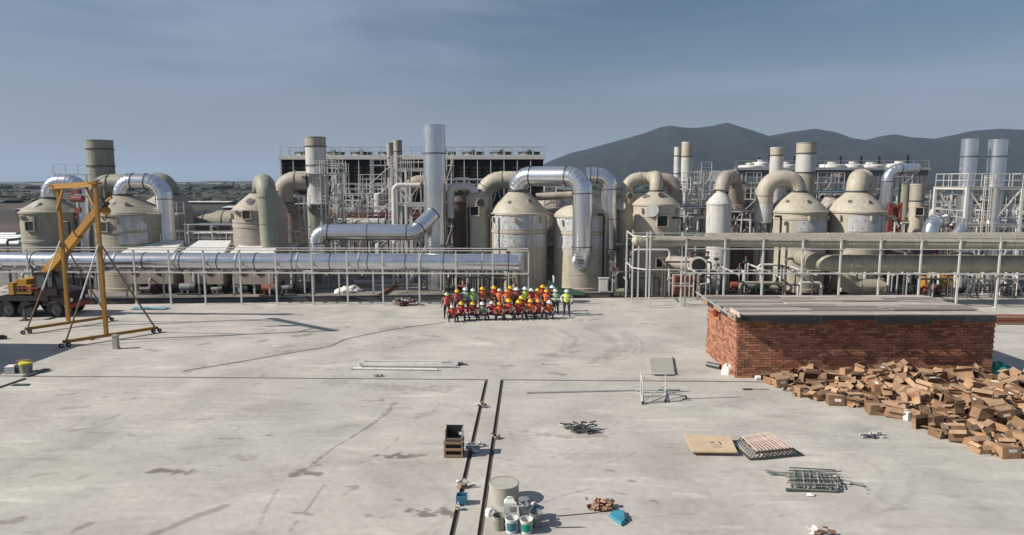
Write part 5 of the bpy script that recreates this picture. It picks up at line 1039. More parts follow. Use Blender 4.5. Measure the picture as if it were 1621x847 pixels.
# boards and a red beam stack lying behind the hut on the right
p = G(1600, 512); T = thing('timber_stack', 'low stack of red brown timber boards behind the right end of the brick hut', 'timber stack', p)
for j in range(4): 
    for k in range(3): boxo('board', (p.x+.1*k-.2, p.y-.3+.32*k, .1+.12*j), (3.6-.1*j, .28, .09), M['redprime'] if (j+k) % 3 else M['wood'], T)
for s in (-1.2, 1.2): boxo('bearer', (p.x+s, p.y, .03), (.12, 1.1, .06), M['wood'], T)
# ================= heap of cardboard boxes
def unit_boxes():
    out = {}
    for kind in ('closed', 'open', 'half'):
        b = MB(); h = .5; t = .012
        if kind == 'closed': b.box((0, 0, .5), (1, 1, 1)); out[kind] = [('body', b, 'brown cardboard')]
        else:
            for sx, sy, dx, dy in ((0, -.5, 1, t), (0, .5, 1, t), (-.5, 0, t, 1-t*2), (.5, 0, t, 1-t*2)): b.box((sx*(1-t), sy*(1-t), .5), (dx, dy, 1))
            b.box((0, 0, .01), (1-t*2, 1-t*2, .02)); out[kind] = [('body', b, 'brown cardboard')]
        def flap(ax, sgn, ang, ln):
            f = MB(); c = math.cos(ang)*ln; s = math.sin(ang)*ln; e = .5
            if ax == 'y': vs = [(-e, sgn*e, 1), (e, sgn*e, 1), (e, sgn*(e+c), 1+s), (-e, sgn*(e+c), 1+s)]
            else: vs = [(sgn*e, -e, 1), (sgn*e, e, 1), (sgn*(e+c), e, 1+s), (sgn*(e+c), -e, 1+s)]
            vs2 = [(a, bb, z+.02) for a, bb, z in vs]; f.add(vs+vs2, [(0, 1, 2, 3), (4, 7, 6, 5), (0, 4, 5, 1), (1, 5, 6, 2), (2, 6, 7, 3), (3, 7, 4, 0)]); return ('flap', f, 'pale cardboard inside')
        if kind == 'open': out[kind] += [flap('y', -1, -.9, .48), flap('y', 1, .5, .48), flap('x', -1, -.7, .35), flap('x', 1, .2, .35)]
        if kind == 'half': out[kind] += [flap('y', -1, 2.3, .48), flap('y', 1, .9, .48), flap('x', 1, -.6, .35)]
        if kind == 'closed': out[kind] += [flap('y', -1, 2.95, .46), flap('x', 1, -.8, .3)]
        lb = MB().box((.12, -.508, .62), (.42, .012, .26)); out[kind].append(('shipping_label', lb, 'white paper'))
        tp = MB().box((0, 0, 1.012), (1.01, .12, .012)) if kind == 'closed' else None
        if tp: out[kind].append(('tape_strip', tp, 'pale cardboard inside'))
    res = {}
    for k, L_ in out.items():
        res[k] = []
        for nm, b, mm in L_:
            me = bpy.data.meshes.new(nm); me.from_pydata(b.v, [], b.f); me.materials.append(MATS[mm]); me.update(); res[k].append((nm, me))
    return res
UB0 = unit_boxes(); UB = {}
rv = random.Random(17)
for k in UB0:                                # several crushed and skewed versions of each kind
    UB[k] = []
    for v in range(6):
        kx, ky, tw, sg = rv.uniform(-.09, .09), rv.uniform(-.09, .09), rv.uniform(-.1, .1), rv.choice((0, 0, .12, .3)); L_ = []
        for nm, me in UB0[k]:
            m2 = me.copy()
            for q in m2.vertices:
                x, y, z = q.co; s_ = sg*max(0, z)*math.exp(-((x-.3)**2+(y-.2)**2)*3); a = tw*z
                q.co = (x*math.cos(a)-y*math.sin(a)+kx*z, x*math.sin(a)+y*math.cos(a)+ky*z, z-s_)
            L_.append((nm, m2))
        UB[k].append(L_)
top_line = [(1205, 603), (1225, 590), (1262, 586), (1300, 600), (1330, 588), (1400, 580), (1450, 592), (1500, 588), (1540, 584), (1575, 600), (1621, 604), (1700, 610), (1760, 620)]
bot_line = [(1205, 604), (1235, 612), (1262, 628), (1300, 634), (1330, 641), (1362, 642), (1400, 660), (1435, 666), (1470, 688), (1505, 694), (1540, 712), (1580, 724), (1621, 722), (1700, 728), (1760, 735)]
def lin(L_, x): 
    for (a, b), (c, d) in zip(L_, L_[1:]):
        if a <= x <= c: return b+(d-b)*(x-a)/(c-a)
    return L_[-1][1]
placed = []; specs = []
r3 = random.Random(11)
def try_place(px, py, lay, z, s=None, kind=None, rz=None, tilt=None, force=False):
    g = G(px, py); 
    hw_ = HY0+(g.x-HX0)*math.tan(HROT)-.45
    if g.y > hw_ and g.x < HX1+.1: g.y = hw_
    md = .54 if lay == 0 else .6
    if not force and any((g.x-q[0])**2+(g.y-q[1])**2 < md*md and q[2] == lay for q in placed): return False
    placed.append((g.x, g.y, lay)); s = s or (r3.uniform(.44, .74), r3.uniform(.34, .52), r3.uniform(.24, .44)); kind = kind or r3.choice(['closed', 'open', 'half', 'open', 'half'])
    rz = r3.uniform(-PI, PI) if rz is None else rz; tl = tilt if tilt is not None else ((r3.uniform(-.15, .15), r3.uniform(-.12, .12)) if lay == 0 else (r3.uniform(-.4, .4), r3.uniform(-.35, .35)))
    if lay and r3.random() < .3: tl = (r3.choice((-1, 1))*1.45, r3.uniform(-.3, .3))
    if tilt is None and lay == 0 and r3.random() < .2: tl = (1.57, 0.0)
    specs.append([g.x, g.y, z, s, kind, rz, tl, px, py, lay]); return True
# single boxes one can pick out along the front of the heap
for px, py, s, kind, rz in ((1270, 627, (.5, .42, .42), 'closed', .25), (1322, 640, (.62, .45, .45), 'closed', -.1), (1388, 655, (.7, .42, .4), 'closed', -.1), (1352, 635, (.6, .45, .35), 'closed', .1), (1457, 668, (.42, .4, .5), 'half', .3), (1488, 690, (.62, .5, .36), 'open', .35), (1545, 706, (.6, .55, .3), 'half', .25), (1592, 722, (.66, .5, .42), 'closed', .1),
                           (1540, 655, (.85, .5, .4), 'open', .2), (1524, 600, (.5, .5, .62), 'closed', .2), (1505, 602, (.45, .4, .5), 'closed', -.1), (1555, 620, (.6, .55, .5), 'closed', .1), (1220, 606, (.55, .42, .32), 'half', .5), (1246, 606, (.5, .4, .36), 'open', -.3), (1425, 655, (.5, .4, .5), 'closed', .2), (1600, 640, (.7, .5, .4), 'closed', -.1), (1612, 700, (.5, .45, .4), 'half', .6)):
    try_place(px, py, 0, 0, s, kind, rz, (0, 0), True)
for lay, n in ((0, 5000), (1, 420)):
    for _ in range(n):
        px = r3.uniform(1206, 1700) if lay < 2 else r3.uniform(1380, 1680); t0, t1 = lin(top_line, px)+6, lin(bot_line, px)
        if lay: t0, t1 = t0+(t1-t0)*.04, t1-(t1-t0)*(.28 if lay == 1 else .5)
        if lay == 1 and (px < 1320 or (px < 1420 and r3.random() < .6)): continue
        py = r3.uniform(t0, t1); try_place(px, py, lay, .2*lay)
    if lay == 0: n0 = len(specs)
specs.sort(key=lambda q: (q[1]//1.2, q[0]))
cnt = {}
KN = {'closed': 'closed', 'open': 'open empty', 'half': 'half open'}
for q in sorted(specs, key=lambda q: q[7]):
    x, y, z, s, kind, rz, tl, px, py, lay = q
    f = (py-lin(top_line, px))/max(1, lin(bot_line, px)-lin(top_line, px)); zone = 'rear by the hut' if f < .3 else 'middle' if f < .72 else 'front edge'
    st_ = KN[kind]; til = 'tipped over ' if abs(tl[0]) > 1 else 'tilted ' if abs(tl[0])+abs(tl[1]) > .35 else 'upright '
    key = (st_, til, zone, lay); cnt[key] = cnt.get(key, 0)+1; k = cnt[key]
    where = ('bottom layer, '+zone) if lay == 0 else ('second layer, '+zone) if lay == 1 else ('topmost, '+zone)
    lb = '%s%s cardboard box, %s, %s such from left' % (til, st_, where, ORD[k-1])
    T = bpy.data.objects.new('cardboard_box', None); COL.objects.link(T)
    R = Matrix.Rotation(rz, 4, 'Z') @ Matrix.Rotation(tl[0], 4, 'X') @ Matrix.Rotation(tl[1], 4, 'Y')
    cs = [R @ Vector((sx*s[0]/2, sy*s[1]/2, sz*s[2])) for sx in (-1, 1) for sy in (-1, 1) for sz in (0, 1)]; dz = -min(c.z for c in cs)
    T.matrix_world = Matrix.Translation((x, y, z+dz+.004)) @ R; WLOC[T.name] = Vector((x, y, z))
    tag(T, lb, 'cardboard box', 'cardboard boxes heaped in front of the brick hut')
    for nm, me in r3.choice(UB[kind]):
        if nm == 'shipping_label' and r3.random() < .35: continue
        if nm == 'flap' and r3.random() < .15: continue
        o = bpy.data.objects.new(nm, me); COL.objects.link(o); o.parent = T; o.scale = s
        if nm == 'shipping_label': o.location = (r3.uniform(-.12, .05), 0, r3.uniform(-.08, .05))
# flattened sheets and odd bits in the heap
def sheet(label, px, py, sx, sy, m, z=.05, rz=0, tx=0, ty=0, name='cardboard_sheet', cat='cardboard sheet', group='flattened cardboard sheets in the heap', th=.012):
    g = G(px, py); T = thing(name, label, cat, (g.x, g.y, z), group); R = (Matrix.Rotation(rz, 4, 'Z') @ Matrix.Rotation(tx, 4, 'X') @ Matrix.Rotation(ty, 4, 'Y')).to_3x3()
    MB().box((g.x, g.y, z), (sx, sy, th), R=R).box(Vector((g.x, g.y, z))+R @ V(sx*.72, 0, .05), (sx*.42, sy*.96, th), R=R @ Matrix.Rotation(-.35, 3, 'Y')).build('board', m, T); return T
SPX = sorted(r3.uniform(1300, 1690) for i in range(46))
for i in range(46):
    px = SPX[i]; py = r3.uniform(lin(top_line, px)+4, lin(bot_line, px)-6); f = (py-lin(top_line, px))/(lin(bot_line, px)-lin(top_line, px))
    sheet('flattened %s cardboard sheet in the box heap, %s of its shade from the left' % ('brown' if i % 2 else 'pale', ORD[i//2]), px, py, r3.uniform(.4, .9), r3.uniform(.3, .6), M['card'] if i % 2 else M['cardd'], r3.uniform(.15, .55) if f < .7 else .12, r3.uniform(-3, 3), r3.uniform(-.7, .7), r3.uniform(-.5, .5))
sheet('white square of packing foam on top of the heap by the brick wall', 1340, 596, .42, .36, M['paper'], .55, .5, .5, 0, 'foam_sheet', 'foam sheet', None, .05)
sheet('crumpled white paper on the slab at the front of the heap', 1358, 643, .5, .3, M['paper'], .1, .1, .3, .3, 'paper_scrap', 'paper', None)
sheet('white paper with glossy folds in the middle of the heap', 1402, 600, .5, .4, M['paper'], .62, .9, .6, 0, 'paper_scrap', 'paper', None)
b = MB()
for i in range(420):                          # torn shreds between the boxes, too small to tell apart
    px = r3.uniform(1215, 1700); t0, t1 = lin(top_line, px)+4, lin(bot_line, px)+3; g = G(px, r3.uniform(t0, t1)); 
    g.y = min(g.y, HY0+(g.x-HX0)*math.tan(HROT)-.15) if g.x < HX1 else g.y
    R = Matrix.Rotation(r3.uniform(0, 6), 3, 'Z') @ Matrix.Rotation(r3.gauss(0, .5), 3, 'X'); b.box((g.x, g.y, .05+abs(r3.gauss(0, .14))), (r3.uniform(.12, .4), r3.uniform(.08, .25), .012), R=R)
o = b.build('torn_cardboard', mat('torn cardboard', (.27, .17, .10), .85, 0, .3, 3, island=.45), kind='stuff'); tag(o, 'torn cardboard shreds scattered between the heaped boxes')
g = G(1436, 664); T = thing('white_box', 'small white box at the front edge of the cardboard heap', 'box', g); MB().box(g+V(0, 0, .16), (.34, .3, .3), .4).build('body', M['paper'], T); MB().box(g+V(0, 0, .33), (.36, .32, .03), .45).build('lid', M['paper'], T)
g = G(1580, 594); T = thing('teal_sheet', 'crumpled teal green plastic sheet behind the heap at the hut corner', 'plastic sheet', g)
b = MB(); n1 = 14; vs = []
for j in range(6):
    for i in range(n1): a = 2*PI*i/n1; t = j/5*PI/2; k = 1+.3*(r3.random()-.5); vs.append((g.x+.75*math.cos(t)*math.cos(a)*k, g.y+.4*math.cos(t)*math.sin(a)*k, .62*math.sin(t)*k))
b.add(vs, [(j*n1+i, j*n1+(i+1) % n1, (j+1)*n1+(i+1) % n1, (j+1)*n1+i) for j in range(5) for i in range(n1)]); b.build('sheet', M['teal'], T)
# bits by the hut's left corner
g = G(1131, 583); T = thing('rolled_mat', 'dark rolled mat lying by the left corner of the brick hut', 'roll', g); MB().cyl(g+V(-.28, .3, .13), g+V(.22, -.2, .13), .13, seg=16).build('roll', M['dsteel'], T); MB().cyl(g+V(.215, -.195, .13), g+V(.225, -.205, .13), .07, seg=12).build('core', M['dark'], T)
g = G(1151, 592); T = thing('cement_bag', 'torn white bag slumped against the left corner of the brick hut', 'bag', g)
b = MB(); n1 = 12; vs = []
for j in range(6):
    for i in range(n1): a = 2*PI*i/n1; t = j/5*PI/2; k = 1+.25*(r3.random()-.5); vs.append((g.x+.3*math.cos(t)*math.cos(a)*k, g.y+.22*math.cos(t)*math.sin(a)*k, .48*math.sin(t)*k))
b.add(vs, [(j*n1+i, j*n1+(i+1) % n1, (j+1)*n1+(i+1) % n1, (j+1)*n1+i) for j in range(5) for i in range(n1)]); b.build('sack', M['paper'], T)
g = G(1200, 601); T = thing('white_can', 'small white can with a dark end lying left of the cardboard heap', 'can', g); MB().cyl(g+V(-.12, 0, .1), g+V(.1, 0, .1), .1, seg=14).build('body', M['paper'], T); MB().cyl(g+V(.1, 0, .1), g+V(.22, 0, .1), .1, seg=14).build('open_end', M['dark'], T)
g = G(1190, 617); T = thing('trowel', 'dark trowel with a long handle lying on the slab before the brick hut', 'trowel', g); MB().box(g+V(-.2, 0, .03), (.42, .16, .02), .1).build('blade', M['dsteel'], T); MB().cyl(g+V(0, 0, .04), g+V(.75, -.02, .04), .018, seg=6).build('handle', M['wood'], T)
# ================= people: standing and squatting bodies grown from skin chains
def body(pose):
    J = {}; E = []
    def j(n, p, r, par=None, lab=None): J[n] = (Vector(p), r, lab or n); 
    def e(a, b, lab): E.append((a, b, lab))
    if pose.startswith('stand'):
        sp = .12; arms = pose[5:]
        j('pel', (0, 0, .95), .125); j('wst', (0, 0, 1.10), .115); j('chs', (0, -.01, 1.30), .145); j('nkb', (0, .01, 1.46), .075); j('nck', (0, 0, 1.52), .055); j('hd', (0, -.01, 1.61), .095); j('hdt', (0, -.005, 1.70), .085)
        for s, k in ((-1, 'l'), (1, 'r')):
            st = {'a': .02, 'b': -.06, 'c': .08}.get(arms, 0)*s
            j('hip'+k, (s*.1, 0, .90), .095); j('kn'+k, (s*(sp), -.03-st*.5, .50), .062); j('an'+k, (s*(sp+.01), .02-st, .10), .042); j('toe'+k, (s*(sp+.04), -.16-st, .035), .035)
            j('sh'+k, (s*.19, .01, 1.42), .065)
            if arms == 'a': el, ha = (s*.26, .03, 1.15), (s*.26, -.06, .91)
            elif arms == 'b': el, ha = (s*.27, .0, 1.16), (s*.08, -.2, 1.08)
            else: el, ha = (s*.3, .04, 1.17), ((s*.22, -.16, .98))
            j('el'+k, el, .043); j('ha'+k, ha, .03)
    else:
        j('pel', (0, .10, .32), .13); j('wst', (0, .05, .46), .125); j('chs', (0, -.03, .66), .145); j('nkb', (0, -.05, .81), .075); j('nck', (0, -.07, .86), .055); j('hd', (0, -.09, .95), .095); j('hdt', (0, -.085, 1.04), .085)
        for s, k in ((-1, 'l'), (1, 'r')):
            q = {'a': 0, 'b': .08*s}.get(pose[5:], 0)
            j('hip'+k, (s*.11, .07, .30), .10); j('kn'+k, (s*(.2+abs(q)*.5), -.30, .46-(.25 if q > 0 else 0)), .066); j('an'+k, (s*.15, -.14+(.3 if q > 0 else 0), .09), .044); j('toe'+k, (s*.17, -.32+(.3 if q > 0 else 0), .035), .035)
            j('sh'+k, (s*.19, -.03, .77), .065); j('el'+k, (s*.27, -.17, .57), .045); j('ha'+k, (s*.17, -.38, .52), .03)
    for a, b, l in (('pel', 'wst', 't'), ('wst', 'chs', 't'), ('chs', 'nkb', 't'), ('nkb', 'nck', 'h'), ('nck', 'hd', 'h'), ('hd', 'hdt', 'h')): e(a, b, l)
    for k in 'lr':
        e('pel', 'hip'+k, 'g'); e('hip'+k, 'kn'+k, 'g'); e('kn'+k, 'an'+k, 'g'); e('an'+k, 'toe'+k, 's'); e('chs', 'sh'+k, 't'); e('sh'+k, 'el'+k, 'a'); e('el'+k, 'ha'+k, 'a')
        # palm, four fingers and a thumb
        d = (J['ha'+k][0]-J['el'+k][0]).normalized(); s = -1 if k == 'l' else 1; side = d.cross(V(s, .3, 0)).normalized(); bend = side.cross(d)
        j('pm'+k, J['ha'+k][0]+d*.07, .03); e('ha'+k, 'pm'+k, 'f')
        for i in range(4):
            o_ = (i-1.5)*.021; ln = (.065, .078, .074, .055)[i]; b0 = J['pm'+k][0]+side*o_; j('f%d%s' % (i, k), b0+d*.03, .010); e('pm'+k, 'f%d%s' % (i, k), 'f'); j('g%d%s' % (i, k), b0+d*(.03+ln*.6)+bend*.012, .009); e('f%d%s' % (i, k), 'g%d%s' % (i, k), 'f'); j('h%d%s' % (i, k), b0+d*(.03+ln)+bend*.035, .008); e('g%d%s' % (i, k), 'h%d%s' % (i, k), 'f')
        j('t0'+k, J['ha'+k][0]+d*.04-side*.035, .011); e('ha'+k, 't0'+k, 'f'); j('t1'+k, J['ha'+k][0]+d*.08-side*.055+bend*.01, .009); e('t0'+k, 't1'+k, 'f')
    names = list(J); me = bpy.data.meshes.new('sk'); me.from_pydata([J[n][0] for n in names], [(names.index(a), names.index(b)) for a, b, l in E], [])
    o = bpy.data.objects.new('sk', me); COL.objects.link(o); md = o.modifiers.new('s', 'SKIN'); md.use_smooth_shade = True
    for i, n in enumerate(names): me.skin_vertices[0].data[i].radius = (J[n][1],)*2; me.skin_vertices[0].data[i].use_root = (n == 'pel')
    su = o.modifiers.new('u', 'SUBSURF'); su.levels = 1; su.render_levels = 1
    dg = bpy.context.evaluated_depsgraph_get(); dg.update(); out = bpy.data.meshes.new_from_object(o.evaluated_get(dg)); bpy.data.objects.remove(o); out.name = 'body'
    segs = [(J[a][0], J[b][0], l, max(J[a][1], J[b][1])) for a, b, l in E]; labs = []
    for p in out.polygons:
        c = p.center; best = None
        for a, b, l, r in segs:
            ab = b-a; t = max(0, min(1, (c-a).dot(ab)/max(1e-9, ab.length_squared))); dd = (c-a-ab*t).length-r
            if best is None or dd < best[0]: best = (dd, l, t)
        labs.append(best[1])
    for k in range(4): out.materials.append(None)         # skin, shirt, trousers, shoes
    idx = [{'t': 1, 'a': 1, 'g': 2, 's': 3, 'h': 0, 'f': 0}[l] for l in labs]; out.polygons.foreach_set('material_index', idx)
    # vest: the torso faces lifted off the body, with two reflective bands
    tz = J['wst'][0].z, J['nkb'][0].z; vv = {}; V_, F_, Mi = [], [], []
    for p, l in zip(out.polygons, labs):
        if l == 't' and abs(p.center.x) < .2:
            f = []
            for vi in p.vertices:
                if vi not in vv: vv[vi] = len(V_); v = out.vertices[vi]; V_.append(v.co+v.normal*.022)
                f.append(vv[vi])
            F_.append(f); h = (p.center.z-tz[0])/(tz[1]-tz[0]); Mi.append(1 if .12 < h < .27 or .52 < h < .62 else 0)
    vm = bpy.data.meshes.new('vest'); vm.from_pydata(V_, [], F_); vm.materials.append(None); vm.materials.append(None); vm.polygons.foreach_set('material_index', Mi); vm.polygons.foreach_set('use_smooth', [True]*len(F_))
    # helmet, hair, face details
    H = J['hd'][0]; hc = V(H.x, H.y, H.z+.05)
    hb = MB().lathe([(.15, -.012), (.122, .0), (.116, .045), (.095, .09), (.05, .118), (0, .125)], hc, 16); hb.add([hc+V(-.1, -.12, .0), hc+V(.1, -.12, .0), hc+V(.06, -.21, -.015), hc+V(-.06, -.21, -.015)], [(0, 1, 2, 3)]); hb.box(hc+V(0, 0, .12), (.03, .22, .05))
    hm = bpy.data.meshes.new('hard_hat'); hm.from_pydata([tuple(v) for v in hb.v], [], hb.f); hm.materials.append(None); hm.polygons.foreach_set('use_smooth', hb.s)
    fb = MB(); fb.add([H+V(0, -.098, .03), H+V(-.016, -.1, -.02), H+V(.016, -.1, -.02), H+V(0, -.135, -.018)], [(0, 1, 3), (0, 3, 2), (1, 2, 3)], 0)
    for s in (-1, 1): fb.box(H+V(s*.036, -.092, .022), (.026, .014, .012), mi=1); fb.box(H+V(s*.1, .0, .0), (.016, .03, .055), mi=0)
    fb.box(H+V(0, -.094, -.045), (.045, .012, .01), mi=2)
    fm = bpy.data.meshes.new('face'); fm.from_pydata([tuple(v) for v in fb.v], [], fb.f)
    for q in (M['skin'], M['eyes'], M['red']): fm.materials.append(q)
    fm.polygons.foreach_set('material_index', fb.m)
    hr = MB().lathe([(.112, -.05), (.118, .03), (.1, .08)], H+V(0, .012, .02), 12, a0=PI*.45, a1=PI*1.55); rm = bpy.data.meshes.new('hair'); rm.from_pydata([tuple(v) for v in hr.v], [], hr.f); rm.materials.append(M['hair'])
    return out, vm, hm, fm, rm
POSES = {k: body(k) for k in ('standa', 'standb', 'standc', 'squata', 'squatb')}
VC = {'red': (.42, .035, .03), 'orange': (.62, .12, .025), 'orange red': (.52, .065, .03), 'lime': (.26, .52, .10), 'pale green': (.36, .48, .28), 'yellow green': (.48, .62, .08), 'grey green': (.22, .28, .19), 'dark red': (.22, .03, .035)}
HC = {'yellow': (.80, .50, .02), 'white': (.78, .78, .76), 'orange': (.80, .28, .02), 'cream': (.66, .58, .40)}
SC = {'dark': (.035, .035, .05), 'grey': (.16, .15, .15), 'brown': (.13, .08, .06), 'white': (.6, .6, .58), 'red': (.3, .03, .03), 'tan': (.35, .26, .18), 'blue': (.04, .06, .13)}
for d_, p_ in ((VC, 'vest '), (HC, 'hat '), (SC, 'cloth ')):
    for k, v in d_.items(): mat(p_+k, v, .6 if p_ != 'hat ' else .35, 0, .12, 6)
PEOPLE = [ # pose, px, py_foot, scale, vest, hat, shirt, trousers, label
 ('standa', 708, 503, .98, 'red', 'cream', 'grey', 'dark', 'standing worker in a red vest at the left end of the back row'),
 ('standa', 724, 498, 1.0, 'dark red', 'yellow', 'red', 'dark', 'standing worker in a dark red vest and yellow hard hat, second from the left'),
 ('standb', 737, 497, 1.06, 'pale green', 'white', 'grey', 'dark', 'standing worker in a pale green vest and white hard hat on the left'),
 ('standa', 749, 497, 1.02, 'lime', 'white', 'white', 'dark', 'standing worker in a bright lime vest and white hard hat on the left'),
 ('standb', 764, 496, 1.06, 'orange', 'yellow', 'brown', 'dark', 'standing worker in an orange vest and big yellow hard hat, arms folded'),
 ('standb', 782, 495, 1.08, 'orange red', 'yellow', 'red', 'dark', 'tall standing worker in an orange red vest and yellow hard hat, left of the centre'),
 ('standc', 791, 496, 1.0, 'orange', 'cream', 'brown', 'dark', 'standing worker in an orange vest and cream hard hat near the centre'),
 ('standa', 803, 497, .98, 'orange', 'orange', 'tan', 'dark', 'standing worker in an orange vest and orange hard hat at the centre'),
 ('standc', 808, 493, 1.04, 'orange red', 'yellow', 'red', 'dark', 'worker in a yellow hard hat half hidden behind the centre of the group'),
 ('standc', 818, 496, 1.04, 'dark red', 'white', 'brown', 'dark', 'standing worker in a dark red vest and white hard hat right of the centre'),
 ('standa', 831, 496, 1.06, 'yellow green', 'white', 'grey', 'dark', 'standing worker in a yellow green vest and white hard hat right of the centre'),
 ('standb', 841, 496, 1.0, 'red', 'white', 'brown', 'dark', 'standing worker in a red vest and white hard hat right of the yellow green vest'),
 ('standb', 851, 496, 1.0, 'orange', 'yellow', 'red', 'dark', 'standing worker in an orange vest and yellow hard hat in the right half'),
 ('standa', 859, 493, 1.08, 'red', 'yellow', 'red', 'dark', 'tall worker in a red vest and yellow hard hat behind the right half'),
 ('standc', 865, 497, .98, 'orange', 'yellow', 'brown', 'dark', 'standing worker in an orange vest and yellow hard hat, third from the right end'),
 ('standa', 874, 493, 1.06, 'dark red', 'white', 'brown', 'dark', 'worker in a white hard hat half hidden behind the pale green vest on the right'),
 ('standb', 879, 497, 1.0, 'pale green', 'white', 'white', 'dark', 'standing worker in a pale green vest and white hard hat, second from the right end'),
 ('standc', 897, 499, 1.02, 'yellow green', 'white', 'white', 'dark', 'worker in a yellow green vest standing apart at the right end of the group'),
 ('squata', 717, 507, .92, 'red', 'cream', 'red', 'dark', 'squatting worker in a red vest at the left end of the front row'),
 ('squata', 731, 505, 1.05, 'red', 'yellow', 'red', 'dark', 'squatting worker in a bright red vest and yellow hard hat, second in the front row'),
 ('squatb', 749, 504, 1.0, 'dark red', 'yellow', 'red', 'dark', 'squatting worker in a dark red vest and yellow hard hat, third in the front row'),
 ('squata', 764, 504, 1.0, 'grey green', 'white', 'grey', 'dark', 'squatting worker in a grey green vest and white hard hat'),
 ('squatb', 779, 503, 1.02, 'red', 'cream', 'brown', 'dark', 'squatting worker in a red vest and cream hard hat, left of the centre'),
 ('squata', 791, 504, 1.0, 'orange', 'orange', 'red', 'dark', 'squatting worker in an orange vest and orange hard hat at the front centre'),
 ('squatb', 806, 503, 1.15, 'orange red', 'yellow', 'grey', 'dark', 'crouching worker in an orange red vest and yellow hard hat at the front centre'),
 ('squata', 821, 503, 1.08, 'red', 'yellow', 'brown', 'dark', 'squatting worker in a red vest and yellow hard hat right of the front centre'),
 ('squata', 826, 499, 1.2, 'orange', 'yellow', 'brown', 'dark', 'crouching worker with a yellow hat between the two rows right of the centre'),
 ('squatb', 840, 502, 1.1, 'orange', 'yellow', 'tan', 'dark', 'squatting worker in an orange vest and yellow hard hat, third from the front right end'),
 ('squata', 852, 502, 1.1, 'orange red', 'orange', 'red', 'dark', 'squatting worker in an orange red vest and orange hat, second from the front right end'),
 ('squata', 869, 502, 1.02, 'orange', 'white', 'tan', 'blue', 'squatting worker in an orange vest and white hat at the front right end'),
]
for ps, px, py, s, v, h, sh, tr, lb in PEOPLE:
    bm_, vm, hm, fm, rm = POSES[ps]; g = G(px, py+ (1 if ps[1] == 't' else 2)); T = thing('person', lb, 'person', g, 'site crew lined up for a group photograph'); T.scale = (s*1.36, s*1.2, s*(1.0 if ps[1] == 't' else 1.08))
    T.rotation_euler = (0, 0, rnd.uniform(-.18, .18)+math.atan2(-g.x, g.y)*.0)
    def sub(nm, me, ms):
        o = bpy.data.objects.new(nm, me); COL.objects.link(o); o.parent = T
        for i, m_ in enumerate(ms): o.material_slots[i].link = 'OBJECT'; o.material_slots[i].material = m_
    sub('body', bm_, [M['skin'], MATS['cloth '+sh], MATS['cloth '+tr], M['shoe']]); sub('vest', vm, [MATS['vest '+v], M['stripe']]); sub('hard_hat', hm, [MATS['hat '+h]]); list(T.children)[-1].scale = (.86, 1, 1)
    for nm, me in (('face', fm), ('hair', rm)): o = bpy.data.objects.new(nm, me); COL.objects.link(o); o.parent = T
# ================= things lying on the slab
def poles(label, pts, r, m, name='steel_tube', cat='tube', group=None, z=None, caps=True):
    T = thing(name, label, cat, pts[0], group); MB().tube(pts, r, 10).build('tube', m, T)
    if caps:
        d = (Vector(pts[-1])-Vector(pts[0])).normalized(); MB().cyl(Vector(pts[0])-d*.01, Vector(pts[0])+d*.06, r*1.25, seg=10).cyl(Vector(pts[-1])-d*.06, Vector(pts[-1])+d*.01, r*1.25, seg=10).build('end_collar', M['galv'], T)
for i, (a, b, r) in enumerate([((578, 574), (712, 575), .065), ((574, 577), (700, 577), .05), ((573, 581), (722, 582), .065), ((556, 585), (694, 587), .055), ((570, 579), (725, 579), .06)]):
    A, B = G(*a), G(*b); A.z = B.z = r+.005
    poles(['white tube at the back of the pipe bundle lying on the slab', 'short white tube, second from the back of the pipe bundle', 'thick white tube near the front of the pipe bundle', 'white tube at the front of the pipe bundle, shifted left', 'white tube in the middle of the pipe bundle'][i], [A, B], r, M['whitep'] if i % 2 else M['pale'], 'white_tube', 'tube', 'bundle of long white tubes on the slab')
g = G(731, 578); T = thing('coupling', 'dark pipe coupling at the right end of the tube bundle', 'coupling', g); MB().cyl(g+V(-.2, 0, .08), g+V(.05, 0, .08), .08, seg=12).cyl(g+V(.05, 0, .06), g+V(.28, -.06, .06), .045, seg=10).build('sleeve', M['dsteel'], T)
g = G(598, 596); T = thing('rubble_clump', 'small clump of pale rubble in front of the tube bundle', 'rubble', g); b = MB(); 
for i in range(7): b.box(g+V(rnd.uniform(-.2, .2), rnd.uniform(-.1, .1), .05), (rnd.uniform(.08, .18), rnd.uniform(.06, .12), .1), rnd.uniform(0, 3))
b.build('stones', M['conc'], T)
A, B = G(834, 623), G(1005, 619); A.z = B.z = .04; poles('long thin grey tube on the slab, left length', [A, B], .036, M['galv'], group=None)
A, B = G(1008, 620), G(1076, 619); A.z = B.z = .04; poles('thin grey tube lying under the overturned frame', [A, B], .036, M['galv'])
A, B = G(1080, 632), G(1172, 629); A.z = B.z = .02; poles('thin wire trailing right from the overturned frame', [A, B], .014, M['galv'], 'wire', 'wire')
pc = [G(*q)+V(0, 0, .03) for q in ((290, 588), (340, 580), (400, 570), (450, 561), (500, 553), (522, 549), (545, 538), (600, 526), (650, 518), (705, 511))]
T = thing('cable', 'thin black cable snaking over the slab from the left towards the squatting workers', 'cable', pc[0]); MB().tube(pc, .014, 6).build('cable', M['dsteel'], T)
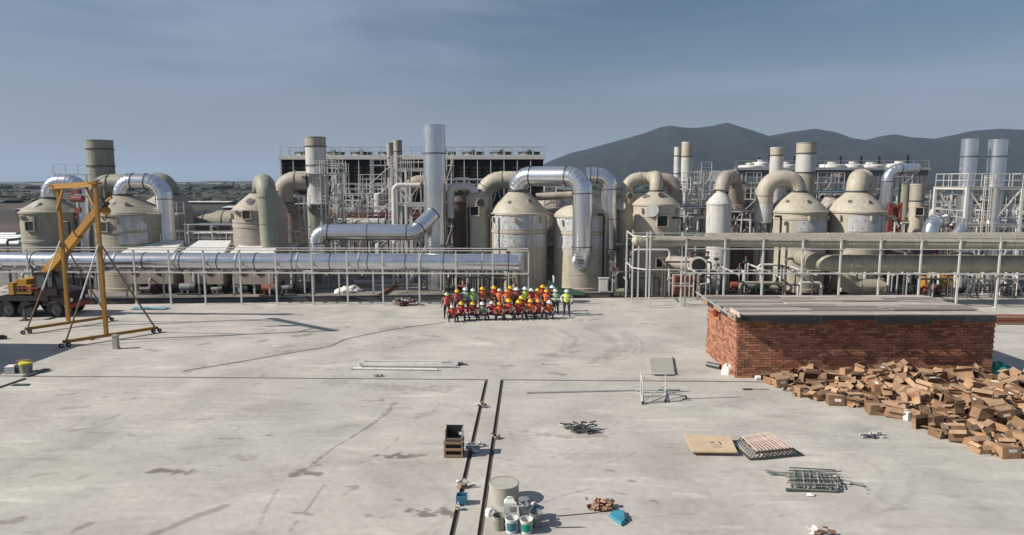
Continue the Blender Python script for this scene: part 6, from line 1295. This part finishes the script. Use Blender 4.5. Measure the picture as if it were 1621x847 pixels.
# overturned tubular frame (small trolley)
g0, g1, g2, g3 = G(1017, 640), G(1053, 637), G(1047, 608), G(1010, 608); 
T = thing('tubular_frame', 'overturned pale tubular trolley frame with small wheels on the slab', 'frame', G(1030, 630))
def rr(a, b): rod('tube', a, b, .028, M['rack'], T, 8)
h = V(0, 0, .85); q0, q1 = g0, g1; q2, q3 = G(1053, 622), G(1014, 622)
for q in (q0, q1, q2, q3): rr(q+V(0, 0, .05), q+h)
for a, b in ((q0, q1), (q1, q2), (q2, q3), (q3, q0)): rr(a+V(0, 0, .05), b+V(0, 0, .05)); 
for a, b in ((q3, q0), (q2, q3)): rr(a+h, b+h)
rr(q0+V(0, 0, .3), q1+V(0, 0, .3)); rr(q0+V(0, 0, .1), q2+V(0, 0, .35)); rr(q1+V(0, 0, .1), G(1086, 631)+V(0, 0, .12)); rr(q1+V(0, 0, .4), G(1086, 631)+V(0, 0, .12))
for q in (q0, q1, G(1086, 632)): MB().cyl(q+V(-.03, 0, .07), q+V(.03, 0, .07), .07, seg=12).build('castor', M['rubber'], T)
# thin plate on the slab with a dark edge
a, b, c, d = G(1028, 568), G(1064, 567), G(1068, 594), G(1032, 594); T = thing('steel_plate', 'grey green steel plate lying on the slab left of the brick hut', 'plate', G(1048, 582))
MB().add([v+V(0, 0, z) for z in (.006, .035) for v in (a, b, c, d)], [(3, 2, 1, 0), (4, 5, 6, 7), (0, 1, 5, 4), (1, 2, 6, 5), (2, 3, 7, 6), (3, 0, 4, 7)]).build('sheet', mat('faded plate', (.33, .33, .29), .7, 0, .1, 2), T)
MB().tube([b+V(.03, 0, .05), c+V(.12, .5, .05), c+V(.06, 0, .05)], .03, 8).tube([d+V(.1, -.1, .04), c+V(0, -.12, .04)], .03, 8).build('edge_strip', M['dsteel'], T)
def heap(label, px, py, n, sp, L_, m, name, cat, flat=.1, th=.035, seed=1, m2=None):
    g = G(px, py); T = thing(name, label, cat, g); r4 = random.Random(seed)
    for i in range(n):
        c = g+V(r4.uniform(-sp, sp), r4.uniform(-sp*.45, sp*.45), .04+r4.uniform(0, flat)); a = r4.gauss(0, .5); l_ = L_*r4.uniform(.5, 1.1); d = V(math.cos(a), math.sin(a), r4.uniform(-.08, .12))*l_/2
        d.z = max(-c.z+.03, min(d.z, .15)); bar('clamp_piece' if cat == 'scrap heap' else 'bar', c-d, c+d, th*r4.uniform(.7, 1.4), th*r4.uniform(.7, 1.4), (m2 if m2 and i % 3 == 0 else m), T)
    return T
heap('tangled heap of dark scaffold clamps in the middle of the slab', 916, 683, 60, .6, .34, M['dsteel'], 'scrap_heap', 'scrap heap', .26, .04, 3, M['pale'])
heap('short row of pale scaffold couplers on the slab right of the slatted pallet', 1381, 691, 20, .42, .2, M['pale'], 'coupler_row', 'scrap heap', .07, .06, 4, M['dsteel'])
# plywood board on a frame
def quad_board(T, P, z, th, m, nm):
    return MB().add([v+V(0, 0, q) for q in (z, z+th) for v in P], [(3, 2, 1, 0), (4, 5, 6, 7), (0, 1, 5, 4), (1, 2, 6, 5), (2, 3, 7, 6), (3, 0, 4, 7)]).build(nm, m, T)
P = [G(1083, 693), G(1155, 699), G(1168, 722), G(1096, 721)]; T = thing('plywood_board', 'large pale plywood board with dark marks lying left of the slatted pallet', 'board', G(1125, 708)); P = [G(1095, 722), G(1167, 723), G(1156, 698), G(1083, 694)]
quad_board(T, P, .12, .045, M['ply'], 'sheet'); 
for i in range(3): a = P[0].lerp(P[3], .1+.4*i); b = P[1].lerp(P[2], .1+.4*i); bar('batten', a+V(.08, 0, .06), b+V(-.06, 0, .06), .07, .1, M['wood'], T)
c = (P[0]+P[2])/2; MB().box(c+V(.05, .12, .168), (.12, .08, .008)).box(c+V(.1, -.12, .168), (.28, .03, .006)).box(c+V(.12, -.3, .168), (.3, .03, .006)).box(c+V(.3, .05, .168), (.04, .26, .006)).build('stencil_mark', M['dsteel'], T)
P = [G(1196, 728), G(1256, 722), G(1218, 694), G(1172, 702)]; T = thing('slatted_pallet', 'tilted slatted pallet stack of pinkish strips over dark steel lattice', 'pallet', G(1212, 712))
for i in range(11): a = P[3].lerp(P[2], (i+.5)/11); b = P[0].lerp(P[1], (i+.5)/11); bar('slat', a.lerp(b, .0)+V(0, 0, .26), b+V(0, 0, .30), .05, .03, M['bamboo'], T)
for i in range(3): a = P[3].lerp(P[0], .08+.42*i); b = P[2].lerp(P[1], .08+.42*i); bar('runner', a+V(0, 0, .2), b+V(0, 0, .2), .08, .07, M['wood'], T)
for i in range(9):
    t = i/8; a = P[0].lerp(P[1], t); bar('lattice_bar', a+V(0, -.04, .03), a+V(.12 if i < 8 else 0, -.04, .22), .035, .035, M['dsteel'], T); a = P[3].lerp(P[0], t); bar('lattice_bar', a+V(-.1, 0, .03), a+V(.02, .1, .2), .035, .035, M['dsteel'], T)
bar('lattice_bar', P[3]+V(-.35, 0, .05), P[0]+V(-.2, -.06, .05), .05, .05, M['dsteel'], T); bar('lattice_bar', P[0]+V(-.2, -.06, .05), P[1]+V(.25, 0, .05), .05, .05, M['dsteel'], T); bar('lattice_bar', P[2]+V(.05, 0, .08), P[1]+V(.3, 0, .05), .05, .05, M['dsteel'], T); bar('lattice_bar', P[3]+V(-.4, 0, .06), P[3]+V(.3, .1, .1), .05, .05, M['dsteel'], T)
# grating stack
T = thing('grating_stack', 'flat stack of grey green steel gratings with long bars sticking out both sides', 'grating', G(1285, 768))
for k in range(3):
    P = [G(1250+3*k, 776-k), G(1326+2*k, 779-k), G(1320, 757-k), G(1250+2*k, 752-k)]; gm = mat('grey green grating', (.30, .315, .28), .6, .3, .2, 4)
    for i in range(11): t = i/10+rnd.uniform(-.04, .04); bar('grating_bar', P[3].lerp(P[2], t)+V(rnd.uniform(-.1, .1), 0, .06+.05*k), P[0].lerp(P[1], t+rnd.uniform(-.05, .05))+V(0, 0, .06+.05*k+rnd.uniform(-.02, .04)), .024, .03, gm if rnd.random() < .7 else M['pale'], T)
    for i in range(7): t = i/6+rnd.uniform(-.05, .05); bar('grating_bar', P[3].lerp(P[0], t)+V(rnd.uniform(-.15, .1), 0, .08+.05*k), P[2].lerp(P[1], t+rnd.uniform(-.08, .08))+V(rnd.uniform(-.1, .2), 0, .08+.05*k+rnd.uniform(-.02, .05)), .022, .025, gm if rnd.random() < .7 else M['dsteel'], T)
for a, b in (((1211, 750), (1252, 756)), ((1213, 753), (1262, 753)), ((1262, 750), (1330, 758)), ((1258, 752), (1310, 757)), ((1318, 762), (1366, 771)), ((1300, 753), (1366, 771)), ((1280, 757), (1345, 768)), ((1250, 756), (1300, 764))): A, B = G(*a)+V(0, 0, .12), G(*b)+V(0, 0, .06); bar('long_bar', A, B, .05, .05, gm if rnd.random() < .6 else M['pale'], T)
boxo('skid', G(1288, 778)+V(0, 0, .03), (1.6, .12, .06), M['dsteel'], T)
g = G(1283, 786); T = thing('paper_scrap', 'small white paper scrap at the front of the grating stack', 'paper', g); MB().add([g+V(-.12, 0, .02), g+V(.1, -.03, .03), g+V(.14, .1, .06), g+V(-.05, .12, .05), g+V(0, .04, .09)], [(0, 1, 4), (1, 2, 4), (2, 3, 4), (3, 0, 4)]).build('paper', M['paper'], T)
# junk at the bottom edge
g = G(1300, 845); T = thing('litter_pile', 'pile of white paper and rusty brown scraps at the bottom edge of the slab', 'litter pile', g); r4 = random.Random(8)
for i in range(12):
    c = g+V(r4.uniform(-.3, .3), r4.uniform(-.15, .12), .08+r4.uniform(0, .08)); R = Matrix.Rotation(r4.uniform(0, 3), 3, 'Z') @ Matrix.Rotation(r4.uniform(-.8, .8), 3, 'X')
    MB().box(c, (r4.uniform(.1, .22), r4.uniform(.08, .16), .012), R=R).build('scrap', M['paper'] if i < 6 else M['rust'] if i < 9 else M['card'] if i < 11 else M['blue'], T)
# wooden crate with open top
g = G(718, 724); T = thing('wooden_crate', 'rough wooden crate with a dark open box on top, left of the narrow slots', 'crate', g)
wx, wy, hz_ = .62, .5, .55
for sx in (-1, 1):
    for sy in (-1, 1): bar('corner_post', g+V(sx*(wx/2-.03), sy*(wy/2-.03)+.2, .0), g+V(sx*(wx/2-.03), sy*(wy/2-.03)+.2, hz_), .05, .05, M['wood'], T)
for k in range(3):
    z = .06+.225*k
    for sy in (-1, 1): boxo('slat', g+V(0, sy*(wy/2)+.2, z), (wx, .022, .085), M['wood'], T)
    for sx in (-1, 1): boxo('slat', g+V(sx*(wx/2), .2, z), (.022, wy-.03, .085), M['wood'], T)
boxo('inner_shade_block', g+V(0, .2, .3), (wx-.1, wy-.1, .5), M['dark'], T)  # black block inside the crate stands in for shade between the slats
T = thing('open_box', 'dark open box with pale flaps standing on the wooden crate', 'box', g+V(0, .25, hz_)); z = hz_+.01
for s, d in ((-1, (.02, .4, .36)), (1, (.02, .4, .36))): boxo('side', g+V(s*.28, .25, z+.18), d, M['pale'], T)
boxo('back', g+V(0, .45, z+.2), (.58, .02, .38), M['dark'], T); boxo('front', g+V(0, .05, z+.04), (.58, .02, .08), M['wood'], T); boxo('bottom', g+V(0, .25, z+.01), (.54, .38, .02), M['dark'], T)
MB().add([g+V(-.29, .05, z+.36), g+V(-.29, .45, z+.36), g+V(-.42, .45, z+.25), g+V(-.42, .05, z+.25)], [(0, 1, 2, 3)]).build('flap', M['cardd'], T)
boxo('label', g+V(.2, .435, z+.1), (.12, .01, .1), M['paper'], T)
# bits in and around the slots
def bits(label, px, py, mats_, n=9, sp=.22, seed=1, name='litter_clump', big=.14, z=0):
    g = G(px, py); T = thing(name, label, 'litter', g); r4 = random.Random(seed)
    for i in range(n):
        R = Matrix.Rotation(r4.uniform(0, 3), 3, 'Z') @ Matrix.Rotation(r4.uniform(-.9, .9), 3, 'X'); c = g+V(r4.uniform(-sp, sp), r4.uniform(-sp, sp), .06+z+r4.uniform(0, .08))
        if i % 3 == 0: MB().cyl(c, c+R @ V(big*1.2, 0, .02), .035, seg=8).build('scrap', M[mats_[i % len(mats_)]], T)
        else: MB().box(c, (big*r4.uniform(.6, 1.5), big*r4.uniform(.4, 1), .02+.03*r4.random()), R=R).build('scrap', M[mats_[i % len(mats_)]], T)
bits('grey metal offcuts lying over the left slot beside the wooden crate', 752, 712, ['galv', 'greyb', 'pale'], 16, .28, 5, big=.2)
bits('small litter clump on the left slot above the crate', 764, 644, ['pale', 'dsteel', 'wood'], 7, .16, 6)
bits('small litter clump on the right slot beside the crate', 785, 694, ['wood', 'pale', 'dark'], 8, .14, 7)
bits('crumpled white and grey wrapping over the left slot in the foreground', 733, 770, ['paper', 'greyb', 'wood'], 9, .15, 8, big=.16)
bits('pale scraps below the blue container on the left slot', 728, 806, ['pale', 'wood', 'paper'], 8, .1, 9, big=.1)
g = G(731, 797); T = thing('blue_container', 'small bright blue open container on the left slot', 'container', g)
for sx, sy, dx, dy in ((0, -.12, .3, .02), (0, .12, .3, .02), (-.14, 0, .02, .22), (.14, 0, .02, .22)): boxo('side', g+V(sx, sy, .14), (dx, dy, .26), M['blue'], T)
boxo('bottom', g+V(0, 0, .02), (.26, .22, .02), M['dsteel'], T)
# concrete drum and paint buckets
g = G(797, 803); x, y = g.x, g.y+.45; T = thing('drum', 'large grey green round drum behind the paint buckets', 'drum', (x, y, 0))
MB().lathe([(.42, 0), (.42, .50), (.40, .52), (0, .52)], (x, y, 0), 36).build('shell', mat('grey green drum', (.40, .39, .33), .8, 0, .15, 2), T); MB().lathe([(.42, .485), (.428, .485), (.428, .525), (.41, .53)], (x, y, 0), 36).build('rim', MATS['grey green drum'], T)
def bucket(label, px, py, r, h, m, lid=None, fill='greyb', tilt=0, handle=True, lab=None):
    g = G(px, py); T = thing('paint_bucket', label, 'bucket', g, 'paint buckets in the foreground')
    MB().lathe([(r*.86, 0), (r, h), (r*.94, h), (r*.82, .04), (0, .04)], g, 24).lathe([(0, 0), (r*.86, 0)], g, 24).build('body', M[m], T)
    MB().lathe([(r, h-.03), (r*1.06, h-.03), (r*1.06, h), (r, h)], g, 24).build('rim', M[m], T)
    if lid: MB().lathe([(r*1.07, h+.005), (r*1.07, h+.03), (0, h+.035)], g, 24).build('lid', M[lid], T)
    else: MB().lathe([(r*.9, h*.62), (0, h*.6)], g, 18).build('paint', M[fill], T)
    if handle: MB().tube([g+V(-r, 0, h*.9)] + [g+V(-r*math.cos(a), -.02-r*.9*math.sin(a), h*.9-.05*math.sin(a)) for a in (.6, 1.2, 1.9, 2.5)]+[g+V(r, 0, h*.9)], .008, 6).build('handle', M['galv'], T)
    if lab: MB().lathe([(r*.955, h*.2), (r*1.0, h*.75)], g, 10, a0=-.9, a1=.9).build('label', M[lab], T)
bucket('dark green open bucket at the left front of the bucket group', 790, 837, .17, .38, 'green', None, 'dark')
bucket('white and blue paint bucket with a red mark at the front of the group', 810, 841, .17, .38, 'whitep', None, 'blue', lab='blue')
bucket('white bucket with tools in it, front right of the bucket group', 833, 842, .165, .36, 'whitep', None, 'greyb', lab='teal')
bucket('grey open bucket at the right of the bucket group', 848, 832, .17, .38, 'greyb', None, 'whitep')
bucket('white bucket at the back of the group', 830, 823, .15, .32, 'whitep', 'pale', 'pale')
bucket('blue lidded bucket at the back right of the group', 845, 820, .16, .3, 'greyb', 'blue', 'blue')
bucket('dark lidded can right of the large drum', 829, 806, .14, .28, 'dsteel', 'greyb', 'dark')
g = G(808, 826); T = thing('jerrycan', 'white plastic jerrycan with a dark label standing between drum and buckets', 'jerrycan', g+V(0, 0, .1)); MB().box(g+V(0, 0, .42), (.34, .22, .3)).add([g+V(-.17, -.11, .57), g+V(.17, -.11, .57), g+V(.17, .11, .57), g+V(-.17, .11, .57), g+V(-.1, -.07, .64), g+V(.1, -.07, .64), g+V(.1, .07, .64), g+V(-.1, .07, .64)], [(4, 5, 6, 7), (0, 1, 5, 4), (1, 2, 6, 5), (2, 3, 7, 6), (3, 0, 4, 7)]).build('body', M['whitep'], T)
MB().tube([g+V(-.1, 0, .62), g+V(-.08, 0, .7), g+V(.06, 0, .7), g+V(.08, 0, .62)], .018, 8).build('handle', M['whitep'], T); MB().cyl(g+V(.13, 0, .6), g+V(.15, 0, .66), .03, seg=10).build('cap', M['red'], T); boxo('label', g+V(.06, -.115, .42), (.14, .01, .12), M['olive'], T); boxo('support_can', g+V(0, 0, .14), (.28, .2, .26), M['greyb'], T)
g = G(777, 815); T = thing('plastic_bag', 'white plastic bag left of the bucket group', 'bag', g); b = MB(); n1 = 10; vs = []
for j in range(5):
    for i in range(n1): a = 2*PI*i/n1; t = j/4*PI/2; k = 1+.35*(r3.random()-.5); vs.append((g.x+.19*math.cos(t)*math.cos(a)*k, g.y+.15*math.cos(t)*math.sin(a)*k, .2*math.sin(t)*k))
b.add(vs, [(j*n1+i, j*n1+(i+1) % n1, (j+1)*n1+(i+1) % n1, (j+1)*n1+i) for j in range(4) for i in range(n1)]); b.build('film', M['paper'], T)
bits('tools and rollers lying on top of the paint buckets', 838, 822, ['galv', 'whitep', 'dsteel'], 7, .14, 12, 'painting_tools', .14, .32)
A, B = G(876, 836), G(925, 835); A.z = B.z = .015; poles('thin rod lying right of the bucket group', [A, B], .012, M['dsteel'], 'thin_rod', 'rod')
A, B = G(880, 818), G(948, 812); A.z = B.z = .015; poles('thin cable running to the broken brick pile', [A, B], .012, M['dsteel'], 'cable', 'cable')
g = G(953, 805); T = thing('rubble_pile', 'small pile of orange brown rubble and card in the foreground', 'rubble', g); r4 = random.Random(21)
for i in range(70):
    c = g+V(r4.gauss(0, .17), r4.gauss(0, .1), .03+r4.uniform(0, .24)*max(.15, 1-i/50)); R = Matrix.Rotation(r4.uniform(0, 3), 3, 'Z') @ Matrix.Rotation(r4.uniform(-.9, .9), 3, 'X')
    MB().box(c, (r4.uniform(.05, .17), r4.uniform(.04, .12), r4.uniform(.02, .07)), R=R).build('lump', [M['card'], M['rust'], M['cardd']][i % 3], T)
g = G(977, 826); T = thing('blue_sheet', 'folded bright blue plastic sheet beside the rubble pile', 'sheet', g); P = [G(963, 818), G(984, 834), G(991, 828), G(989, 811), G(970, 812)]
MB().add([v+V(0, 0, .02) for v in P]+[v.lerp(g, .15)+V(0, 0, .11) for v in P], [(4, 3, 2, 1, 0), (5, 6, 7, 8, 9)]+[(i, (i+1) % 5, 5+(i+1) % 5, 5+i) for i in range(5)]).build('folded_sheet', mat('bright blue sheet', (.05, .26, .36), .5, 0, .2, 4), T); boxo('dark_edge', G(989, 822)+V(.02, 0, .06), (.05, .3, .1), M['dsteel'], T)
# items at the left
g = G(42, 590); T = thing('paint_bucket', 'green bucket with a yellow lid on the slab in the shade at the left', 'bucket', g); MB().lathe([(.24, 0), (.28, .45), (0, .45)], g, 20).build('body', M['green'], T); MB().lathe([(.3, .44), (.3, .52), (0, .54)], g, 20).build('lid', mat('bright yellow', (.7, .6, .05), .4), T)
g = G(25, 590); T = thing('sack_pile', 'white and dark sacks beside the yellow lidded bucket', 'sack', g); MB().box(g+V(-.2, 0, .17), (.4, .5, .34), .3).build('white_sack', M['paper'], T); MB().box(g+V(.2, .1, .2), (.4, .4, .36), -.2).build('dark_sack', M['dsteel'], T); bar('plank', g+V(-.1, .3, .5), g+V(.7, .1, .62), .2, .04, M['wood'], T)
A, B = G(40, 597), G(75, 585); A.z = B.z = .04; T = thing('board', 'dark board lying on the slab right of the yellow lidded bucket', 'board', A); bar('board', A, B, .3, .05, M['dsteel'], T)
A, B = G(-10, 617), G(40, 600); A.z = B.z = .03; T = thing('board', 'long dark strip in place of a diagonal slab joint at the left edge', 'board', A); bar('strip', A, B, .12, .04, M['dsteel'], T)  # strip added to stand in for the diagonal joint in the slab
g = G(33, 610); T = thing('dark_plate', 'small dark plate lying on the slab near the left edge', 'plate', g); MB().box(g+V(0, 0, .02), (.7, .25, .03), .05).box(g+V(0, 0, .045), (.6, .18, .02), .05).build('plate', M['dsteel'], T)
g = G(2, 537); T = thing('dark_plate', 'dark lump at the left edge of the picture before the crane', 'plate', g); MB().box(g+V(0, 0, .1), (.5, .3, .16), .2).box(g+V(0, 0, .2), (.3, .2, .08), .4).build('plate', M['black'], T)
g = G(235, 489); T = thing('blue_tarpaulin', 'flat light blue tarpaulin on the slab behind the gantry', 'tarpaulin', g); b = MB(); vs = []
for j in range(4):
    for i in range(10): vs.append((g.x-1.2+2.6*i/9, g.y-.4+.8*j/3, .04+.07*r3.random()))
b.add(vs, [(j*10+i, j*10+i+1, (j+1)*10+i+1, (j+1)*10+i) for j in range(3) for i in range(9)]); b.build('sheet', mat('light blue tarpaulin', (.16, .32, .42), .6), T)
# junk pile below the silver chimney
g = G(640, 484); T = thing('scrap_pile', 'pile of scrap, sacks and bicycles parts under the left rack before the silver chimney', 'scrap pile', g); r4 = random.Random(31)
T['label'] = 'low pile of grey scrap and sacks under the left rack before the silver chimney'
for i in range(44):
    c = g+V(r4.gauss(0, .65), r4.uniform(-.3, .5), .1+r4.uniform(0, .35)); R = Matrix.Rotation(r4.uniform(0, 3), 3, 'Z') @ Matrix.Rotation(r4.uniform(-.7, .7), 3, 'X')
    if i % 4 == 0: MB().cyl(c, c+R @ V(.35, 0, .05), .07, seg=8).build('scrap', M['pale'], T)
    else: MB().box(c, (r4.uniform(.15, .4), r4.uniform(.12, .3), r4.uniform(.06, .2)), R=R).build('scrap', [M['conc'], M['dsteel'], M['rust'], M['greyf']][i % 4], T)
for px, py, lb, mm in ((545, 464, 'white sack bundle on the plant floor under the left rack', 'paper'), (560, 462, 'pale rolled bundle on the plant floor beside the white sacks', 'pale'), (1350, 640, '', '')):
    if not lb: continue
    g = G(px, py, FZ); T = thing('sack_bundle', lb, 'bundle', g); b = MB(); n1 = 12; vs = []
    for j in range(5):
        for i in range(n1): a = 2*PI*i/n1; t = j/4*PI/2; k = 1+.3*(r3.random()-.5); vs.append((g.x+.75*math.cos(t)*math.cos(a)*k, g.y+.4*math.cos(t)*math.sin(a)*k, FZ+.55*math.sin(t)*k))
    b.add(vs, [(j*n1+i, j*n1+(i+1) % n1, (j+1)*n1+(i+1) % n1, (j+1)*n1+i) for j in range(4) for i in range(n1)]); b.build('sacks', M[mm], T)
for i, (a, b, lb) in enumerate([((600, 470), (630, 452), 'loose steel beam lying aslant on the plant floor'), ((560, 448), (640, 446), 'pale pipe length lying on the plant floor'), ((590, 455), (672, 452), 'second pale pipe length lying on the plant floor')]):
    A, B = G(a[0], a[1], FZ), G(b[0], b[1], FZ); A.z = B.z = .16; T = thing('loose_beam', lb, 'beam', A); bar('beam', A, B, .2, .22, M['rust'] if i == 0 else M['pale'], T); boxo('packer', A.lerp(B, .5)-V(0, 0, .1), (.3, .3, .04), M['wood'], T)
# pipes lying on the ground far left
for i in range(5):
    y = 104+i*4.5; z = -.6; x0_, x1_ = xat(-60, y), xat(34+3*i if i < 4 else 30, y)
    pipe('silver lagged pipe on the ground beyond the mobile crane, %s nearest of five' % ORD[i], [(x0_, y, z+.2), (x1_, y, z+.2)], .5, M['silver'] if i % 2 else M['galv'], group='lagged pipes on the ground at the far left')
# ================= air
hb = MB(); X0, X1, Y0_, Y1_, Z0, Z1 = -9000, 9000, -3200, 14500, -2.2, 330
hb.box(((X0+X1)/2, (Y0_+Y1_)/2, (Z0+Z1)/2), (X1-X0, Y1_-Y0_, Z1-Z0)); hm_ = bpy.data.materials.new('haze air'); hm_.use_nodes = True
hm_.node_tree.nodes.clear(); vo = hm_.node_tree.nodes.new('ShaderNodeOutputMaterial'); vp = hm_.node_tree.nodes.new('ShaderNodeVolumePrincipled'); vp.inputs['Color'].default_value = (.58, .76, 1.0, 1); vp.inputs['Density'].default_value = .00008; vp.inputs['Anisotropy'].default_value = .1
hm_.node_tree.links.new(vp.outputs[0], vo.inputs['Volume']); o = hb.build('haze', hm_, kind='stuff'); tag(o, 'thin pale haze filling the air over the plain')
